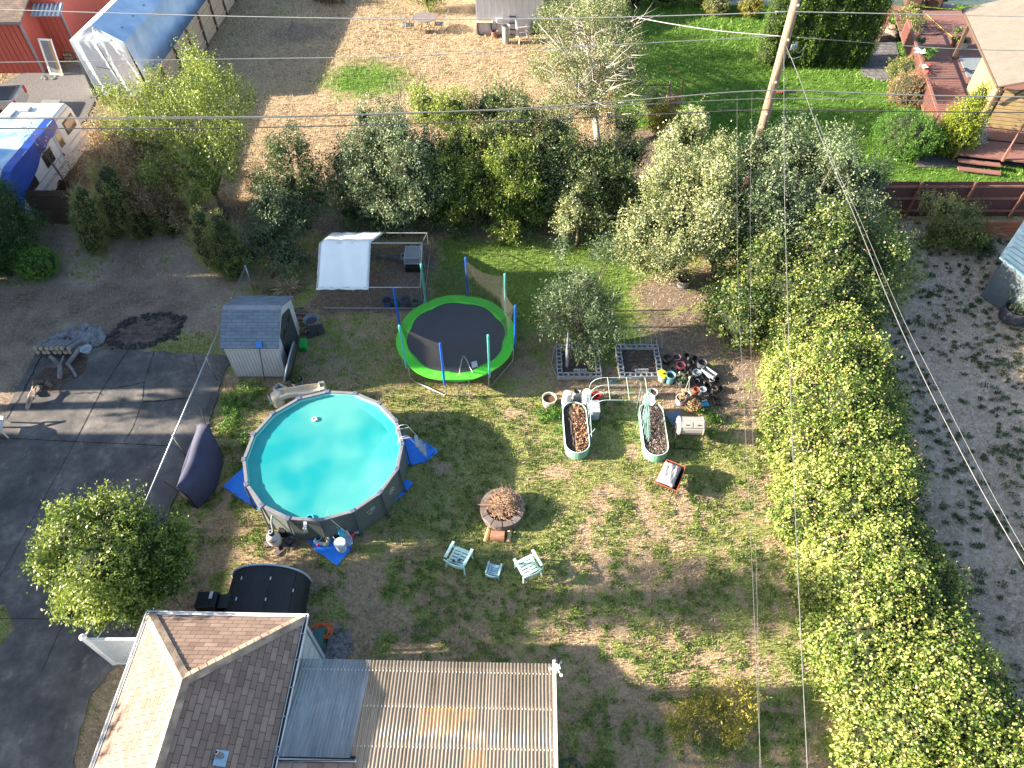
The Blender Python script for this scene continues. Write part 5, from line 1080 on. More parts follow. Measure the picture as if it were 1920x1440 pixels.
# ------------------------------------------------------------------ cluster of pots
DK, DG2 = (.022, .024, .028), (.07, .09, .1)
POTS = [('nursery_pot', 'wide black pot nearest the right block bed', 1252, 671, .16, .24, DK, SOIL), ('nursery_pot', 'mauve pot behind the magenta rimmed pot', 1269, 669, .15, .2, (.32, .2, .26), SOIL), ('nursery_pot', 'magenta rimmed pot of dry soil', 1277, 684, .16, .2, (.36, .08, .13), SOIL),
 ('nursery_pot', 'small black pot at the back of the pot cluster', 1303, 670, .08, .14, DK, None), ('nursery_pot', 'tall dark grey pot at the back right of the cluster', 1317, 679, .17, .34, DG2, SOIL), ('nursery_pot', 'upturned grey-blue pot in the middle right of the cluster', 1307, 698, .15, .2, (.2, .25, .29), M('grey_lid', (.22, .26, .3), rough=.6)),
 ('bucket', 'light blue bucket at the left of the pot cluster', 1258, 703, .17, .36, (.2, .46, .56), SOIL), ('nursery_pot', 'small dark blue pot behind the light blue bucket', 1262, 691, .09, .14, (.03, .05, .16), SOIL), ('nursery_pot', 'terracotta pot beside the round white pot', 1306, 730, .115, .16, (.42, .1, .05), M('terra_in', (.22, .05, .03), rough=.9)),
 ('nursery_pot', 'round white rimmed pot with grey-blue inside', 1318, 730, .12, .16, (.6, .64, .68), M('blue_in', (.16, .2, .27), rough=.9)), ('nursery_pot', 'black pot behind the white rimmed pot', 1327, 722, .13, .2, DK, None), ('nursery_pot', 'grey pot at the end of the long window box', 1335, 712, .09, .18, (.14, .15, .17), SOIL),
 ('nursery_pot', 'black pot at the right edge near the window box', 1345, 710, .09, .14, DK, None), ('nursery_pot', 'black pot right of the round white rimmed pot', 1331, 735, .11, .16, DK, SOIL), ('nursery_pot', 'brown-grey pot at the right side of the cluster', 1340, 728, .1, .16, (.16, .13, .11), SOIL),
 ('nursery_pot', 'small white pot with a plastic stake, beside the white pot of dead stems', 1289, 739, .13, .17, (.5, .54, .5), SOIL), ('nursery_pot', 'small cream pot tipped at the front right of the cluster', 1323, 740, .07, .12, (.5, .45, .38), None), ('nursery_pot', 'tiny black pot outermost on the right of the cluster', 1352, 726, .08, .12, DK, None)]
for nm, lb, px, py, r_, h, col, fl_ in POTS: bucket(nm, lb, px, py, r_, h, col, 'bucket' if nm == 'bucket' else 'pot', fill=fl_)
rr = random.Random(21)
for i, (px, py) in enumerate([(1290, 676), (1296, 682), (1288, 690), (1299, 692), (1284, 698), (1297, 700), (1293, 706), (1310, 715), (1300, 720), (1318, 716), (1284, 665), (1302, 684), (1347, 733), (1338, 742), (1310, 742)]):
    bucket('nursery_pot', 'black nursery pot tipped among the dark heap in the middle of the cluster', px, py, .085, .13, DK, 'pot', tilt=(rr.uniform(-1.2, 1.2), rr.uniform(-1.2, 1.2)), z=.08, group='tipped black nursery pots')
t = plantpot('plant_pot', 'wide grey pot overgrown with dry grey-green plants in the middle of the cluster', 1279, 712, .22, .24, (.12, .12, .12), L_GREY, 500, .08, .35, .18, .05)
t = plantpot('plant_pot', 'white pot of dead pale stems at the front of the cluster', 1277, 746, .17, .28, (.66, .62, .62), L_RUST, 160, .3, .8, .08)
t = plantpot('plant_bowl', 'broad terracotta bowl of dried orange plants at the front of the cluster', 1299, 758, .27, .2, (.45, .2, .14), L_RUST, 420, .08, .6, .2)
t = thing('yellow_bin', 'yellow handled bin beside the right block bed', 'bin', (*G(1240, 712), 0), .3)
m = MB(); m.lathe([(.12, 0), (.14, .3)], n=14, sy=1.35); P('body', m, M('bin_base', (.4, .42, .4), rough=.5), t); m = MB(); m.lathe([(.15, .29), (.16, .31), (.13, .37), (1e-4, .38)], n=14, sy=1.4); P('lid', m, M('yellow_lid', (.75, .66, .02), rough=.4), t); m = MB(); m.lathe([(1e-4, .386), (.05, .386)], (.03, -.05, 0), 10); P('lid_hole', m, BLACK, t)
t = thing('window_box', 'long grey window box with white plugs tilted in the pot cluster', 'planter', (*G(1327, 706), .1), R(-48))
m = MB()
for (c_, d_) in (((0, -.11, .1), (.55, .02, .18)), ((0, .11, .1), (.55, .02, .18)), ((-.27, 0, .1), (.02, .2, .18)), ((.27, 0, .1), (.02, .2, .18)), ((0, 0, .02), (.52, .2, .02))): m.box(c_, d_)
P('trough', m, M('trough_grey', (.3, .32, .36), rough=.5), t); m = MB()
for k in range(5): m.lathe([(.03, .06), (.035, .1), (1e-4, .11)], (-.2 + k * .1, 0, 0), 8)
P('plug', m, PLW, t)
def crate(label, px, py, col, rz=.1, s=.3):
    t = thing('crate', label, 'crate', (*G(px, py), .02), rz); m = MB()
    for k in range(5):
        x = -s / 2 + s * k / 4; m.box((x, 0, .01), (.02, s, .02)); m.box((x, -s / 2, .08), (.02, .012, .16)); m.box((x, s / 2, .08), (.02, .012, .16)); m.box((-s / 2, x, .08), (.012, .02, .16)); m.box((s / 2, x, .08), (.012, .02, .16))
    P('slats', m, col, t); m = MB()
    for z in (.02, .16): m.box((0, -s / 2, z), (s, .016, .02)); m.box((0, s / 2, z), (s, .016, .02)); m.box((-s / 2, 0, z), (.016, s, .02)); m.box((s / 2, 0, z), (.016, s, .02))
    P('rim', m, col, t)
crate('black slotted crate at the lower right corner of the pot cluster', 1344, 756, BLACK); crate('small black slotted crate in front of the terracotta pot', 1320, 747, BLACK, .4, .22); crate('black perforated basket under the upturned grey-blue pot', 1308, 712, BLACK, .2, .24)
t = thing('tray', 'bright blue tray with a white comb at the front of the cluster', 'tray', (*G(1321, 759), 0), .15)
m = MB(); m.box((0, 0, .03), (.28, .18, .05)); P('base', m, M('tray_blue', (.02, .4, .6), rough=.4), t, bevel=.01); m = MB()
for k in range(5): m.box((-.06 + k * .035, .1, .08), (.012, .05, .08))
P('comb', m, PLW, t)
m = MB(); m.tube([(0, 0, 0), (.02, .0, .22)], .01, 5); m.lathe([(.03, .2), (.035, .24), (1e-4, .25)], n=8); T('tap_fitting', m, PLW, 'small white tap fitting standing between the magenta and light blue pots', 'tap', loc=(*G(1272, 706), 0))
m = MB(); m.tube([(-.12, .1, .0), (0, .3, .6), (.0, 0, .1)], .01, 5); m.lathe([(.04, .58), (.04, .63), (1e-4, .65)], (0, .3, 0), 10); T('plant_stake', m, M('stake_pale', (.6, .66, .6), rough=.5), 'pale plastic stake with a white knob standing in the small white pot', 'stake', loc=(*G(1289, 744), .1))
bucket('plant_pot', 'grey pot of dry twigs on the sunlit dirt below the apple tree', 1283, 522, .29, .36, (.25, .24, .24), fill=SOIL)
V, t_, _ = crown([(0, 0, .4, .2, .2, .2)], 260, .12, tone=.6, csz=.1, lpc=8, aspect=.15); c = G(1283, 522, .36); o = np_mesh('dry_twigs', V, 4, L_RUST, {'tone': t_}); o.location = (c[0], c[1], 0); tag(o, 'dry brown twigs standing in the grey pot under the apple tree', 'twigs')

# ------------------------------------------------------------------ compost tumbler
ct = thing('compost_tumbler', 'beige compost tumbler drum on a black tube stand', 'compost tumbler', (*G(1287, 822), 0), R(-2))
Mt = Matrix.Rotation(R(90), 3, 'Y'); BE = M('beige_plastic', (.4, .36, .33), (.33, .3, .27), rough=.5, scale=3)
m = MB(); m.lathe([(1e-4, -.43), (.27, -.43), (.3, -.4), (.3, .4), (.27, .43), (1e-4, .43)], (0, .0, .72), 8 * 2, M=Mt); P('drum', m, BE, ct, bevel=.01)
m = MB(); m.lathe([(.305, -.405), (.315, -.37), (.305, -.34)], (0, 0, .72), 24, M=Mt); m.lathe([(.305, .36), (.315, .385), (.305, .41)], (0, 0, .72), 24, M=Mt); m.box((0, 0, 1.022), (.76, .015, .008)); P('drum_rib', m, M('beige_dark', (.36, .33, .31), rough=.5), ct)
for sx in (-.19, .19):
    m = MB(); m.box((sx + .02, -.17, .985), (.34, .2, .014), rx=.62); d_ = P('door', m, BE, ct, bevel=.004); m = MB(); m.box((sx + .02, -.19, .99), (.1, .03, .02), rx=.62); P('latch', m, BLACK, d_)
m = MB(); m.tube([(-.46, .2, .02), (-.46, .1, .7), (-.46, -.05, .72), (-.46, -.45, .03), (.46, -.45, .03), (.46, -.05, .72), (.46, .1, .7), (.46, .2, .02)], .018, 7); P('stand', m, BLACK, ct)
m = MB(); m.box((0, 0, .03), (.5, .5, .04)); T('stepping_slab', m, M('blue_slab', (.12, .2, .3), rough=.6), 'blue-grey slab lying behind the compost tumbler', 'slab', loc=(*G(1266, 785), 0), rz=.3)
m = MB(); m.tube([G3(1308, 790, .9), G3(1322, 812, .35), G3(1332, 828, .05)], .01, 5); T('rope', m, M('rope_grey', (.3, .27, .25), rough=.8), 'thin rope running from the tumbler drum to the ground', 'rope')

# ------------------------------------------------------------------ wheelbarrow
wb = thing('wheelbarrow', 'black and red wheelbarrow standing in the sunny lawn', 'wheelbarrow', (*G(1252, 910), 0), R(-28))
TRAY = M('tray_black', (.02, .018, .02), rough=.5); m = MB()
b0_ = [(-.2, -.3, .3), (.2, -.3, .3), (.17, .28, .34), (-.17, .28, .34)]; t0_ = [(-.36, -.42, .52), (.36, -.42, .52), (.3, .5, .6), (-.3, .5, .6)]
m.add(b0_ + t0_, [(0, 1, 2, 3), (0, 4, 5, 1), (1, 5, 6, 2), (2, 6, 7, 3), (3, 7, 4, 0)]); o = P('tray', m, TRAY, wb); s_ = o.modifiers.new('s', 'SOLIDIFY'); s_.thickness = .012
m = MB(); m.tube(t0_ + t0_[:1], .016, 6); P('tray_rim', m, M('rim_red', (.5, .1, .05), rough=.5), wb)
for s in (-1, 1): m = MB(); m.tube([(s * .28, -.95, .55), (s * .25, -.4, .36), (s * .1, .35, .24), (s * .04, .68, .2)], .018, 6); P('handle', m, M('handle_dark', (.12, .09, .07), rough=.6), wb)
for s in (-1, 1): m = MB(); m.tube([(s * .2, -.15, .3), (s * .24, -.3, .02), (s * .2, -.38, .3)], .014, 6); P('leg', m, TRAY, wb)
m = MB(); m.lathe([(1e-4, -.03), (.1, -.03), (.19, -.045), (.2, 0), (.19, .045), (.1, .03), (1e-4, .03)], (0, .66, .2), 20, M=Mt); P('wheel', m, BLACK, wb)
bg_ = MB(); vs = []; fs = []; nn = 10; rr = random.Random(4)
for j in range(nn + 1):
    for i in range(nn + 1):
        u, v = i / nn * 2 - 1, j / nn * 2 - 1; e = (1 - abs(u) ** 6) * (1 - abs(v) ** 6); vs.append((u * .27, v * .43, .6 + .1 * e + .022 * math.sin(i * 1.9 + j * .7) * e + rr.uniform(-.012, .012)))
for j in range(nn):
    for i in range(nn): fs.append((j * (nn + 1) + i, j * (nn + 1) + i + 1, (j + 1) * (nn + 1) + i + 1, (j + 1) * (nn + 1) + i))
bg_.add(vs, fs); c = G(1251, 908); o = T('soil_bag', bg_, M('bag_white', (.55, .52, .5), (.3, .27, .27), rough=.35, scale=9, bump=.4, bscale=8, stretch=(1, 3, 1), detail=3), 'crinkled white bag lying on top of the wheelbarrow', 'bag', loc=(c[0] - .03, c[1] + .02, -.02), rz=R(-28), smooth=True); s_ = o.modifiers.new('s', 'SOLIDIFY'); s_.thickness = .15; s_.offset = -1

# ------------------------------------------------------------------ fire pit, sticks, logs
c = G(942, 966); fpz = .34
fpt = thing('fire_pit', 'round fire pit ring of brown wall stones', 'fire pit', (c[0], c[1] + .1, 0)); STN = M('wall_stone', (.17, .13, .115), (.11, .088, .08), rough=.9, scale=7, bump=.4); STN2 = M('wall_stone2', (.2, .17, .16), (.12, .1, .1), rough=.9, scale=7, bump=.4)
for lay in range(3):
    for k in range(12):
        a0 = 2 * math.pi * (k + .5 * (lay % 2)) / 12 + .03; m = MB(); m.ring(.5, .69 - .012 * (2 - lay) , lay * .115, lay * .115 + .11, 5, a0, a0 + 2 * math.pi / 12 - .045); P('stone', m, STN if (k + lay) % 3 else STN2, fpt)
m = MB(); m.lathe([(1e-4, .05), (.46, .05)], n=16); P('ash_bed', m, M('ash_black', (.015, .015, .015), rough=1), fpt)
m = MB(); rr = random.Random(31)
for i in range(820):
    a = rr.uniform(0, 6.28); d = .5 * math.sqrt(rr.random()); x, y = d * math.cos(a), d * math.sin(a) + .1; z = .2 + .5 * (1 - d / .55) * rr.random() + .12 * rr.random(); b_ = rr.uniform(0, 6.28); L_ = rr.uniform(.06, .24); e = rr.uniform(-.4, .8); r_ = rr.uniform(.004, .009)
    m.tube([(x, y, z), (x + L_ * .5 * math.cos(b_), y + L_ * .5 * math.sin(b_), z + L_ * e * .6), (x + L_ * math.cos(b_ + .5), y + L_ * math.sin(b_ + .5), z + L_ * e)], [r_, r_ * .9, r_ * .5], 4, cap=False)
for (a, L_) in ((3.1, .75), (2.2, .5), (.6, .55), (-.4, .6)): m.tube([(0, 0, .4), (L_ * math.cos(a), L_ * math.sin(a), .42)], .012, 5)
sp_ = T('stick_pile', m, M('stick_tan', (.5, .34, .22), (.22, .13, .08), rough=.8, scale=9, obj=True), 'heap of dry tan sticks and twigs piled inside the fire pit', 'sticks', loc=(c[0], c[1] + .1, 0)); sp_['kind'] = 'stuff'
lc = G(933, 1006); RW = M('split_red', (.45, .22, .13), (.28, .12, .08), rough=.9, scale=10, stretch=(.3, 3, 3)); YW = M('split_yellow', (.6, .42, .22), (.45, .3, .15), rough=.9, scale=8)
def splitlog(label, x, y, L_, r, rz, mat, end, half=True):
    t = thing('split_log', label, 'log', (x, y, 0), rz); m = MB(); n_ = 9; vs = []
    for s in (-L_ / 2, L_ / 2): vs += [(s, r * math.cos(math.pi * k / n_), r * .15 + r * math.sin(math.pi * k / n_)) for k in range(n_ + 1)]
    k_ = n_ + 1; fs = [(i, i + 1, k_ + i + 1, k_ + i) for i in range(n_)] + [(0, k_, 2 * k_ - 1, n_)]; m.add(vs, fs); P('bark_body', m, mat, t)
    m = MB(); m.add([(x_ * 1.004, y_, z_) for x_, y_, z_ in vs], [tuple(range(k_)), tuple(range(k_, 2 * k_))[::-1]]); P('cut_end', m, end, t)
splitlog('thick reddish split log lying in front of the fire pit between two others', lc[0], lc[1], .42, .17, R(-4), RW, YW); splitlog('tan split log standing left of the thick reddish log', lc[0] - .33, lc[1] + .02, .42, .06, R(76), YW, YW); splitlog('pale yellow split log right of the thick reddish log', lc[0] + .35, lc[1] - .0, .38, .07, R(84), YW, YW)

# ------------------------------------------------------------------ garden chairs
MINT = M('mint_plastic', (.55, .78, .71), (.5, .72, .66), rough=.4, scale=3)
def chair(label, px, py, rz, s=1.0, z=.45, mat=None, name='garden_chair', cat='chair', back=.32):
    """front faces local +Y"""
    mat = mat or MINT; c = G(px, py, z * .7 * s); t = thing(name, label, cat, (c[0], c[1], 0), rz); w_ = .25 * s; d_ = .24 * s; zs = .38 * s
    m = MB()
    for k in range(5): m.box((0, d_ - .03 - k * (2 * d_ - .06) / 4, zs), (w_ * 2, .075 * s, .02)) 
    m.box((0, 0, zs - .004), (.04, d_ * 2, .02)); m.box((-w_ + .02, 0, zs - .004), (.04, d_ * 2, .02)); m.box((w_ - .02, 0, zs - .004), (.04, d_ * 2, .02)); m.box((0, d_ + .02, zs - .015), (w_ * 2 + .02, .05, .05)); P('seat', m, mat, t, bevel=.006)
    for q_ in (-1, 1):
        m = MB(); m.box((q_ * (w_ + .055 * s), .01, .6 * s), (.085 * s, d_ * 2 + .08, .022)); m.box((q_ * (w_ + .05 * s), d_ - .02, .49 * s), (.05 * s, .05 * s, .22 * s)); P('arm', m, mat, t, bevel=.008)
        for f_ in (-1, 1): m = MB(); m.tube([(q_ * (w_ + .01), f_ * (d_ - .02), zs), (q_ * (w_ + .06 * s), f_ * (d_ + .04 * s), 0)], [.035 * s, .024 * s], 4); P('leg', m, mat, t)
    vs = []; fs = []; n_ = 8
    for k in range(n_ + 1):
        u = k / n_ * 2 - 1; x = u * (w_ + .07 * s); y0_ = -d_ - .02 - .07 * s * (1 - u * u); h_ = (.6 + (back - .0) * (1 - u ** 4) * .55) * s
        for (yy_, zz_) in ((y0_, zs), (y0_ - .07 * s, h_), (y0_ - .095 * s, h_), (y0_ - .03 * s, zs - .02)): vs.append((x, yy_, zz_))
    for k in range(n_):
        for q_ in range(4): fs.append((k * 4 + q_, k * 4 + (q_ + 1) % 4, (k + 1) * 4 + (q_ + 1) % 4, (k + 1) * 4 + q_))
    fs += [(0, 3, 2, 1), (n_ * 4, n_ * 4 + 1, n_ * 4 + 2, n_ * 4 + 3)]; m = MB(); m.add(vs, fs); P('backrest', m, mat, t); return t
ch1 = chair('mint plastic garden chair left of the fire pit, dark toy on its seat', 861, 1046, R(-24), 1.0, back=.12)
chair('mint plastic garden chair at the right below the fire pit', 990, 1063, R(28), 1.0, back=.12)
chair('small blue-green child chair between the two mint garden chairs', 926, 1071, R(-14), .62, back=.15, mat=M('mint_blue', (.33, .52, .6), (.28, .46, .54), rough=.4))
c = G3(856, 1052, .42); t = thing('toy_figure', 'small dark and pale toy lying on the left mint chair', 'toy', c, .4)
m = MB(); m.lathe([(max(1e-4, .045 * math.sin(math.pi * i / 6)), -.045 * math.cos(math.pi * i / 6)) for i in range(7)], (-.08, .03, .03), 10); m.tube([(-.05, .02, .02), (.12, -.02, .02)], .03, 6); P('body', m, M('toy_dark', (.05, .04, .08), rough=.6), t); m = MB(); m.box((.0, 0, .045), (.07, .05, .02)); P('patch', m, PLW, t)

# ------------------------------------------------------------------ left neighbour: wood, stones, fire scar
c = G(112, 662); rr = random.Random(14); sp = []
for i in range(15): sp.append((c[0] + (i % 8) * .2 - .5 + rr.uniform(-.03, .03), c[1] + .05, .2 + .2 * (i // 8), .085, .75, R(88) + rr.uniform(-.06, .06), R(24)))
logs('firewood_log', 'grey firewood log stacked with its round end showing by the driveway corner', sp, GREYW, CUT, 'stacked grey firewood logs by the driveway corner')
def beam(label, p, q_, r, mat=GREYW, name='weathered_pole'):
    m = MB(); a, b_ = Vector(G3(*p)), Vector(G3(*q_)); m.tube([a, a.lerp(b_, .5) + Vector((.02, .01, .02)), b_], [r, r * 1.05, r * .85], 8); return T(name, m, mat, label, 'pole')
beam('long grey pole leaning across the firewood stack to the white pan', (126, 684, .05), (152, 650, .6), .08); beam('short grey pole crossing at the foot of the long leaning pole', (127, 682, .3), (143, 706, .05), .05); beam('thick grey log standing left of the crossing poles', (112, 709, .05), (112, 684, .5), .08); beam('thin grey branch beside the firewood stack end', (93, 668, .6), (113, 688, .1), .07); beam('thin upright grey stick in the firewood', (112, 685, .3), (119, 668, .8), .035)
bucket('basin', 'white oval basin on top of the grey firewood stack', 161, 654, .19, .14, (.45, .48, .52), 'basin', z=.45, taper=.7)
stones('stone_pile', 'pile of flat grey stones above the firewood stack', 150, 634, 75, .95, .6, .08, .2, M('rock_dark', (.3, .31, .33), (.1, .105, .11), rough=.9, scale=5), 5, .1)
m = MB(); pts = [G(*p) for p in [(62, 715), (85, 690), (112, 692), (150, 668), (166, 672), (158, 700), (120, 722), (112, 738), (60, 738)]]; m.prism(pts, -.02, .042); struct('mulch_bed', m, M('mulch_bed', (.14, .1, .08), (.05, .035, .028), rough=1, scale=9, bump=1, bscale=20), 'stuff')
stones('rubble', 'brown rubble around the firewood on the slab edge', 95, 712, 60, .7, .5, .03, .09, M('rubble_brown', (.16, .11, .08), (.07, .05, .04), rough=1))
logs('split_wood', 'sunlit cut log piece beside the curved branches', [(*G(74, 722), .12, .1, .3, .6, .5), (*G(74, 730), .12, .09, .3, .3, .5), (*G(95, 725), .12, .09, .25, -.5, .6), (*G(72, 740), .1, .07, .3, .9, .4)], WOOD, CUT, 'cut log pieces in the sun')
m = MB()
for i in range(16): m.tube([G3(52 + rr.uniform(-4, 3), 766 + rr.uniform(-5, 3), .05), G3(56 + rr.uniform(-5, 10), 745 + rr.uniform(-6, 6), .3), G3(68 + rr.uniform(-8, 8), 726 + rr.uniform(-4, 6), .35)], rr.uniform(.01, .028), 5)
T('curved_branches', m, M('branch_pale', (.45, .36, .28), (.3, .23, .18), rough=.9), 'bundle of curved pale branches lying at the driveway edge', 'branches')
c = G(275, 620); m = MB(); pl_ = []
for k in range(30): a = 2 * math.pi * k / 30; r_ = rr.uniform(.92, 1.05); pl_.append((1.3 * r_ * math.cos(a), .95 * r_ * math.sin(a) + .25 * math.cos(a)))
m.prism(pl_, -.05, .012); o = struct('burn_scar', m, M('burn_scar', (.17, .12, .1), (.04, .035, .035), rough=1, scale=3.5, bump=1, bscale=12)); o.location = (c[0], c[1], 0)
stones('fire_ring_stones', 'ring of dark stones and debris around the old fire scar', 275, 620, 0, 1, 1, .05, .1, STN)
fr = bpy.data.objects['fire_ring_stones']; bpy.data.objects.remove(fr)
m = MB(); 
for k in range(150):
    a = rr.uniform(0, 6.28); q_ = rr.gauss(1, .1); s = rr.uniform(.03, .1); x, y = 1.2 * q_ * math.cos(a), .85 * q_ * math.sin(a) + .22 * math.cos(a); m.lathe([(1e-4, -.2 * s), (s, 0), (s * .7, .5 * s), (1e-4, .6 * s)], (x, y, .02), 6, sx=1.3)
o = T('fire_ring', m, M('char_black', (.06, .055, .055), (.015, .015, .017), rough=.95, scale=4), 'ring of charred stones and debris around the old fire scar in the left lot', 'fire ring', loc=(c[0], c[1], 0)); o['kind'] = 'stuff'
chair('ivory plastic chair cut off by the left edge of the picture', -12, 800, R(-70), 1.15, mat=M('ivory', (.7, .66, .6), rough=.5))

# ------------------------------------------------------------------ camper
RVW = M('camper_white', (.72, .72, .72), (.64, .64, .65), rough=.35, scale=2); GLS = M('dark_glass', (.03, .03, .035), rough=.08, spec=.8)
A_ = Vector((-20.68, 31.9, 0)); u_ = Vector((-.02, -1, 0)).normalized(); HV = 2.75
rv = thing('camper_trailer', 'white camper trailer partly covered by a blue tarp behind the left fence', 'camper', (-22.15, 28.8, 0), R(-1))
# local: length along y (+ back, near road), right side +x
prof = [(3.0, .45), (3.0, 1.0), (2.85, 2.35), (2.6, HV), (-3.1, HV + .02), (-3.55, 2.3), (-3.6, 1.0), (-3.3, .45)]
m = MB(); hw = 1.3; vs = [(hw, y, z) for y, z in prof] + [(-hw, y, z) for y, z in prof]; n_ = len(prof); m.add(vs, [tuple(range(n_)), tuple(range(n_, 2 * n_))[::-1]] + [(i, n_ + i, n_ + (i + 1) % n_, (i + 1) % n_) for i in range(n_)]); P('body', m, RVW, rv, bevel=.07)
m = MB()
for z in (.9, .98, 1.3): m.box((hw + .004, -.2, z), (.012, 6.2, .03))
m.box((hw + .004, 1.5, 2.56), (.012, 2.2, .04)); P('stripe', m, M('stripe_blue', (.25, .32, .45), rough=.4), rv)
m = MB()
for k in range(9): m.box((hw + .003, -2.6, .52 + k * .04), (.008, 1.5, .012)); m.box((hw + .003, 2.2, .52 + k * .04), (.008, 1.3, .012))
P('lower_ribs', m, M('rib_grey', (.5, .5, .52), rough=.5), rv)
for (y, z, dy, dz) in ((2.15, 1.95, .95, .62), (-.35, 1.72, .8, .62), (-2.2, 1.7, .95, .75)):
    m = MB(); m.box((hw + .008, y, z), (.03, dy, dz)); f_ = P('window', m, BLACK, rv, bevel=.02); m = MB(); m.box((hw + .026, y, z), (.012, dy - .14, dz - .14)); P('pane', m, GLS, f_)
m = MB(); m.box((hw + .008, .95, 1.4), (.03, .72, 1.85)); d_ = P('door', m, M('door_white', (.66, .66, .68), rough=.4), rv, bevel=.02); m = MB(); m.box((hw + .03, .95, 1.85), (.012, .38, .66)); P('pane', m, GLS, d_); m = MB(); m.box((hw + .035, .68, 1.25), (.03, .05, .12)); P('handle', m, BLACK, d_)
for y in (-.8, .0):
    m = MB(); m.lathe([(1e-4, -.1), (.33, -.1), (.33, .1), (1e-4, .1)], (hw - .1, y - .55, .33), 18, M=Mt); P('wheel', m, BLACK, rv)
m = MB(); m.box((-.2, 1.9, HV + .06), (.4, .4, .1)); m.box((-.85, 1.5, HV + .05), (.55, .7, .08)); P('roof_vent', m, M('vent_grey', (.5, .52, .54), rough=.5), rv, bevel=.02); m = MB(); m.box((.3, 3.12, 2.3), (.9, .28, .5)); P('rear_box', m, M('rear_box', (.2, .22, .2), rough=.6), rv, bevel=.03)
# blue tarp over it, pushed as its own thing
TB = M('tarp_worn', (.03, .1, .5), (.02, .06, .33), rough=.4, scale=1.4, bump=.5, bscale=2)
def wornmat():
    m_ = M('tarp_faded', (.52, .68, .76), (.12, .34, .62), rough=.4, scale=1.1, bump=.6, bscale=2.5, detail=9); return m_
m = MB(); n1_, n2_ = 10, 16; vs = []; fs = []
for j in range(n2_ + 1):
    y = 1.05 - j * .3
    for i in range(n1_ + 1):
        u = i / n1_; x = -1.45 + 2.9 * u; z = HV + .06 + .03 * math.sin(i * 1.3 + j * .8)
        if y < -3.1: z -= (-3.1 - y) * .9; 
        if i == n1_: z -= .02
        vs.append((x, y + .15 * math.sin(i * .9), z))
    # skirt
for j in range(n2_):
    for i in range(n1_): fs.append((j * (n1_ + 1) + i, (j + 1) * (n1_ + 1) + i, (j + 1) * (n1_ + 1) + i + 1, j * (n1_ + 1) + i + 1))
tpv = thing('camper_tarp', 'faded blue tarp draped over the front half of the white camper', 'tarp', (-22.15, 28.8, 0), R(-1)); m.add(vs, fs); P('top_sheet', m, wornmat(), tpv, smooth=True)
m = MB(); vs = []; fs = []; k_ = 0
for j in range(n2_ + 1):
    y = 1.05 - j * .3; dz = [.42, .5, .55, .5, .55, .65, .6, .7, .85, .95, 1.0, 1.05, 1.1, 1.15, 1.2, 1.2, 1.2][j]; dp = max(0, -3.1 - y) * .9; y2 = y + .15 * math.sin(9)
    vs += [(1.1, y2, HV + .11 - dp), (1.45, y2, HV + .06 - dp), (1.41, y2, HV + .06 - dz - dp)]
for j in range(n2_): fs += [(j * 3, (j + 1) * 3, (j + 1) * 3 + 1, j * 3 + 1), (j * 3 + 1, (j + 1) * 3 + 1, (j + 1) * 3 + 2, j * 3 + 2)]
m.add(vs, fs); P('side_flap', m, TB, tpv)
# pickup behind
pk = thing('pickup_truck', 'pale grey pickup truck cut off by the left edge above the camper', 'pickup', (*G(36, 178, .9), 0), R(82))
SIL = M('car_silver', (.5, .48, .46), rough=.3, metal=.5, coat=.5)
m = MB(); pr_ = [(0, .35), (0, 1.0), (.1, 1.05), (5.2, 1.05), (5.3, .8), (5.3, .35)]; vs = [(x, -.92, z) for x, z in pr_] + [(x, .92, z) for x, z in pr_]; m.add(vs, [tuple(range(6)), tuple(range(6, 12))[::-1]] + [(i, 6 + i, 6 + (i + 1) % 6, (i + 1) % 6) for i in range(6)]); 
pk.rotation_euler = (0, 0, R(188)); P('body', m, SIL, pk, bevel=.05)
m = MB(); m.add([(1.7, -.86, 1.05), (4.0, -.86, 1.05), (4.0, .86, 1.05), (1.7, .86, 1.05), (1.9, -.74, 1.65), (3.3, -.74, 1.65), (3.3, .74, 1.65), (1.9, .74, 1.65)], [(0, 1, 5, 4), (1, 2, 6, 5), (2, 3, 7, 6), (3, 0, 4, 7), (4, 5, 6, 7)]); P('cab', m, GLS, pk)
m = MB(); m.box((.85, 0, 1.06), (1.5, 1.55, .03)); P('bed', m, BLACK, pk); m = MB(); m.box((1.9 + .7, 0, 1.66), (1.4, 1.5, .03)); P('cab_roof', m, SIL, pk)
for s in (-1, 1): m = MB(); m.box((-.01, s * .8, .82), (.05, .2, .35)); P('tail_light', m, M('tail_red', (.5, .01, .015), rough=.2), pk, bevel=.01)
for x in (1.0, 4.3):
    for s in (-1, 1): m = MB(); m.lathe([(1e-4, -.1), (.36, -.1), (.36, .1), (1e-4, .1)], (x, s * .84, .36), 16, M=Matrix.Rotation(R(90), 3, 'X')); P('wheel', m, BLACK, pk)
# red outbuilding
REDW = M('red_siding', (.42, .085, .06), (.33, .065, .05), rough=.8, scale=3, stretch=(8, 8, .3)); rh = thing('red_building', 'red wood sided building with brown shingle roof in the top left corner', 'building', (-26.8, 39.9, 0))
m = MB(); m.box((-3, 3, 1.5), (6.0, 6.0, 3.0)); m.box((.75, 5.2, 1.7), (1.5, 7, 3.4)); w_ = P('wall', m, REDW, rh)
m = MB()
for k in range(20): m.box((-.15 - k * .3, -.005, 1.45), (.02, .012, 2.9))
for k in range(5): m.box((.15 + k * .3, 1.695, 1.6), (.02, .012, 3.2))
P('siding_groove', m, M('groove_red', (.16, .03, .025), rough=.9), w_)
m = MB(); m.box((.02, 0.0, 1.45), (.1, .1, 2.9)); m.box((1.5, 1.68, 1.5), (.08, .08, 3.2)); P('corner_trim', m, M('trim_grey', (.2, .21, .24), rough=.7), w_)
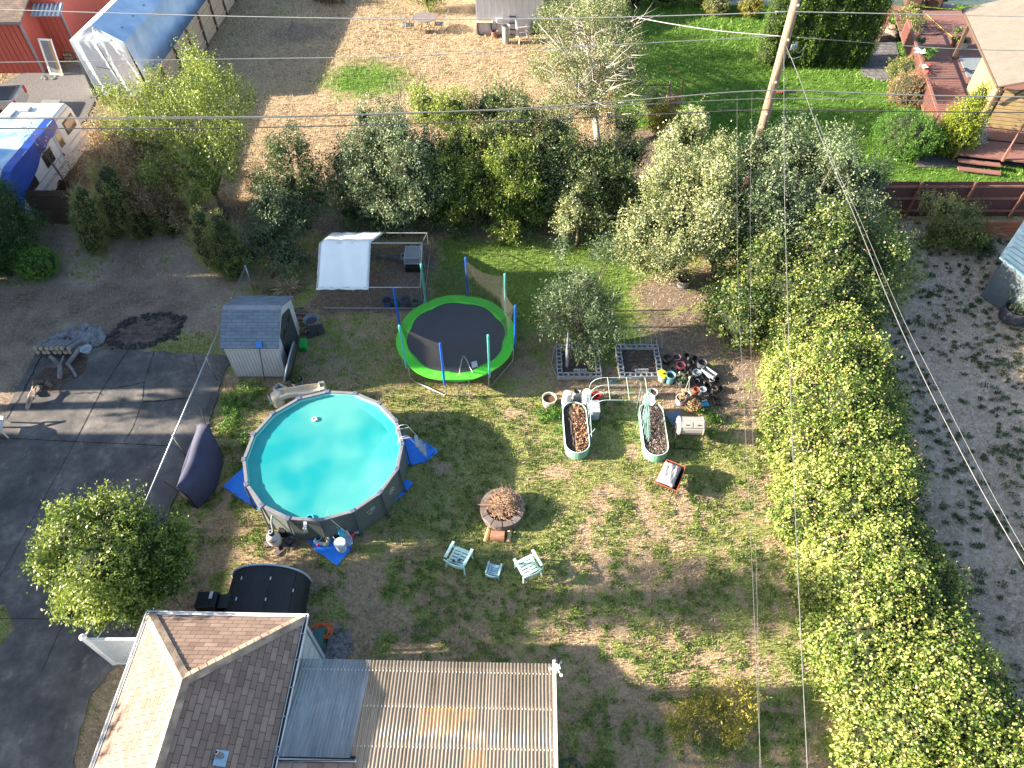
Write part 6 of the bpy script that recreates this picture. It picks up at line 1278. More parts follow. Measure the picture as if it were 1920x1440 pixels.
SHB2 = brickmat('shingles_brown', (.2, .145, .11), (.13, .1, .085), (.06, .05, .045), .33, .15, .008)
roofpart('roof', [(-6.4, -.35, 2.95), (.3, -.35, 2.95), (.3, 3.2, 4.1), (-6.4, 3.2, 4.1)], SHB2, rh, .1); m = MB(); m.box((-3, -.4, 2.95), (6.7, .1, .14)); P('gutter', m, M('gutter_slate', (.12, .13, .15), rough=.5), rh)
corr('awning', .2, 1.9, 1.8, 0.9, 3.1, 2.75, .14, .03, M('awning_stripe', (.35, .42, .48), rough=.5), rh)
m = MB()
for k in range(7): m.box((.3 + k * .24, 1.35, 2.965), (.1, .98, .01), rx=.37)
P('awning_stripe', m, PLW, rh)
od = thing('leaning_door', 'white framed old door leaning against the red building', 'door', (*G(107, 141), 0), R(-8)); m = MB(); 
for (c_, d_) in (((-.36, 0, .95), (.12, .05, 1.9)), ((.36, 0, .95), (.06, .05, 1.9)), ((0, 0, 1.87), (.8, .05, .1)), ((0, 0, .06), (.8, .05, .12))): m.box(c_, d_)
fr_ = P('frame', m, WHITE, od); m = MB(); m.box((-.05, 0, .95), (.5, .02, 1.75)); P('panel', m, M('door_grey', (.16, .17, .2), rough=.5), od); m = MB(); m.box((.24, -.01, .95), (.16, .03, 1.7)); P('board', m, M('board_tan', (.42, .27, .13), rough=.8), od)
for ch in od.children: ch.matrix_local = Matrix.Rotation(R(-12), 4, 'X') @ ch.matrix_local
c = G(137, 108); logs('firewood_log', 'rust-brown log stacked between the red building and the tarp covered shelter', [(c[0] + .12 * (i % 4) - .2, c[1] - .1 + .15 * (i // 8), .12 + .2 * ((i // 4) % 3), .09, .5, R(80) + rr.uniform(-.1, .1), 0) for i in range(14)], WOOD, CUT, 'logs stacked beside the red building')
stones('rubble', 'small stones at the foot of the red building', 92, 146, 20, .5, .25, .05, .13, M('rock_g3', (.2, .2, .2), (.1, .1, .1), rough=.9))
# tarp-covered shelter
ts = thing('tarp_shelter', 'large shelter wrapped in shiny white and blue tarp beside the wooden fence', 'shelter', (-22.9, 37.3, 0), R(-4))
TW = M('tarp_white', (.66, .72, .78), (.52, .62, .72), rough=.35, scale=.8, bump=.8, bscale=1.6, detail=8, stretch=(1, 1, .5)); TBL = M('tarp_silverblue', (.55, .68, .82), (.25, .4, .62), rough=.35, scale=.7, bump=.8, bscale=1.6, detail=8)
def sheet(name, a, b_, c_, d_, nu, nv, mat, par, amp=.06, seed=1, fold=6):
    a, b_, c_, d_ = map(Vector, (a, b_, c_, d_)); r_ = random.Random(seed); nrm = (b_ - a).cross(d_ - a).normalized(); vs = []; fs = []
    for j in range(nv + 1):
        for i in range(nu + 1):
            u, v = i / nu, j / nv; p = a.lerp(b_, u).lerp(d_.lerp(c_, u), v); e = min(1, 6 * min(u, 1 - u)) * min(1, 6 * min(v, 1 - v)); vs.append(p + nrm * e * amp * (math.sin(u * fold * 2 + v * 3 + seed) * .6 + math.sin(u * fold * 5 + v * 2 + seed * 2) * .4 + r_.uniform(-.3, .3)))
    for j in range(nv):
        for i in range(nu): k = j * (nu + 1) + i; fs.append((k, k + 1, k + nu + 2, k + nu + 1))
    m = MB(); m.add(vs, fs); return P(name, m, mat, par, smooth=True)
hz, rz_ = 3.0, 3.75
sheet('front_sheet', (.2, 0, 0), (3.1, .1, 0), (2.9, 0, hz), (.0, 0, hz), 26, 16, TW, ts, .07, 3, 8); sheet('front_gable', (0, 0, hz), (2.9, 0, hz), (1.5, .15, rz_), (1.45, .15, rz_), 12, 6, TW, ts, .04, 5)
sheet('roof_sheet', (0, 0, hz), (1.45, .1, rz_), (1.45, 14, rz_), (0, 14, hz), 12, 40, TW, ts, .05, 7, 3); sheet('roof_sheet', (1.45, .1, rz_), (2.9, 0, hz), (2.9, 14, hz), (1.45, 14, rz_), 12, 40, TBL, ts, .05, 9, 3)
sheet('side_sheet', (2.9, 0, hz), (3.35, .1, 0), (3.7, 14, 0), (2.9, 14, hz), 16, 40, TBL, ts, .08, 11, 2); sheet('side_sheet', (0, 0, hz), (-.1, 0, 0), (-.1, 14, 0), (0, 14, hz), 8, 30, TW, ts, .06, 13, 2)
m = MB(); m.tube([(.9, -.12, 1.7), (1.7, -.14, 1.6), (2.4, -.12, 1.85)], .02, 5); m.tube([(1.45, -.1, 2.9), (2.0, -.1, .1)], .02, 5); P('tie_rope', m, BLACK, ts)
m = MB()
for k in range(9): m.tube([(2.45, 1 + k * 1.4, hz + .3), (2.5, 1.1 + k * 1.4, hz + .26)], .02, 4)
P('tie_down', m, BLACK, ts)
# ------------------------------------------------------------------ wooden fences
def fence(name, label, p0, p1, h, mat, postm, npost, side=1, rails=(.3, .95, 1.55), bw=.14, cap=None, boards=True, railm=None):
    a, b_ = Vector((*p0, 0)), Vector((*p1, 0)); L_ = (b_ - a).length; t = thing(name, label, 'fence', a, math.atan2(b_.y - a.y, b_.x - a.x)); m = MB(); r_ = random.Random(int(abs(p0[0]) * 10)); x = 0
    while x < L_: m.box((x + bw / 2, 0, h / 2 + .02), (bw - .008, .02, h + r_.uniform(-.02, .02))); x += bw
    P('boards', m, mat, t)
    for z in rails: m = MB(); m.box((L_ / 2, side * -.045, z), (L_, .06, .09)); P('rail', m, railm or postm, t)
    for k in range(npost): m = MB(); m.box((L_ * k / (npost - 1), side * -.07, (h + .05) / 2), (.1, .1, h + .05)); P('post', m, postm, t)
    if cap: m = MB(); m.box((L_ / 2, 0, h + .035), (L_, .09, .03)); P('cap_board', m, cap, t)
    return t
CED = M('cedar_board', (.6, .45, .32), (.42, .3, .2), rough=.85, scale=3, stretch=(6, 6, .5), detail=8); CEDP = M('cedar_post', (.16, .11, .08), (.09, .065, .05), rough=.9)
fence('board_fence', 'weathered cedar board fence running away beside the tarp covered shelter', (-18.6, 25.9), (-18.35, 52), 1.85, CED, CEDP, 13, side=1, railm=CED)
fence('board_fence', 'brown cedar board fence along the back of the left lot', (-34, 26.4), (-18.65, 25.8), 1.75, M('cedar_dark', (.17, .11, .075), (.1, .07, .05), rough=.9, scale=3, stretch=(6, 6, .5)), CEDP, 8, side=1)
REDF = M('red_fence', (.15, .06, .055), (.1, .04, .04), rough=.8, scale=3, stretch=(6, 6, .5)); REDP = M('red_post', (.3, .15, .1), (.2, .09, .06), rough=.8)
fence('red_fence', 'long dark red board fence behind the dusty right lot', (15.3, 26.42), (27, 26.42), 1.8, REDF, REDP, 6, side=1, rails=(.35, 1.0, 1.6), bw=.14)
fence('red_fence', 'dark red board fence piece half hidden behind the thicket', (4.8, 26.5), (15.28, 26.45), 1.7, REDF, REDP, 5, side=1)
m = MB()
for k in range(5): m.box((0, 0, .1 + k * .17), (4.0, .05, .155))
T('retaining_fence', m, M('orange_boards', (.42, .16, .08), (.26, .09, .05), rough=.7, scale=3, stretch=(.5, 4, 6)), 'low orange-red board retaining fence in front of the long red fence', 'fence', loc=(21.6, 24.9, 0))
# blue-grey shed at the right edge
bs_ = thing('blue_shed', 'weathered blue-grey wooden lean-to cut off by the right edge', 'shed', (18.6, 21.2, 0)); BW = M('blue_boards', (.1, .17, .22), (.06, .11, .16), rough=.8, scale=3, stretch=(2, .5, 1))
m = MB(); m.slab([(0, 0, 2.0), (1.8, 2.05, 2.25), (3.6, 2.05, 2.25), (3.6, -3, 2.0), (1.2, -2.4, 1.8)], .08); P('roof', m, BW, bs_); m = MB(); m.prism([(.25, .0), (1.8, 1.8), (3.4, 1.8), (3.4, -2.6), (1.3, -2.1)], 0, 1.75); P('wall', m, M('blue_wall2', (.1, .13, .15), rough=.8), bs_)
m = MB()
for k in range(10): m.tube([(.18 * k + .1, .2 * k - .06, 2.015 + .025 * k), (1.2 + .24 * k, -2.3 + .06 * k + .15 * k, 1.86 + .035 * k)], .008, 4)
P('board_seam', m, M('seam_dark', (.03, .06, .09), rough=.9), bs_)
bt = thing('barrel_planter', 'large black barrel planter with a pale flowering plant at the right edge', 'planter', (*G(1892, 600), 0)); m = MB(); m.lathe([(.3, 0), (.45, .1), (.48, .2), (.45, .6), (.47, .62), (.42, .62), (.4, .3), (1e-4, .3)], n=24); P('barrel', m, M('barrel', (.05, .055, .075), (.03, .035, .05), rough=.5), bt, smooth=False)
m = MB(); m.lathe([(1e-4, .5), (.42, .5)], n=20); P('soil', m, SOIL, bt); V, t_, _ = crown([(.2, .3, .9, .5, .4, .4), (.1, 0, .6, .3, .3, .15)], 900, .08, tone=.35, csz=.15, zmin=.5); np_mesh('foliage', V, 4, L_GREY, {'tone': t_}, bt)
m = MB(); m.tube([G3(1886, 552, .05), G3(1904, 512, 1.6)], .015, 5); T('garden_cane', m, CEDP, 'thin dark cane leaning on the blue-grey lean-to', 'cane')

# ------------------------------------------------------------------ back lot: white shed, table and chairs
wsd = thing('white_shed', 'white panelled shed at the far edge of the dry lawn', 'shed', (-2.2, 44.95, 0)); m = MB(); m.box((2.05, 3.2, 1.2), (4.1, 6.4, 2.4)); w_ = P('wall', m, M('white_panel', (.7, .69, .72), (.62, .61, .65), rough=.6, scale=2), wsd); m = MB()
for k in range(11): m.box((.1 + k * .39, -.004, 1.2), (.015, .01, 2.38))
P('panel_seam', m, M('seam_grey', (.42, .42, .44), rough=.7), w_); roofpart('roof', [(-.25, -.3, 2.42), (4.3, -.3, 2.42), (4.3, 3.2, 4.1), (-.25, 3.2, 4.1)], M('roof_grey', (.3, .31, .31), (.18, .19, .19), rough=.9, scale=6, bump=.5), wsd); m = MB(); m.slab([(-.25, 6.7, 2.42), (4.3, 6.7, 2.42), (4.3, 3.2, 4.1), (-.25, 3.2, 4.1)], .07); m.prism([(4.1, 0.01), (4.1, 6.39), (4.05, 6.39), (4.05, .01)], 2.38, 2.4); m.add([(4.1, 0, 2.4), (4.1, 6.4, 2.4), (4.1, 3.2, 4.0)], [(0, 1, 2)]); P('rear_roof', m, M('roof_grey', (.3, .3, .3)), wsd); m = MB(); m.box((2.05, -.33, 2.38), (4.6, .08, .1)); P('fascia', m, WHITE, wsd)
t = thing('work_sink', 'cream utility sink standing at the left front of the white shed', 'sink', (*G(909, 64), 0)); m = MB(); m.box((0, 0, .78), (1.0, .5, .05)); m.box((0, 0, .8), (1.05, .55, .04)); P('top', m, CREAM, t, bevel=.02); m = MB(); m.box((0, 0, .828), (.75, .32, .012)); P('basin', m, M('basin_tan', (.35, .28, .2), rough=.6), t)
for sx in (-.42, .42): m = MB(); m.box((sx, 0, .38), (.05, .4, .75)); P('leg', m, BLACK, t)
bucket('clay_pot', 'round clay pot beside the cream sink', 927, 58, .22, .35, (.3, .14, .11), fill=SOIL)
c = G(937, 63); t = thing('tub_stack', 'stack of white and pink tubs in front of the white shed', 'tubs', (c[0], c[1], 0)); 
for i, (z, s, col) in enumerate(((.0, .3, PLW), (.45, .36, M('pink_tub', (.6, .42, .4), rough=.5)), (.62, .38, PLW), (.78, .4, PLW))): m = MB(); m.box((0, 0, z + (.22 if i == 0 else .08)), (s, s, .44 if i == 0 else .15)); P('tub', m, col, t, bevel=.02)
bucket('garbage_can', 'metal can with an open black bucket on top by the white shed', 948.5, 48, .24, 1.0, (.35, .37, .36), 'can', fill=BLACK)
t = thing('step_ladder', 'grey folding step ladder with a black tray by the white shed', 'ladder', (*G(961, 68), 0)); m = MB()
for s in (-.22, .22): m.tube([(s, 0, 0), (s * .8, .35, 1.3)], .02, 5); m.tube([(s, .7, 0), (s * .8, .38, 1.3)], .02, 5)
P('side_rail', m, STEEL, t)
for k in range(3): m = MB(); m.box((0, .1 + k * .1, .35 + k * .35), (.42, .14, .03)); P('step', m, BLACK, t)
m = MB(); m.box((-.02, .45, 1.6), (.42, .2, .5)); P('tray', m, BLACK, t)
chair('pinkish white plastic armchair beside the step ladder', 981, 66, R(-80), 1.15, mat=M('pinkish', (.66, .56, .56), rough=.5), back=.9)
c = G(1003, 66); m = MB(); m.box((0, 0, .4), (.6, .3, .8)); T('dark_box', m, M('box_black', (.03, .028, .03), rough=.8), 'black box standing at the right front of the white shed', 'box', loc=(c[0], c[1], 0), bevel=.02)
t = thing('patio_table', 'round grey patio table in the dry back lawn', 'table', (*G(798, 55), 0)); m = MB(); m.lathe([(1e-4, .7), (.72, .7), (.74, .72), (.72, .74), (1e-4, .74)], n=32, sx=1.05); P('tabletop', m, M('table_grey', (.24, .2, .19), (.17, .145, .14), rough=.5, scale=8), t)
for k in range(4): a = R(45 + k * 90); m = MB(); m.tube([(.15 * math.cos(a), .15 * math.sin(a), .7), (.45 * math.cos(a), .45 * math.sin(a), 0)], .02, 6); P('leg', m, BLACK, t)
SLAT = M('slat_blue', (.1, .14, .19), rough=.5)
def lawnchair(label, px, py, rz):
    t = thing('patio_chair', label, 'chair', (*G(px, py), 0), rz); m = MB()
    for k in range(5): m.box((0, .22 - k * .1, .42), (.5, .07, .02))
    P('seat', m, SLAT, t); m = MB()
    for k in range(6): m.box((0, -.28 - k * .05, .5 + k * .1), (.5, .02, .07), rx=-.4)
    P('backrest', m, SLAT, t); m = MB()
    for s in (-.26, .26): m.tube([(s, .26, 0), (s, .24, .42), (s, -.25, .42), (s, -.6, 1.12)], .016, 6); m.tube([(s, -.3, 0), (s, -.2, .42)], .016, 6); m.tube([(s, .24, .42), (s, .2, .65), (s, -.4, .68)], .014, 5)
    P('frame', m, STEEL, t)
lawnchair('blue slatted patio chair left of the round table', 769, 60, R(-85)); lawnchair('blue slatted patio chair with a sunlit back right of the round table', 824, 58, R(85))
m = MB(); 
for k in range(6): x = .1 * k; m.tube([(x, 0, 0), (x + rr.uniform(-.1, .1), .05, 2.2 + rr.uniform(-.3, .5))], .012, 4)
for k in range(14): m.tube([(.25 + rr.uniform(-.4, .4), 0, rr.uniform(.3, .8)), (.25 + rr.uniform(-.5, .5), .05, rr.uniform(1, 2.0))], .006, 4)
T('bare_sapling', m, PBARK, 'thin pale leafless stems standing at the edge of the green patch in the back lawn', 'sapling', loc=(*G(745, 235), 0))
m = MB(); m.tube([(0, 0, .1), (1.5, 0, .1), (1.6, .6, .1), (.2, .6, .1), (0, 0, .1)], .01, 4); T('garden_hoop', m, M('hoop_green', (.05, .3, .2), rough=.5), 'thin green wire frame lying in the shaded back lawn', 'frame', loc=(*G(598, 48), 0))

# trellis posts near the lawn
t = thing('trellis_frame', 'old wooden clothesline post with rusty cross bar at the lawn edge', 'post', (*G(1247, 237), 0)); WD = M('old_wood', (.34, .27, .2), (.2, .15, .11), rough=.9)
m = MB(); m.tube([(0, 0, 0), (.0, 0, 1.2), (-.12, .05, 2.4)], .055, 7); m.tube([(-.1, .6, 0), (-.12, .08, 2.3)], .04, 6); P('post', m, WD, t); m = MB(); m.tube([(-.12, .05, 2.2), (-2.1, .0, 2.2)], .035, 6); P('cross_bar', m, M('rust', (.2, .08, .05), rough=.9), t)
m = MB(); m.tube([(0, 0, 0), (.05, 0, 1.3)], .04, 6); m.tube([(.05, 0, 1.3), (-.9, .5, 2.0)], .014, 5); m.tube([(.05, 0, 1.3), (.9, .1, 1.0)], .014, 5); T('short_post', m, M('rust2', (.3, .1, .07), rough=.8), 'short reddish post with a wire stay right of the clothesline post', 'post', loc=(*G(1272, 195), 0))

# ------------------------------------------------------------------ neighbour house, deck and gazebo (top right)
nh = thing('white_house', 'white clapboard house wall at the top edge behind the rear lawn', 'house', (13.0, 49.2, 0)); m = MB(); m.box((11.5, 3, 1.8), (23, 6, 3.6)); w_ = P('wall', m, WHITE, nh); m = MB()
for k in range(16): m.box((11.5, -.012, .3 + k * .2), (23, .03, .012))
P('clapboard_shade_line', m, M('clap_shadow', (.45, .46, .5), rough=.8), w_); m = MB(); m.box((14.6, -.03, 1.2), (2.0, .06, 2.1)); d_ = P('patio_door', m, WHITE, nh); m = MB(); m.box((14.6, -.07, 1.2), (1.8, .03, 1.9)); P('pane', m, GLS, d_)  # grey strips paint the shade line under each clapboard
dk = thing('deck', 'reddish-brown wooden deck with slatted railings at the top right', 'deck', (20.85, 32.5, 0), R(-12.5))
DKM = M('deck_boards', (.25, .125, .105), (.19, .095, .082), rough=.7, scale=3, stretch=(.6, 5, 1)); m = MB(); y = .02
while y < 15.6: m.box((5, y + .07, .57), (10, .135, .05)); y += .145
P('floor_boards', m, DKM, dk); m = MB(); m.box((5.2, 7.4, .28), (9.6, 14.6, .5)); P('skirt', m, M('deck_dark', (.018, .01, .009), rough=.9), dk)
RL = M('rail_red', (.26, .115, .09), (.2, .085, .07), rough=.7)
def railing(x0, y0, x1, y1, par, z0=.6):
    a, b_ = Vector((x0, y0, 0)), Vector((x1, y1, 0)); L_ = (b_ - a).length; an = math.atan2(y1 - y0, x1 - x0); c_ = (a + b_) / 2; m = MB(); m.box((c_.x, c_.y, z0 + .92), (L_, .14, .04), rz=an); r0_ = P('handrail', m, RL, par); m = MB(); k = 0
    while k < L_: p = a + (b_ - a) * (k / L_); m.box((p.x, p.y, z0 + .46), (.045, .045, .86)); k += .2
    P('balusters', m, RL, par)
    for q_ in (0, .5, 1): p = a + (b_ - a) * q_; m = MB(); m.box((p.x, p.y, z0 + .46), (.09, .09, .95)); P('post', m, RL, par)
railing(.05, .1, .05, 11.2, dk); railing(-.9, 11.6, -.9, 14.5, dk)
m = MB(); m.box((3.2, -.85, .5), (4.4, 1.6, .08)); P('landing', m, DKM, dk)
for k, z in ((0, .32), (1, .14)): m = MB(); m.box((2.0 + .1, -1.85 - k * .42, z), (1.9, .3, .06)); P('step', m, DKM, dk)
m = MB(); m.box((3.1, -1.7, .8), (.1, .1, .7)); m.box((1.0, -1.6, .45), (.08, .08, .5)); m.tube([(3.1, -1.7, 1.15), (3.9, .0, 1.5)], .05, 4); P('stair_post', m, RL, dk)
m = MB(); m.box((1.6, .1, .72), (1.0, .3, .06)); T('deck_bench', m, RL, 'small red bench plank at the front corner of the deck beside the golden cypress', 'bench', loc=(20.85 + .3, 32.5, .1), rz=R(-12.5))
gz = thing('gazebo', 'wooden gazebo with pale corrugated roof and cedar privacy walls on the deck', 'gazebo', (20.85, 32.5, 0), R(-12.5)); GX, GY = 2.35, .9
PST = M('dark_post', (.09, .06, .04), rough=.8); YB = M('yellow_cedar', (.4, .29, .15), (.3, .2, .09), rough=.8, scale=3, stretch=(4, 4, .5))
for (x, y, h) in ((GX + .2, GY + .2, 2.9), (GX + .2, GY + 7.8, 2.9), (GX + 5, GY + .2, 2.9), (GX + 5, GY + 7.8, 2.9)): m = MB(); m.box((x, y, .6 + h / 2 - .3), (.18, .18, h - .4)); P('post', m, PST, gz)
corr('roof', -.2, 8.8, 0, 3.3, 0, 1.0, .18, .012, M('gazebo_roof', (.66, .58, .48), (.58, .5, .41), rough=.5, scale=1.5), gz); rf = [o for o in gz.children if o.name.startswith('roof')][0]; rf.rotation_euler = (0, 0, R(90)); rf.location = (GX - .1 + 3.3, GY - .3, 0)
# re-lay the roof plane explicitly: eave along the left side, ridge to the right
bpy.data.objects.remove(rf); m = MB(); vs = []; fs = []; n_ = 400
for i in range(n_ + 1):
    y = GY - .35 + 9.0 * i / n_; w2 = .014 * math.sin(i * .9); vs += [(GX - .2, y, 2.95 + w2), (GX + 3.2, y, 4.1 + w2), (GX + 6.6, y, 2.95 + w2)]
for i in range(n_): k = i * 3; fs += [(k, k + 1, k + 4, k + 3), (k + 1, k + 2, k + 5, k + 4)]
m.add(vs, fs); P('roof', m, M('gazebo_roof_tan', (.18, .16, .135), (.145, .13, .11), rough=.6, scale=2), gz); m = MB(); m.box((GX - .2, GY + 4.15, 2.88), (.06, 9.0, .12)); m.tube([(GX - .2, GY - .35, 2.9), (GX + 3.2, GY - .35, 4.04), (GX + 6.6, GY - .35, 2.9)], .05, 4); P('roof_edge', m, PST, gz)
m = MB(); y = 0
while y < 3.6: m.box((GX + .2, GY + .4 + y, 1.6), (.03, .15, 1.75)); y += .16
P('privacy_wall', m, YB, gz); m = MB(); m.box((GX + .2, GY + 2.1, 2.5), (.08, 3.8, .07)); m.box((GX + .2, GY + 2.1, .74), (.08, 3.8, .07)); P('wall_rail', m, PST, gz)
m = MB(); z = .75
while z < 2.6: m.box((GX + 2.7, GY + .15, z), (4.6, .03, .17)); z += .2
P('privacy_wall', m, M('yellow_cedar2', (.42, .31, .15), (.3, .21, .1), rough=.8), gz); m = MB(); m.tube([(GX + .4, GY + .1, 1.9), (GX + 1.3, GY + .1, 2.8)], .05, 4); P('brace', m, PST, gz)
# deck things
def dpos(px, py, z=.6): return G3(px, py, z)
for px, py, lb, n_ in ((1724, 82, 'white pot with a bushy plant at the left of the deck', 260), (1809, 84, 'white urn with a green plant beside the gazebo post', 220)):
    c = dpos(px, py); t = bucket('deck_pot', lb, px, py - 6, .26, .4, (.62, .64, .64), 'pot', z=.6, fill=SOIL); V, t_, _ = crown([(0, 0, .45, .3, .3, .18)], n_ * 2, .09, tone=.4, csz=.12, zmin=.35); np_mesh('foliage', V, 4, L_GREY, {'tone': t_}, t)
t = bucket('deck_pot', 'dark pot with spiky yellow-green grass on the deck by the railing', 1736, 102, .22, .3, (.1, .05, .05), 'pot', z=.6, fill=SOIL); V, t_, _ = crown([(0, 0, .45, .4, .4, .2)], 500, .2, tone=.55, csz=.12, zmin=.3, aspect=.15); np_mesh('foliage', V, 4, L_BRIGHT, {'tone': t_}, t)
t = bucket('deck_pot', 'terracotta pot with an upright plant left of the gazebo post', 1791, 76, .15, .3, (.25, .08, .06), 'pot', z=.6, fill=SOIL); V, t_, _ = crown([(0, 0, .65, .25, .25, .35)], 240, .12, tone=.5, csz=.12, zmin=.3); np_mesh('foliage', V, 4, L_BRIGHT, {'tone': t_}, t)
b = dpos(1710, 58); plant('deck_shrub', 'tall leafy potted plants behind the deck railing', 'plant', [(b[0], b[1], 1.2, .4, .5, .5), (b[0] - .2, b[1] + 1.0, 1.3, .4, .5, .5, .1)], 1500, .1, L_OLIVE, r0=.02, nl=3, tone=.45, zmin=.6, seed=91)
t = thing('wind_spinner', 'white bird shaped wind spinner on the deck railing', 'ornament', G3(1722, 102, 1.6)); m = MB(); m.lathe([(1e-4, -.3), (.07, -.15), (.1, 0), (.06, .15), (.1, .25), (1e-4, .32)], (0, 0, .15), 10, M=Matrix.Rotation(R(80), 3, 'Y')); m.box((0, .0, .2), (.25, .7, .02), rz=.3); P('bird_body', m, PLW, t)
t = thing('wind_spinner', 'red, white and green bird shaped wind spinner lower on the deck railing', 'ornament', G3(1732, 128, 1.6)); m = MB(); m.lathe([(1e-4, -.35), (.08, -.15), (.11, 0), (.05, .2), (1e-4, .42)], (0, 0, .1), 10, M=Matrix.Rotation(R(70), 3, 'X')); P('bird_body', m, PLW, t); m = MB(); m.box((.15, .1, .15), (.4, .25, .02), rz=.5); m.lathe([(1e-4, -.08), (.08, 0), (1e-4, .08)], (-.0, -.5, .05), 10); P('wing', m, M('wing_red', (.55, .06, .05), rough=.4), t); m = MB(); m.box((-.12, .05, .12), (.25, .18, .02)); P('tail', m, M('wing_green', (.05, .35, .2), rough=.4), t)
c = dpos(1738, 58, .62); m = MB(); m.tube([(.9 * math.cos(k * math.pi / 12), .55 * math.sin(k * math.pi / 12), .01) for k in range(25)], .025, 5); T('hose_loop', m, M('hose_brown', (.08, .03, .03), rough=.5), 'dark hose laid in a loop on the deck', 'hose', loc=c)
m = MB(); m.tube([dpos(1735, 25, .63), dpos(1750, 38, .63), dpos(1768, 55, .63), dpos(1790, 72, .63), dpos(1815, 86, .63)], .02, 5); T('extension_cord', m, M('cord_yellow', (.6, .36, .06), rough=.5), 'orange-yellow cord running across the deck to the gazebo', 'cord')
c = dpos(1820, 120, .62); m = MB(); m.box((0, 0, .02), (1.6, 2.6, .03)); T('deck_mat', m, M('mat_pale', (.2, .24, .28), rough=.8), 'pale blue-grey mat on the deck beside the gazebo wall', 'mat', loc=(c[0] + .2, c[1] - .5, c[2]), rz=R(-12.5))
WK = M('wicker', (.1, .055, .035), (.05, .03, .02), rough=.8, scale=20)
for i, (px, lb) in enumerate(((1708, 'left brown wicker armchair at the top edge of the deck'), (1746, 'right brown wicker armchair at the top edge of the deck'))):
    c = dpos(px, 14); t = thing('wicker_chair', lb, 'chair', c, R(-12)); m = MB(); m.box((0, 0, .3), (.75, .7, .3)); P('seat', m, WK, t, bevel=.04); m = MB(); m.box((0, -.38, .55), (.8, .1, .7)); P('backrest', m, WK, t, bevel=.04)
    for s in (-.42, .42): m = MB(); m.box((s, 0, .4), (.1, .75, .5)); P('arm', m, WK, t, bevel=.03)
c = dpos(1727, 6); m = MB(); m.box((0, 0, .4), (.35, .5, .8)); T('folded_cloth', m, M('cloth_pale', (.5, .4, .4), rough=.8), 'pale pinkish cloth bundle between the wicker armchairs', 'cloth', loc=c, bevel=.05)
m = MB(); c = dpos(1776, 12); m.box((0, 0, .02), (1.0, .6, .03)); T('door_mat', m, M('mat_mauve', (.3, .24, .26), rough=.9), 'mauve door mat in front of the glass door', 'mat', loc=c)
stones('stump_stones', 'pile of pale stones and pots at the top of the paved path', 1653, 48, 30, .6, 1.0, .12, .28, M('stone_tan', (.5, .38, .26), (.3, .22, .16), rough=.9), 8, .1)
m = MB(); m.lathe([(.38, 0), (.3, .15), (.26, .4), (1e-4, .42)], n=12); T('tree_stump', m, BARK, 'dark tree stump between the paved path and the deck railing', 'stump', loc=(*G(1674, 72), 0), smooth=True)
m = MB(); m.box((0, 0, .2), (.6, .5, .4), rz=.3); T('slab_stack', m, M('slab_rb', (.14, .09, .09), rough=.9), 'dark slab stack at the top of the paved path', 'slabs', loc=(*G(1650, 76), 0), bevel=.02)

# ------------------------------------------------------------------ utility pole and wires
pb = G(1385, 400); PZ = 10.5
POLEM = M('pole_wood', (.3, .225, .16), (.19, .14, .1), rough=.85, scale=5, stretch=(5, 5, .4), detail=8, bump=.4)
up_ = thing('utility_pole', 'tall wooden utility pole rising above the apple trees', 'utility pole', (pb[0], pb[1], 0)); m = MB(); lean = -.0
m.tube([(0, 0, 0), (-.06, 0, 4), (-.13, 0, 7), (-.22, 0, PZ)], [.2, .185, .17, .15], 16); P('pole_shaft', m, POLEM, up_, smooth=True)
m = MB()
for z, dy in ((6.2, -.19), (4.9, -.2), (7.8, -.18), (9.0, -.17)): m.lathe([(.04, -.02), (.05, .03), (1e-4, .04)], (-.12, dy, z), 8, M=Matrix.Rotation(R(90), 3, 'X'))
P('bolt', m, PLW, up_); m = MB(); m.box((.12, -.18, 7.55), (.12, .1, .16)); m.lathe([(.05, 0), (.07, .12), (.05, .25), (1e-4, .27)], (.25, -.1, 7.45), 10); m.tube([(.05, -.15, 7.5), (.4, -.25, 7.35), (.65, -.1, 7.6)], .012, 5); m.tube([(.0, -.18, 7.3), (.2, -.3, 7.15), (.55, -.2, 7.2)], .012, 5); P('insulator', m, M('insul', (.25, .3, .34), rough=.3), up_)
WL = M('wire_light', (.4, .4, .4), (.32, .32, .32), rough=.5, metal=.3); WL2 = M('wire_drop', (.2, .2, .2), (.15, .15, .15), rough=.5, metal=.3); WDK = M('wire_dark', (.06, .06, .065), rough=.6); WM = M('wire_mid', (.2, .21, .2), rough=.5)
def wire(label, pts, r, mat, n=14):
    m = MB(); q = [Vector(G3(*p)) for p in pts]; o = []
    for i in range(len(q) - 1):
        p0, p1, p2, p3 = q[max(i - 1, 0)], q[i], q[i + 1], q[min(i + 2, len(q) - 1)]
        for k in range(n): t = k / n; o.append(.5 * ((2 * p1) + (p2 - p0) * t + (2 * p0 - 5 * p1 + 4 * p2 - p3) * t * t + (3 * p1 - p0 - 3 * p2 + p3) * t ** 3))
    o.append(q[-1]); m.tube(o, r, 6); return T('overhead_wire', m, mat, label, 'wire', 'overhead wires', smooth=True)
wire('topmost pale overhead wire crossing the whole picture', [(-150, 13, 8.9), (0, 18, 8.8), (480, 31.5, 8.6), (960, 36, 8.6), (1440, 24, 8.8), (1482, 22, 8.85), (1920, 31, 8.7), (2100, 34, 8.7)], .016, WL)
wire('second pale overhead wire from the left edge to the pole', [(-150, 119, 7.9), (0, 117, 7.8), (480, 110, 7.6), (760, 105, 7.6), (1080, 88, 7.7), (1430, 69, 7.75), (1464, 69, 7.75)], .012, WL)
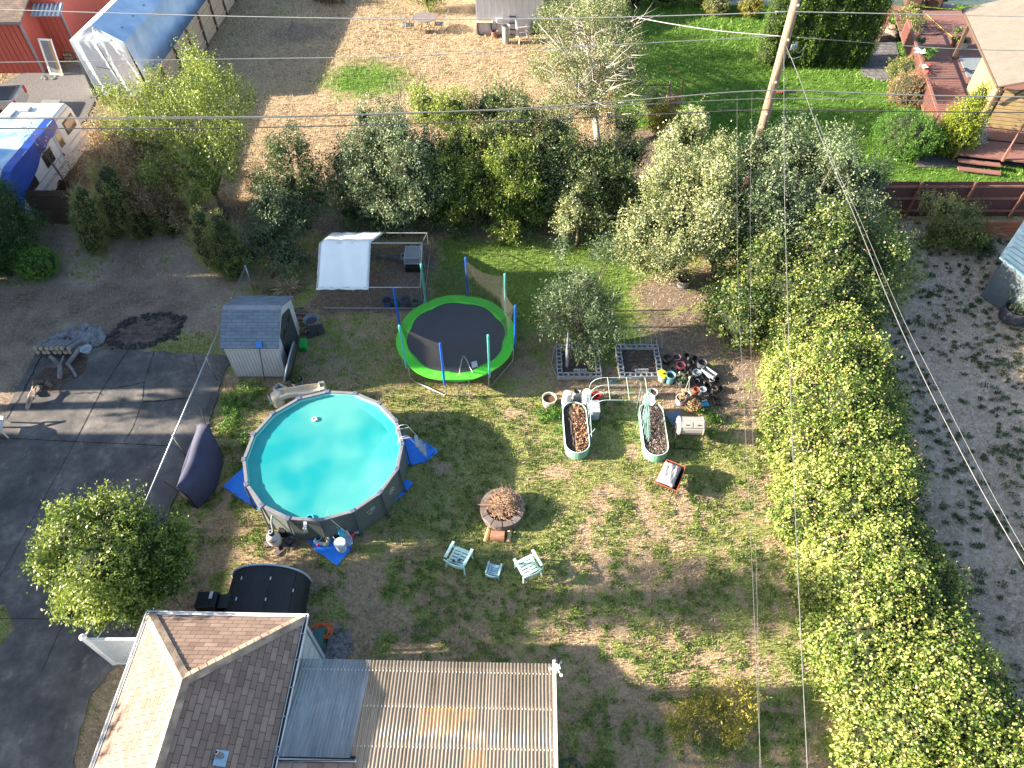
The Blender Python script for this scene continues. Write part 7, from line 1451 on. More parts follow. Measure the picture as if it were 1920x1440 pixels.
wire('dark overhead wire from the pole insulator to the right edge', [(1495, 70, 7.7), (1600, 78, 7.6), (1760, 90, 7.5), (1920, 95, 7.5), (2100, 97, 7.5)], .014, WM)
wire('thick grey overhead cable above the middle thicket', [(-150, 221, 6.2), (0, 221, 6.1), (480, 219, 5.9), (720, 213, 5.9), (960, 204, 6), (1200, 187, 6.1), (1440, 170, 6.25), (1700, 178, 6.1), (1920, 182, 6.1), (2100, 185, 6.1)], .022, WM)
wire('thin grey overhead wire just below the thick grey cable', [(-150, 223, 6.0), (0, 223, 5.9), (480, 221, 5.7), (960, 206, 5.8), (1200, 196, 5.9), (1440, 185, 6.0), (1700, 188, 5.95), (1920, 191, 5.9), (2100, 192, 5.9)], .012, WM)
wire('lowest dark overhead wire below the thick grey cable', [(-150, 241, 5.7), (0, 241, 5.6), (480, 239, 5.4), (960, 226, 5.5), (1200, 216, 5.6), (1440, 206, 5.75), (1700, 209, 5.7), (1920, 211, 5.6), (2100, 213, 5.6)], .02, WDK)
wire('braided white service wire from the pole to the upper left', [(1195, 33, 7.3), (1260, 45, 7.4), (1350, 58, 7.6), (1464, 68, 7.8)], .02, WL)
wire('thick pale service wire dropping straight down the picture from the pole', [(1470, 85, 7.6), (1470, 220, 6.9), (1471, 360, 6.5), (1476, 540, 6.1), (1482, 720, 5.9), (1492, 980, 5.8), (1502, 1200, 5.8), (1514, 1440, 5.9), (1518, 1560, 6)], .009, WL2, 10)
wire('thick white service wire running diagonally to the right edge', [(1472, 82, 7.6), (1500, 150, 7.3), (1540, 260, 7.0), (1600, 400, 6.7), (1665, 560, 6.5), (1735, 715, 6.4), (1830, 900, 6.3), (1920, 1057, 6.3), (2010, 1210, 6.4)], .0105, WL2, 10)
wire('thin service wire right of the thick white diagonal wire', [(1528, 215, 6.4), (1570, 320, 6.2), (1612, 410, 6), (1690, 590, 5.9), (1755, 720, 5.8), (1850, 905, 5.8), (1925, 1040, 5.8), (2010, 1190, 5.8)], .005, WM, 10)
wire('thin drop wire left of the straight service wire', [(1382, 180, 5.9), (1382, 360, 5.4), (1384, 540, 5.1), (1395, 760, 5.0), (1410, 1060, 5.0), (1421, 1320, 5.1), (1427, 1440, 5.2), (1430, 1560, 5.3)], .0032, WM, 10)
wire('second thin drop wire close to the trunk of the pole', [(1410, 170, 6.1), (1407, 360, 5.6), (1407, 540, 5.3), (1410, 760, 5.2), (1418, 1060, 5.2), (1423, 1300, 5.2), (1424, 1440, 5.3), (1425, 1560, 5.4)], .0028, WM, 10)
m = MB(); a, b_ = Vector(G3(1352, 208.5, 5.7)), Vector(G3(1390, 207, 5.7)); m.tube([a, b_], .05, 8); T('splice_case', m, BLACK, 'black splice case hanging on the lowest overhead wire left of the pole', 'splice case')
m = MB(); a, b_ = Vector(G3(1473, 172, 6.2)), Vector(G3(1492, 173, 6.2)); m.tube([a, b_], .05, 8); T('splice_case', m, BLACK, 'small black splice case on the thick grey cable right of the pole', 'splice case')
m = MB(); a, b_ = Vector(G3(1457, 172, 6.2)), Vector(G3(1467, 172, 6.2)); m.tube([a, b_], .045, 8); T('cable_marker', m, M('marker_orange', (.6, .12, .04), rough=.5), 'orange marker on the thick grey cable beside the pole', 'cable marker')
# ------------------------------------------------------------------ vegetation
# bramble hedge along the right boundary
bb = []
rr = random.Random(3)
yy = 1.2
while yy < 18.8:
    lft = np.interp(yy, [1, 4, 7, 10.5, 14.5, 18.7], [8.6, 8.7, 8.4, 8.35, 8.9, 9.7]); rgt = np.interp(yy, [1, 4, 6, 8, 11, 15, 17, 18.7], [12.9, 12.5, 12.1, 11.5, 11.5, 12.5, 12.4, 11.7])
    k = 5
    for i in range(k):
        t = i / (k - 1); x = lft + (rgt - lft) * t; hz = [.75, 1.45, 1.9, 1.75, 1.2][i] * rr.uniform(.8, 1.2)
        bb.append((x + rr.uniform(-.2, .2) + (.55 if i == 0 else -.3 if i == k - 1 else 0), yy + rr.uniform(-.3, .3), hz * .55, .85 * rr.uniform(.8, 1.2), .95 * rr.uniform(.8, 1.2), hz * .72, (.14 if i < 2 else -.03) + rr.uniform(-.12, .12)))
    yy += 1.15
plant('bramble_hedge', 'long sprawling yellow-green bramble hedge running down the right side of the yard', 'hedge', bb, 250000, .093, L_BRAM, base=(10.5, 10), r0=.02, nl=0, core=.8, csz=.3, lpc=14, tone=.52, tvar=.27, shoot=.2, fill=.08, out=.9, aspect=.75)
# arching bramble canes and dead stalks in the hedge
mb = MB()
for i in range(150):
    x, y = rr.uniform(8.4, 12.6), rr.uniform(2, 18); z = rr.uniform(1.2, 2.0) if x > 9.3 else rr.uniform(.3, .9); a = rr.uniform(0, 6.28); L = rr.uniform(.4, 1.1)
    mb.tube([(x, y, z - .3), (x + math.cos(a) * L * .5, y + math.sin(a) * L * .5, z + .15), (x + math.cos(a) * L, y + math.sin(a) * L, z - .05)], [.008, .006, .003], 4)
dc_ = T('dead_canes', mb, M('cane_dead', (.5, .36, .24), (.25, .15, .09), rough=.9), 'dry brown canes poking out through the long bramble hedge', 'canes', loc=(0, 0, 0))
dc_['kind'] = 'stuff'
# ivy and bushes where the hedge meets the apple trees
plant('ivy_thicket', 'dark glossy ivy thicket between the apple trees and the bramble hedge', 'thicket', [bl(1400, 590, 1.0, 1.5, 1.0, ts=-.1), bl(1480, 560, 1.4, 1.6, 1.4), bl(1560, 560, 1.5, 1.6, 1.5), bl(1520, 620, 1.2, 1.5, 1.2, ts=.05), bl(1620, 520, 1.6, 1.2, 1.3), bl(1440, 500, 1.8, 1.4, 1.3), bl(1540, 490, 2.2, 1.5, 1.5), bl(1600, 600, .9, 1.0, 1.0), bl(1350, 560, .6, .7, .55, ts=-.05)],
      52000, .1, L_IVY, r0=.05, nl=5, core=.75, tone=.5, csz=.3, fill=.1, aspect=.75, seed=2, shoot=.08)
# two big apple trees
plant('apple_tree', 'large pale leaved apple tree left of the utility pole, tallest shoots at its top', 'tree', [bl(1290, 250, 4.2, .6, 1.0), bl(1255, 270, 3.9, .5, .6), bl(1265, 335, 3.6, 1.1, 1.1), bl(1315, 340, 3.8, 1.0, 1.2), bl(1210, 430, 2.4, 1.2, 1.1), bl(1270, 430, 2.6, 1.3, 1.2), bl(1330, 430, 2.8, 1.1, 1.1), bl(1200, 480, 1.2, .6, .7), bl(1255, 490, 1.3, .7, .8), bl(1340, 300, 3.6, .7, .8)],
      34000, .105, L_APPLE, base=G(1340, 520), r0=.13, nl=11, tone=.62, tvar=.22, shoot=.42, csz=.32, lpc=15, fill=.4, seed=4, extra=None, core=.5)
plant('apple_tree', 'broad grey-green apple tree around the foot of the utility pole', 'tree', [bl(1420, 290, 3.8, 1.1, 1.1), bl(1500, 300, 3.6, 1.4, 1.2), bl(1570, 330, 3.5, 1.4, 1.3), bl(1450, 380, 3.2, 1.5, 1.3), bl(1540, 400, 3.0, 1.5, 1.3), bl(1600, 400, 2.8, 1.1, 1.1), bl(1400, 440, 2.4, 1.3, 1.0), bl(1480, 470, 2.4, 1.3, 1.1), bl(1370, 370, 3.4, .9, .9), bl(1630, 340, 3.0, .8, .8)],
      40000, .1, L_GREY, base=G(1480, 560), r0=.15, nl=12, tone=.58, tvar=.24, shoot=.38, csz=.33, fill=.4, seed=5, core=.55)
plant('young_tree', 'small tree with long pale leafy shoots reaching over the dusty right lot', 'tree', [bl(1650, 480, 1.8, .7, .6), bl(1690, 480, 2.0, .45, .8), bl(1700, 520, 1.4, .6, .6), bl(1660, 560, 1.0, .7, .6), bl(1640, 430, 2.2, .7, .7)],
      7500, .085, L_BRAM, base=G(1640, 600), r0=.05, nl=8, tone=.55, shoot=.5, csz=.34, seed=6)
plant('blue_spruce', 'blue-grey feathery shrub against the left end of the red fence', 'shrub', [bl(1640, 400, 1.2, .8, .9), bl(1650, 450, .8, .7, .7)], 7000, .08, L_GREY, r0=.04, nl=4, tone=.35, aspect=.3, seed=7)
# fruit tree in the lawn behind the garden beds
plant('fruit_tree', 'small grey-green fruit tree with long narrow leaves standing in the lawn behind the block beds', 'tree', [bl(1052, 465, 3.3, .3, .75), bl(1135, 470, 2.8, .7, .25), bl(1020, 600, 1.6, .4, .35), bl(1150, 620, 1.5, .35, .4), bl(1080, 540, 2.4, .85, .8), bl(1060, 590, 1.7, .8, .7), bl(1110, 590, 1.8, .8, .7), bl(1140, 560, 1.9, .5, .5), bl(1030, 560, 2.0, .45, .5), bl(1085, 640, 1.0, .75, .6), bl(1115, 660, .8, .5, .5), bl(1130, 610, 1.3, .5, .6)],
      10500, .12, L_GREY, base=G(1085, 640), r0=.08, nl=20, tone=.36, tvar=.18, shoot=.55, csz=.3, fill=.5, aspect=.3, seed=8, hfrac=.3, lpc=13)
mb = MB(); 
# bottom-left tree; tone shifts paint its left sunlit and its right shaded
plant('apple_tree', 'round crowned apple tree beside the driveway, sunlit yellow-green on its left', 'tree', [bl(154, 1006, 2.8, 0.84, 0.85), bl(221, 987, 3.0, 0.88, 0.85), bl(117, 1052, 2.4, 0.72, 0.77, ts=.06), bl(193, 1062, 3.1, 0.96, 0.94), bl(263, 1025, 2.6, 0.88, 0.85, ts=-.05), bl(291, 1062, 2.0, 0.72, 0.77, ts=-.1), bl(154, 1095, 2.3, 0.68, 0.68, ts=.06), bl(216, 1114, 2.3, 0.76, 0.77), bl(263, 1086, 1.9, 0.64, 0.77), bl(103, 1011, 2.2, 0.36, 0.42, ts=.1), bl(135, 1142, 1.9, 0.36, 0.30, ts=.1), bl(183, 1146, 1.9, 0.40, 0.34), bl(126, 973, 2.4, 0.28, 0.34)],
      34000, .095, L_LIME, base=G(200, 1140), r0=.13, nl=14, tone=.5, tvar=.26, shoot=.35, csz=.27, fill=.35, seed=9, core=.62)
# left group
plant('pear_tree', 'tall lime-green tree with bare lower limbs in the back left corner of the yard', 'tree', [bl(370, 130, 5.0, .65, 1.0), bl(410, 150, 4.8, .7, .9), bl(340, 190, 4.4, .9, 1.0), bl(300, 160, 4.4, .5, .8), bl(430, 200, 4.2, .9, 1.0), bl(260, 190, 3.9, 1.0, .8), bl(310, 240, 3.6, 1.0, .9), bl(400, 250, 3.6, 1.1, .9), bl(340, 290, 3.0, 1.0, .8), bl(280, 270, 3.0, .8, .8), bl(420, 310, 2.8, .8, .7), bl(455, 180, 4.3, .45, .8), bl(205, 185, 3.8, .5, .6), bl(380, 200, 4.4, .8, .9), bl(300, 330, 2.4, .9, .7), bl(370, 350, 2.2, .9, .7), bl(235, 235, 3.3, .8, .7), bl(440, 260, 3.4, .8, .9)],
      32000, .1, L_LIME, base=G(425, 410), r0=.12, nl=22, tone=.62, tvar=.25, shoot=.6, csz=.38, fill=.55, seed=10, hfrac=.25, lpc=16)
plant('rowan_shrub', 'rust-brown half dead shrub with pale twigs left of the lime-green tree', 'shrub', [bl(220, 290, 2.8, .9, .8), bl(270, 330, 2.2, 1.1, .9), bl(190, 260, 2.8, .6, .6), bl(240, 370, 1.4, .9, .8), bl(300, 370, 1.5, .9, .8), bl(180, 320, 2.0, .6, .6, ), bl(330, 400, .9, .7, .6)],
      24000, .09, L_RUST, base=G(260, 430), r0=.07, nl=18, tone=.6, shoot=.4, csz=.3, fill=.6, seed=11, lpc=10, bark=PBARK)
plant('flowering_twigs', 'thin leafless sapling with pinkish tips leaning over the camper', 'sapling', [bl(55, 250, 3.0, .4, .4), bl(85, 285, 2.4, .3, .3), bl(130, 320, 1.8, .4, .4)], 700, .06, L_RUST, base=G(150, 390), r0=.03, nl=9, tone=.3, shoot=.5, csz=.3, seed=13)
def column(px, py, bpx, bpy_, h, r, label, n, ts=0, name='cedar', mat=None):
    r *= 1.2; n = int(n * 1.3); ts += .15
    b = G(bpx, bpy_); t = G(px, py, h); bs = []
    for i in range(6):
        k = (i + .5) / 6; bs.append((b[0] + (t[0] - b[0]) * k, b[1] + (t[1] - b[1]) * k, h * k, r * math.sin(math.pi * (.18 + .72 * k)) , r * math.sin(math.pi * (.18 + .72 * k)), h / 8, ts))
    plant(name, label, 'tree', bs, n, .075, mat or L_OLIVE, base=b, r0=.06, nl=3, core=.72, tone=.5, shoot=.5, csz=.2, fill=.12, upd=.9, aspect=.35, seed=int(px))
column(150, 355, 178, 468, 3.3, .62, 'leaning evergreen column at the left of the brown shrubs', 7000, .02)
column(200, 315, 215, 440, 3.4, .8, 'bushy olive evergreen with brown tips behind the fence corner', 8000, .1)
column(310, 375, 322, 440, 1.5, .45, 'short dark evergreen between the bare trunks', 3500, -.08)
column(370, 400, 408, 505, 3.0, .62, 'pale olive evergreen column beside the chain link fence end', 7000, .08)
column(405, 405, 440, 518, 3.0, .62, 'dark evergreen column touching the end of the chain link fence', 7000, -.08)
column(262, 400, 270, 445, 1.0, .5, 'low olive evergreen below the brown shrub', 2500, 0)
plant('garden_shrub', 'blue-green leafy shrub behind the shed beside the covered pen', 'shrub', [bl(500, 380, 2.4, .6, .8), bl(520, 430, 1.7, .8, .8), bl(550, 410, 1.6, .6, .7), bl(490, 450, 1.3, .6, .6), bl(535, 480, .9, .7, .6), bl(470, 480, .8, .4, .4)], 11000, .095, L_GREY, base=G(510, 520), r0=.05, nl=7, tone=.3, seed=14, core=.5)
plant('dark_tree', 'slim dark green tree standing before the sunlit dry lawn', 'tree', [bl(520, 290, 3.4, .5, .9), bl(560, 280, 3.5, .45, .8), bl(540, 340, 2.6, .9, .8), bl(580, 340, 2.4, .6, .6), bl(600, 370, 1.8, .8, .7), bl(640, 360, 1.9, .7, .6), bl(570, 390, 1.4, .8, .6), bl(500, 340, 2.4, .5, .6)], 15000, .095, L_DARK, base=G(560, 430), r0=.07, nl=9, tone=.42, shoot=.3, seed=15, core=.35)
# middle thicket, one shrub after another
thk = [
 ('pear_tree', 'silvery grey-green tree at the left end of the middle thicket', [bl(700, 270, 3.6, .9, .9), bl(740, 250, 3.8, .9, .9), bl(690, 330, 2.6, 1.1, .9), bl(760, 310, 3.2, 1.1, 1.0), bl(720, 370, 1.8, 1.1, .8), bl(790, 360, 2.2, 1.0, .9), bl(680, 220, 3.6, .4, .5), bl(745, 395, 1.3, .7, .6), bl(800, 280, 3.2, .6, .7)], 26000, L_GREY, .52, (730, 430)),
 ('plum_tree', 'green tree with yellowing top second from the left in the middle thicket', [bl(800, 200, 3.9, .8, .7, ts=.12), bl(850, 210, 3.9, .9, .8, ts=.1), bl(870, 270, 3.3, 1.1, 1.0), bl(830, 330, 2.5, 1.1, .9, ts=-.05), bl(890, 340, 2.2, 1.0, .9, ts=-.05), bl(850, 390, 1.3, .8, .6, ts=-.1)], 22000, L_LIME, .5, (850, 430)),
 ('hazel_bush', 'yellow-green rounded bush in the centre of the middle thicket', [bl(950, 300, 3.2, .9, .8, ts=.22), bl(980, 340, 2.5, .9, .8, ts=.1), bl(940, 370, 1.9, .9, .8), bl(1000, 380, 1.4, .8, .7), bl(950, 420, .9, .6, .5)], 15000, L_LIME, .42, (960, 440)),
 ('plum_tree', 'dark green tree with light tips behind the yellow-green bush', [bl(920, 200, 3.9, .9, .8), bl(980, 220, 3.8, 1.0, .9), bl(1040, 250, 3.5, 1.0, .9), bl(930, 260, 3.2, 1.0, .9), bl(1000, 290, 2.9, 1.0, .9)], 19000, L_DARK, .58, (980, 380)),
 ('hazel_bush', 'broad dark bush at the right end of the middle thicket', [bl(1060, 320, 2.6, 1.1, .9), bl(1120, 300, 2.7, 1.1, .9), bl(1080, 380, 1.6, 1.0, .9), bl(1150, 350, 1.9, 1.0, .9), bl(1040, 360, 1.7, .8, .8), bl(1180, 290, 2.4, .7, .7), bl(1170, 230, 2.6, .7, .6)], 23000, L_DARK, .48, (1100, 440)),
 ('apple_sapling', 'pale leaved young tree hanging over the shaded lawn behind the trampoline', [bl(1075, 380, 2.1, .5, .5, ts=.2), bl(1065, 410, 1.6, .45, .5, ts=.2), bl(1100, 350, 2.4, .5, .5, ts=.1), bl(1120, 410, 1.5, .45, .4, ts=.1)], 5000, L_APPLE, .5, (1080, 460)),
]
for i, (nm, lb, bs, n, mt, tn_, bp) in enumerate(thk):
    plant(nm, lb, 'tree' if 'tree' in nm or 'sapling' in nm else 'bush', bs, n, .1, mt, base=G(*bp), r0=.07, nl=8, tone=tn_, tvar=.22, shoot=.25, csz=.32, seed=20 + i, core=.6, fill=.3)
plant('undergrowth', 'tangled dark undergrowth at the foot of the middle thicket', 'undergrowth', [bl(660 + i * 42, 395 + (i % 3) * 9, .6, .8, .55, ts=(i % 3) * .05) for i in range(14)] + [bl(650 + i * 46, 310 + (i % 3) * 22, 1.9, 1.0, 1.0, ts=(i % 4) * .06) for i in range(12)], 52000, .095, L_DARK, r0=.02, nl=0, core=.6, tone=.42, csz=.3, seed=29, shoot=.25)
plant('undergrowth', 'brown dry undergrowth below the trees at the back left corner', 'undergrowth', [bl(240 + i * 32, 385 + (i % 3) * 14, .35, .55, .35) for i in range(8)] + [bl(470, 330, 1.0, .5, .8), bl(480, 400, .6, .5, .5), bl(330, 340, 1.3, .6, .6), bl(390, 350, 1.2, .6, .7)], 9000, .08, L_RUST, r0=.02, nl=0, tone=.35, csz=.3, seed=30, fill=.6)
# half dead tree in the back lot
plant('dead_tree', 'tall half-dead tree with grey leafless branches beside the white shed', 'tree', [bl(1050, 60, 4.5, 1.0, 1.2), bl(1120, 40, 5.0, 1.2, 1.2), bl(1080, 130, 4.0, 1.3, 1.0), bl(1140, 120, 4.0, 1.2, 1.0), bl(1060, 190, 3.0, 1.2, 1.0), bl(1130, 190, 3.0, 1.2, 1.0), bl(1180, 170, 3.2, .8, .8), bl(1180, 90, 4.4, .7, .9), bl(1020, 130, 3.2, .8, .8), (3.6, 40, 2.0, 1.7, 1.6, 1.6), (4.9, 42, 2.2, 1.5, 1.5, 1.5), (3.4, 44, 1.8, 1.3, 1.2, 1.3), (4.6, 37.4, 2.1, 1.7, 1.5, 1.5)],
      46000, .095, L_APPLE, base=G(1120, 290), r0=.16, nl=34, tone=.42, tvar=.22, shoot=.3, csz=.36, fill=.7, lpc=9, seed=31, bark=PBARK, sub=5)
mb = MB(); rr = random.Random(8)
for i in range(260):
    a = rr.uniform(0, 6.28); x, y = G(1105 + rr.uniform(-70, 85), 110 + rr.uniform(-70, 90), 3.6); z = 3.6 + rr.uniform(-1, 1.2); L = rr.uniform(.5, 1.5); u = rr.uniform(-.3, 1.1)
    mb.tube([(x, y, z), (x + math.cos(a) * L * .5, y + math.sin(a) * L * .5, z + L * u * .6), (x + math.cos(a + .4) * L, y + math.sin(a + .4) * L, z + L * u)], [.022, .014, .004], 4)
dt = [o for o in sc.objects if o.name == 'dead_tree'][0]; o_ = P('bare_branches', mb, PBARK, dt, smooth=True); o_.location = (-dt.location.x, -dt.location.y, 0)
# arborvitae wall
for i, (px, w_) in enumerate([(1446, 30), (1480, 30), (1516, 30), (1552, 30), (1590, 30), (1618, 24)]):
    b = G(px - 6, 128 - abs(i - 2) * 1); bs = []
    for k in range(7):
        z = .35 + k * .68; rx = .72 - max(0, k - 4) * .13; bs.append((b[0], b[1] + .6 + rr.uniform(-.1, .1), z, rx, rx, .6, rr.uniform(-.06, .06)))
    lab = ['first', 'second', 'third', 'fourth', 'fifth', 'sixth'][i]
    plant('arborvitae', 'tall dense green arborvitae, %s from the left in the clipped row by the lawn' % lab, 'tree', bs, 12000, .1, L_ARB, base=(b[0], b[1] + .6), r0=.08, nl=1, core=.84, tone=.45, tvar=.22, shoot=.75, csz=.24, fill=.0, upd=1.0, aspect=.35, seed=40 + i, group='arborvitae row', lpc=14)
# deck side shrubs
def ball(name, label, px, py, r, h, mat, n, tone, **kw):
    b = G(px, py); kw.setdefault('csz', .16); kw.setdefault('core', .85); kw.setdefault('size', .075); sz = kw.pop('size')
    return plant(name, label, 'shrub', [(b[0], b[1], h * .5, r, r, h * .5)], n, sz, mat, base=b, r0=.03, nl=1, tone=tone, fill=.0, seed=int(px + py), **kw)
ball('bronze_shrub', 'rounded bronze-brown shrub against the deck railing', 1694, 196, 1.05, 1.6, L_RUST, 7500, .4, shoot=.3, aspect=.35)
ball('mounding_shrub', 'smaller olive mound behind the bronze shrub by the deck railing', 1690, 150, .95, 1.1, L_OLIVE, 4500, .6)
ball('juniper', 'bright green spreading juniper at the edge of the rear lawn', 1685, 285, 1.45, 1.9, L_BRIGHT, 24000, .5, core=.88, shoot=.4, upd=.7, csz=.15, aspect=.35)
b = G(1775, 285)
plant('cypress', 'yellow-green golden cypress standing by the deck steps', 'shrub', [(b[0], b[1], .8, 1.0, 1.0, .9), (b[0] + .1, b[1], 1.8, .75, .75, .8), (b[0] + .35, b[1] + .2, 2.7, .35, .35, .7)], 13000, .09, L_GOLD, r0=.04, nl=1, core=.75, tone=.5, shoot=.6, csz=.26, fill=0, upd=.9, aspect=.4, seed=51)
b = G(1812, 285)
plant('variegated_shrub', 'pale white-edged shrub beside the deck steps', 'shrub', [(b[0], b[1], .5, .6, .6, .55), (b[0] + .3, b[1] + .5, .9, .4, .4, .4)], 2600, .08, leafmat('leaf_white', (.2, .27, .14), (.45, .5, .4), (.75, .76, .7), .2), r0=.03, nl=5, tone=.6, shoot=.4, seed=52)
ball('garden_shrub', 'yellow flowering shrub in front of the white house wall', 1404, 30, .7, 1.2, L_YEL, 2600, .5)
ball('garden_shrub', 'orange tinted shrub left of the white house wall', 1340, 24, .8, .9, L_OLIVE, 2800, .8)
b = G(1250, 14)
plant('laurel_hedge', 'dark green laurel hedge along the far edge of the rear lawn', 'hedge', [(b[0] - 2.2, b[1] + .6, .9, 1.3, .9, .9), (b[0], b[1] + .5, 1.0, 1.4, .9, 1.0), (b[0] + 2.2, b[1] + .6, 1.0, 1.4, .9, .9), (b[0] + 3.6, b[1] + .8, .8, .8, .8, .8)], 9000, .12, L_DARK, r0=.04, nl=3, core=.85, tone=.4, seed=54)
# shrubs in the back lot
b = G(803, 22); plant('oak_shrub', 'green and gold bush beside the patio table in the back lot', 'bush', [(b[0] + .2, b[1], 1.1, .8, .8, .9), (b[0] - 1.0, b[1] + .3, 1.4, .8, .7, .6, .35), (b[0] + .2, b[1] + .2, 1.9, .7, .7, .6)], 6000, .1, L_LIME, base=b, r0=.05, nl=6, tone=.35, seed=55, core=.5)
b = G(622, 8); plant('dry_bush', 'brown dried bush at the far edge of the dry lawn', 'bush', [(b[0], b[1] + .3, .5, .7, .6, .55)], 2500, .08, L_RUST, r0=.03, nl=4, tone=.25, seed=56)
b = G(600, 6); plant('dry_bush', 'dark compost heap bush left of the brown dried bush', 'bush', [(b[0], b[1] + .6, .4, .6, .6, .5)], 1800, .08, L_DARK, r0=.03, nl=2, tone=.2, seed=57)
# left lot
plant('spruce', 'big dark feathery conifer at the left edge of the picture', 'tree', [bl(-7, 386, 2.6, 1.0, 1.0), bl(-42, 386, 2.5, 1.2, 1.0), bl(8, 426, 1.8, 1.1, .9), bl(-52, 436, 1.6, 1.3, 1.0), bl(13, 466, 1.0, 1.1, .8), bl(-32, 476, .9, 1.4, .9), bl(-92, 416, 2.2, 1.3, 1.2)],
      26000, .12, L_CON, base=G(-10, 510), r0=.12, nl=8, core=.75, tone=.35, shoot=.1, csz=.34, aspect=.3, seed=58, stretch=2.2)
ball('boxwood', 'round bright green boxwood ball near the big dark conifer', 84, 514, .72, 1.15, L_BRIGHT, 6500, .8, csz=.12, core=.9, shoot=.5, upd=.9)
# small plants in the yard
def tuft(name, label, px, py, r, h, mat, n, tone, cat='plant', size=.22, aspect=.06):
    b = G(px, py); a = rng.uniform(0, 6.28, n); C = np.stack([rng.normal(0, r * .25, n), rng.normal(0, r * .25, n), np.zeros(n)], 1)
    D = unit(np.stack([np.cos(a), np.sin(a), rng.uniform(.3, 1.6, n)], 1)); L = np.full(n, h) * rng.uniform(.6, 1.2, n)
    o = np_mesh(name, leaves(C, D, L, L * aspect, .35), 4, mat, {'tone': np.clip(rng.normal(tone, .2, n), 0, 1)}); o.location = (b[0], b[1], 0); return tag(o, label, cat)
tuft('ornamental_grass', 'straw coloured ornamental grass clump behind the shed roof', 540, 545, .4, .75, STRAW, 260, .5)
tuft('ornamental_grass', 'small yellowing grass clump left of the straw coloured one', 497, 545, .3, .45, STRAW, 160, .3)
plant('weeds', 'leafy green weeds along the fence left of the pool', 'weeds', [(G(440, 760)[0], G(440, 760)[1], .1, .5, .5, .12), (G(475, 735)[0], G(475, 735)[1], .1, .5, .35, .15), (G(430, 800)[0], G(430, 800)[1], .08, .3, .5, .12), (G(455, 830)[0], G(455, 830)[1], .06, .25, .3, .1)], 2600, .07, L_BRIGHT, r0=.01, nl=0, tone=.6, csz=.12)
plant('weeds', 'low clover patch beside the brown pot and the left raised bed', 'weeds', [(G(1022, 780)[0], G(1022, 780)[1], .06, .35, .25, .12), (G(1045, 775)[0], G(1045, 775)[1], .06, .2, .3, .1)], 1300, .06, L_BRIGHT, r0=.01, nl=0, tone=.6, csz=.1)
plant('weeds', 'leafy weeds under the pots beside the compost tumbler', 'weeds', [(G(1335, 790)[0], G(1335, 790)[1], .08, .3, .3, .14), (G(1305, 772)[0], G(1305, 772)[1], .08, .4, .15, .12), (G(1330, 815)[0], G(1330, 815)[1], .05, .25, .2, .1)], 1500, .06, L_BRIGHT, r0=.01, nl=0, tone=.55, csz=.1)
plant('yellow_shrub', 'small yellow-orange leaved shrub in the lawn at the lower right', 'shrub', [bl(1370, 1325, .6, .65, .35), bl(1290, 1340, .4, .5, .25, ts=-.25), bl(1340, 1330, .4, .4, .25, ts=-.2), bl(1375, 1375, .4, .25, .3), bl(1275, 1365, .3, .3, .2, ts=-.2), bl(1400, 1310, .5, .4, .2)], 3400, .085, L_YEL, base=G(1350, 1370), r0=.02, nl=9, tone=.6, shoot=.2, csz=.2, aspect=.35, seed=60, lpc=10)
plant('rose_bush', 'tangled bush with yellow-green top in front of the red fence', 'bush', [bl(1770, 390, 1.6, .5, .5, ts=.2), bl(1785, 430, .9, .8, .6), bl(1760, 440, .6, .6, .5, ts=-.1), bl(1820, 440, .7, .7, .6, ts=-.15), bl(1740, 375, 1.5, .3, .3, ts=.2), bl(1810, 400, 1.2, .5, .4)], 9000, .085, L_OLIVE, base=G(1785, 455), r0=.04, nl=8, tone=.5, shoot=.2, seed=61, core=.5)
tuft('ornamental_grass', 'dark blue-green strappy plant right of the tangled bush by the red fence', 1840, 465, .5, .7, L_DARK, 320, .3)
tuft('dried_weeds', 'pale dried seed stalks standing over the low red retaining fence', 1850, 440, .4, .9, STRAW, 120, .5, aspect=.03)
tuft('dried_weeds', 'wispy dried grass at the left end of the red fence', 1660, 420, .3, .7, STRAW, 90, .5, aspect=.03)
for i, (px, py, lb) in enumerate([(1240, 215, 'young vine with yellow leaves climbing the trellis post'), (1258, 195, 'rusty orange leaved vine between the trellis post and the short red post'), (1225, 185, 'pale grey leaved vine left of the trellis post')]):
    b = G(px, py, 1.0); plant('vine', lb, 'vine', [(b[0], b[1], 1.0, .45, .4, .5), (b[0], b[1], .5, .5, .4, .5)], 2600, .09, [L_YEL, L_RUST, L_APPLE][i], r0=.02, nl=6, tone=[.35, .7, .5][i], seed=70 + i)
# clover tufts on the dusty lot
cx, cy = rng.uniform(10.5, 26, 3200), rng.uniform(3, 26, 3200); kk = (cx > 12.2) & (fbm(cx, cy, 1.2, 90) > .4); cx, cy = cx[kk], cy[kk]
ci = np.repeat(np.arange(len(cx)), 34); rad = rng.uniform(.04, .15, len(cx))[ci] * np.sqrt(rng.random(len(ci))); an = rng.uniform(0, 6.28, len(ci))
C = np.stack([cx[ci] + rad * np.cos(an) * 1.25, cy[ci] + rad * np.sin(an) * .8, .01 + .05 * rng.random(len(ci))], 1)
L = rng.uniform(.04, .08, len(ci)); o = np_mesh('clover_tufts', leaves(C, unit(rng.normal(size=C.shape) + [0, 0, .4]), L, L * .8, .2, 1.2), 4, L_DARK, {'tone': np.clip(rng.normal(.34, .14, len(ci)), 0, 1)}); o['kind'] = 'stuff'
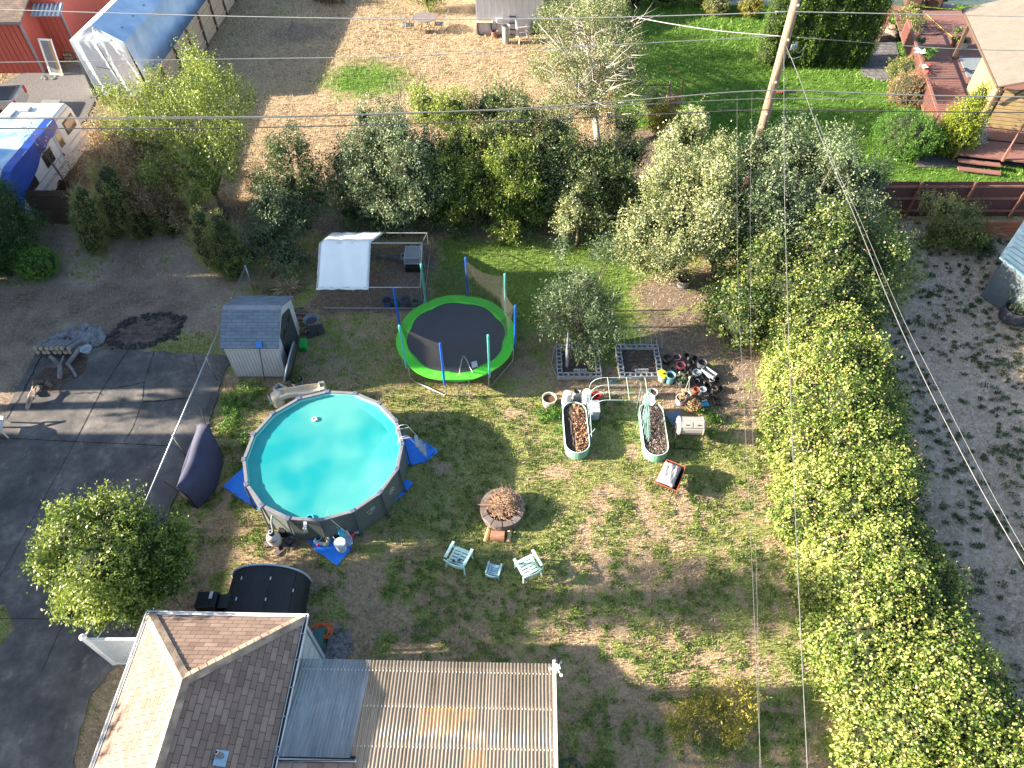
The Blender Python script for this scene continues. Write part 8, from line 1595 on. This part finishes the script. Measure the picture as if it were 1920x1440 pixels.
# broad-leaved weeds in the lawn
cx, cy = rng.uniform(-11, 9, 9000), rng.uniform(3, 16, 9000); gd = masks(cx, cy)[0]; kk = (fbm(cx, cy, 1.0, 33) > .44) & (gd > .25) & ~inpoly(cx, cy, TARP) & ~inpoly(cx, cy, poly) & ~((cx + 5.87) ** 2 + (cy - 12.7) ** 2 < 7.5) & ~((cx < -4.6) & (cy < 7.3)); cx, cy = cx[kk], cy[kk]
ci = np.repeat(np.arange(len(cx)), 12); rad = rng.uniform(.03, .12, len(cx))[ci] * np.sqrt(rng.random(len(ci))); an = rng.uniform(0, 6.28, len(ci))
C = np.stack([cx[ci] + rad * np.cos(an), cy[ci] + rad * np.sin(an), .01 + .04 * rng.random(len(ci))], 1); L = rng.uniform(.04, .075, len(ci))
o = np_mesh('lawn_weeds', leaves(C, unit(rng.normal(size=C.shape) + [0, 0, .4]), L, L * .6, .2, 1.0), 4, leafmat('weed_leaf', (.035, .07, .015), (.11, .19, .035), (.26, .36, .08)), {'tone': np.clip(rng.normal(.5, .25, len(ci)), 0, 1)}); o['kind'] = 'stuff'

# ------------------------------------------------------------------ unseen houses and trees added beyond the left edge to cast the long shadows
def gable(name, label, x0, x1, y0, y1, he, hr, col, rcol, along='x'):
    t = thing(name, label, 'house', ((x0 + x1) / 2, (y0 + y1) / 2, 0)); w_, d_ = (x1 - x0) / 2, (y1 - y0) / 2; m = MB(); m.box((0, 0, he / 2), (w_ * 2 - .4, d_ * 2 - .4, he)); P('wall', m, M('wall_' + name, col, rough=.8), t)
    m = MB()
    if along == 'x':
        for s in (-1, 1): m.slab([(-w_, s * d_, he), (w_, s * d_, he), (w_, 0, hr), (-w_, 0, hr)], .12)
    else:
        for s in (-1, 1): m.slab([(s * w_, -d_, he), (s * w_, d_, he), (0, d_, hr), (0, -d_, hr)], .12)
    P('roof', m, M('roof_' + name, rcol, rough=.9, bump=.5), t); return t
gable('shadow_house_tall', 'unseen tall grey house added beyond the left edge to cast long shade over the yard', -38, -25, 15.75, 22.0, 10.1, 10.4, (.4, .4, .4), (.1, .1, .1))
gable('shadow_house_tall', 'unseen tan house with lower roof, added behind the tall grey house to cast shorter shade', -38, -25.5, 22.0, 27.0, 7.9, 8.2, (.5, .45, .35), (.12, .1, .1))
gable('shadow_house_low', 'unseen low white house added beyond the left edge to shade the driveway', -40, -27, -6, 13.85, 6.5, 6.8, (.6, .6, .6), (.15, .12, .1))
def shadowTree(name, label, x, y, blobs, n=6000, seed=80):
    plant(name, label, 'tree', [(x + b[0], y + b[1], *b[2:]) for b in blobs], n, .34, L_DARK, base=(x, y), r0=.2, nl=8, tone=.4, seed=seed, csz=.6, lpc=10, hfrac=.7)
shadowTree('shadow_maple', 'unseen tall maple with a high crown, added beyond the left edge to dapple the lower lawn', -26, 7.8, [(0, 0, 11.2, 2.0, 1.0, 1.1), (1, -.6, 12.8, 1.8, .6, .6)], 850)
shadowTree('shadow_maple', 'unseen slender maple added beyond the left edge to dapple the sunlit driveway strip', -27, 15.2, [(0, 0, 5.6, 1.2, .3, .35), (0, .1, 7.2, 1.0, .25, .3)], 700, 81)
shadowTree('shadow_maple', 'unseen low broad maple added beyond the lower left corner to cast shade', -22, 3.0, [(0, 0, 5.0, 2.0, 1.9, 2.0)], 2600, 82)
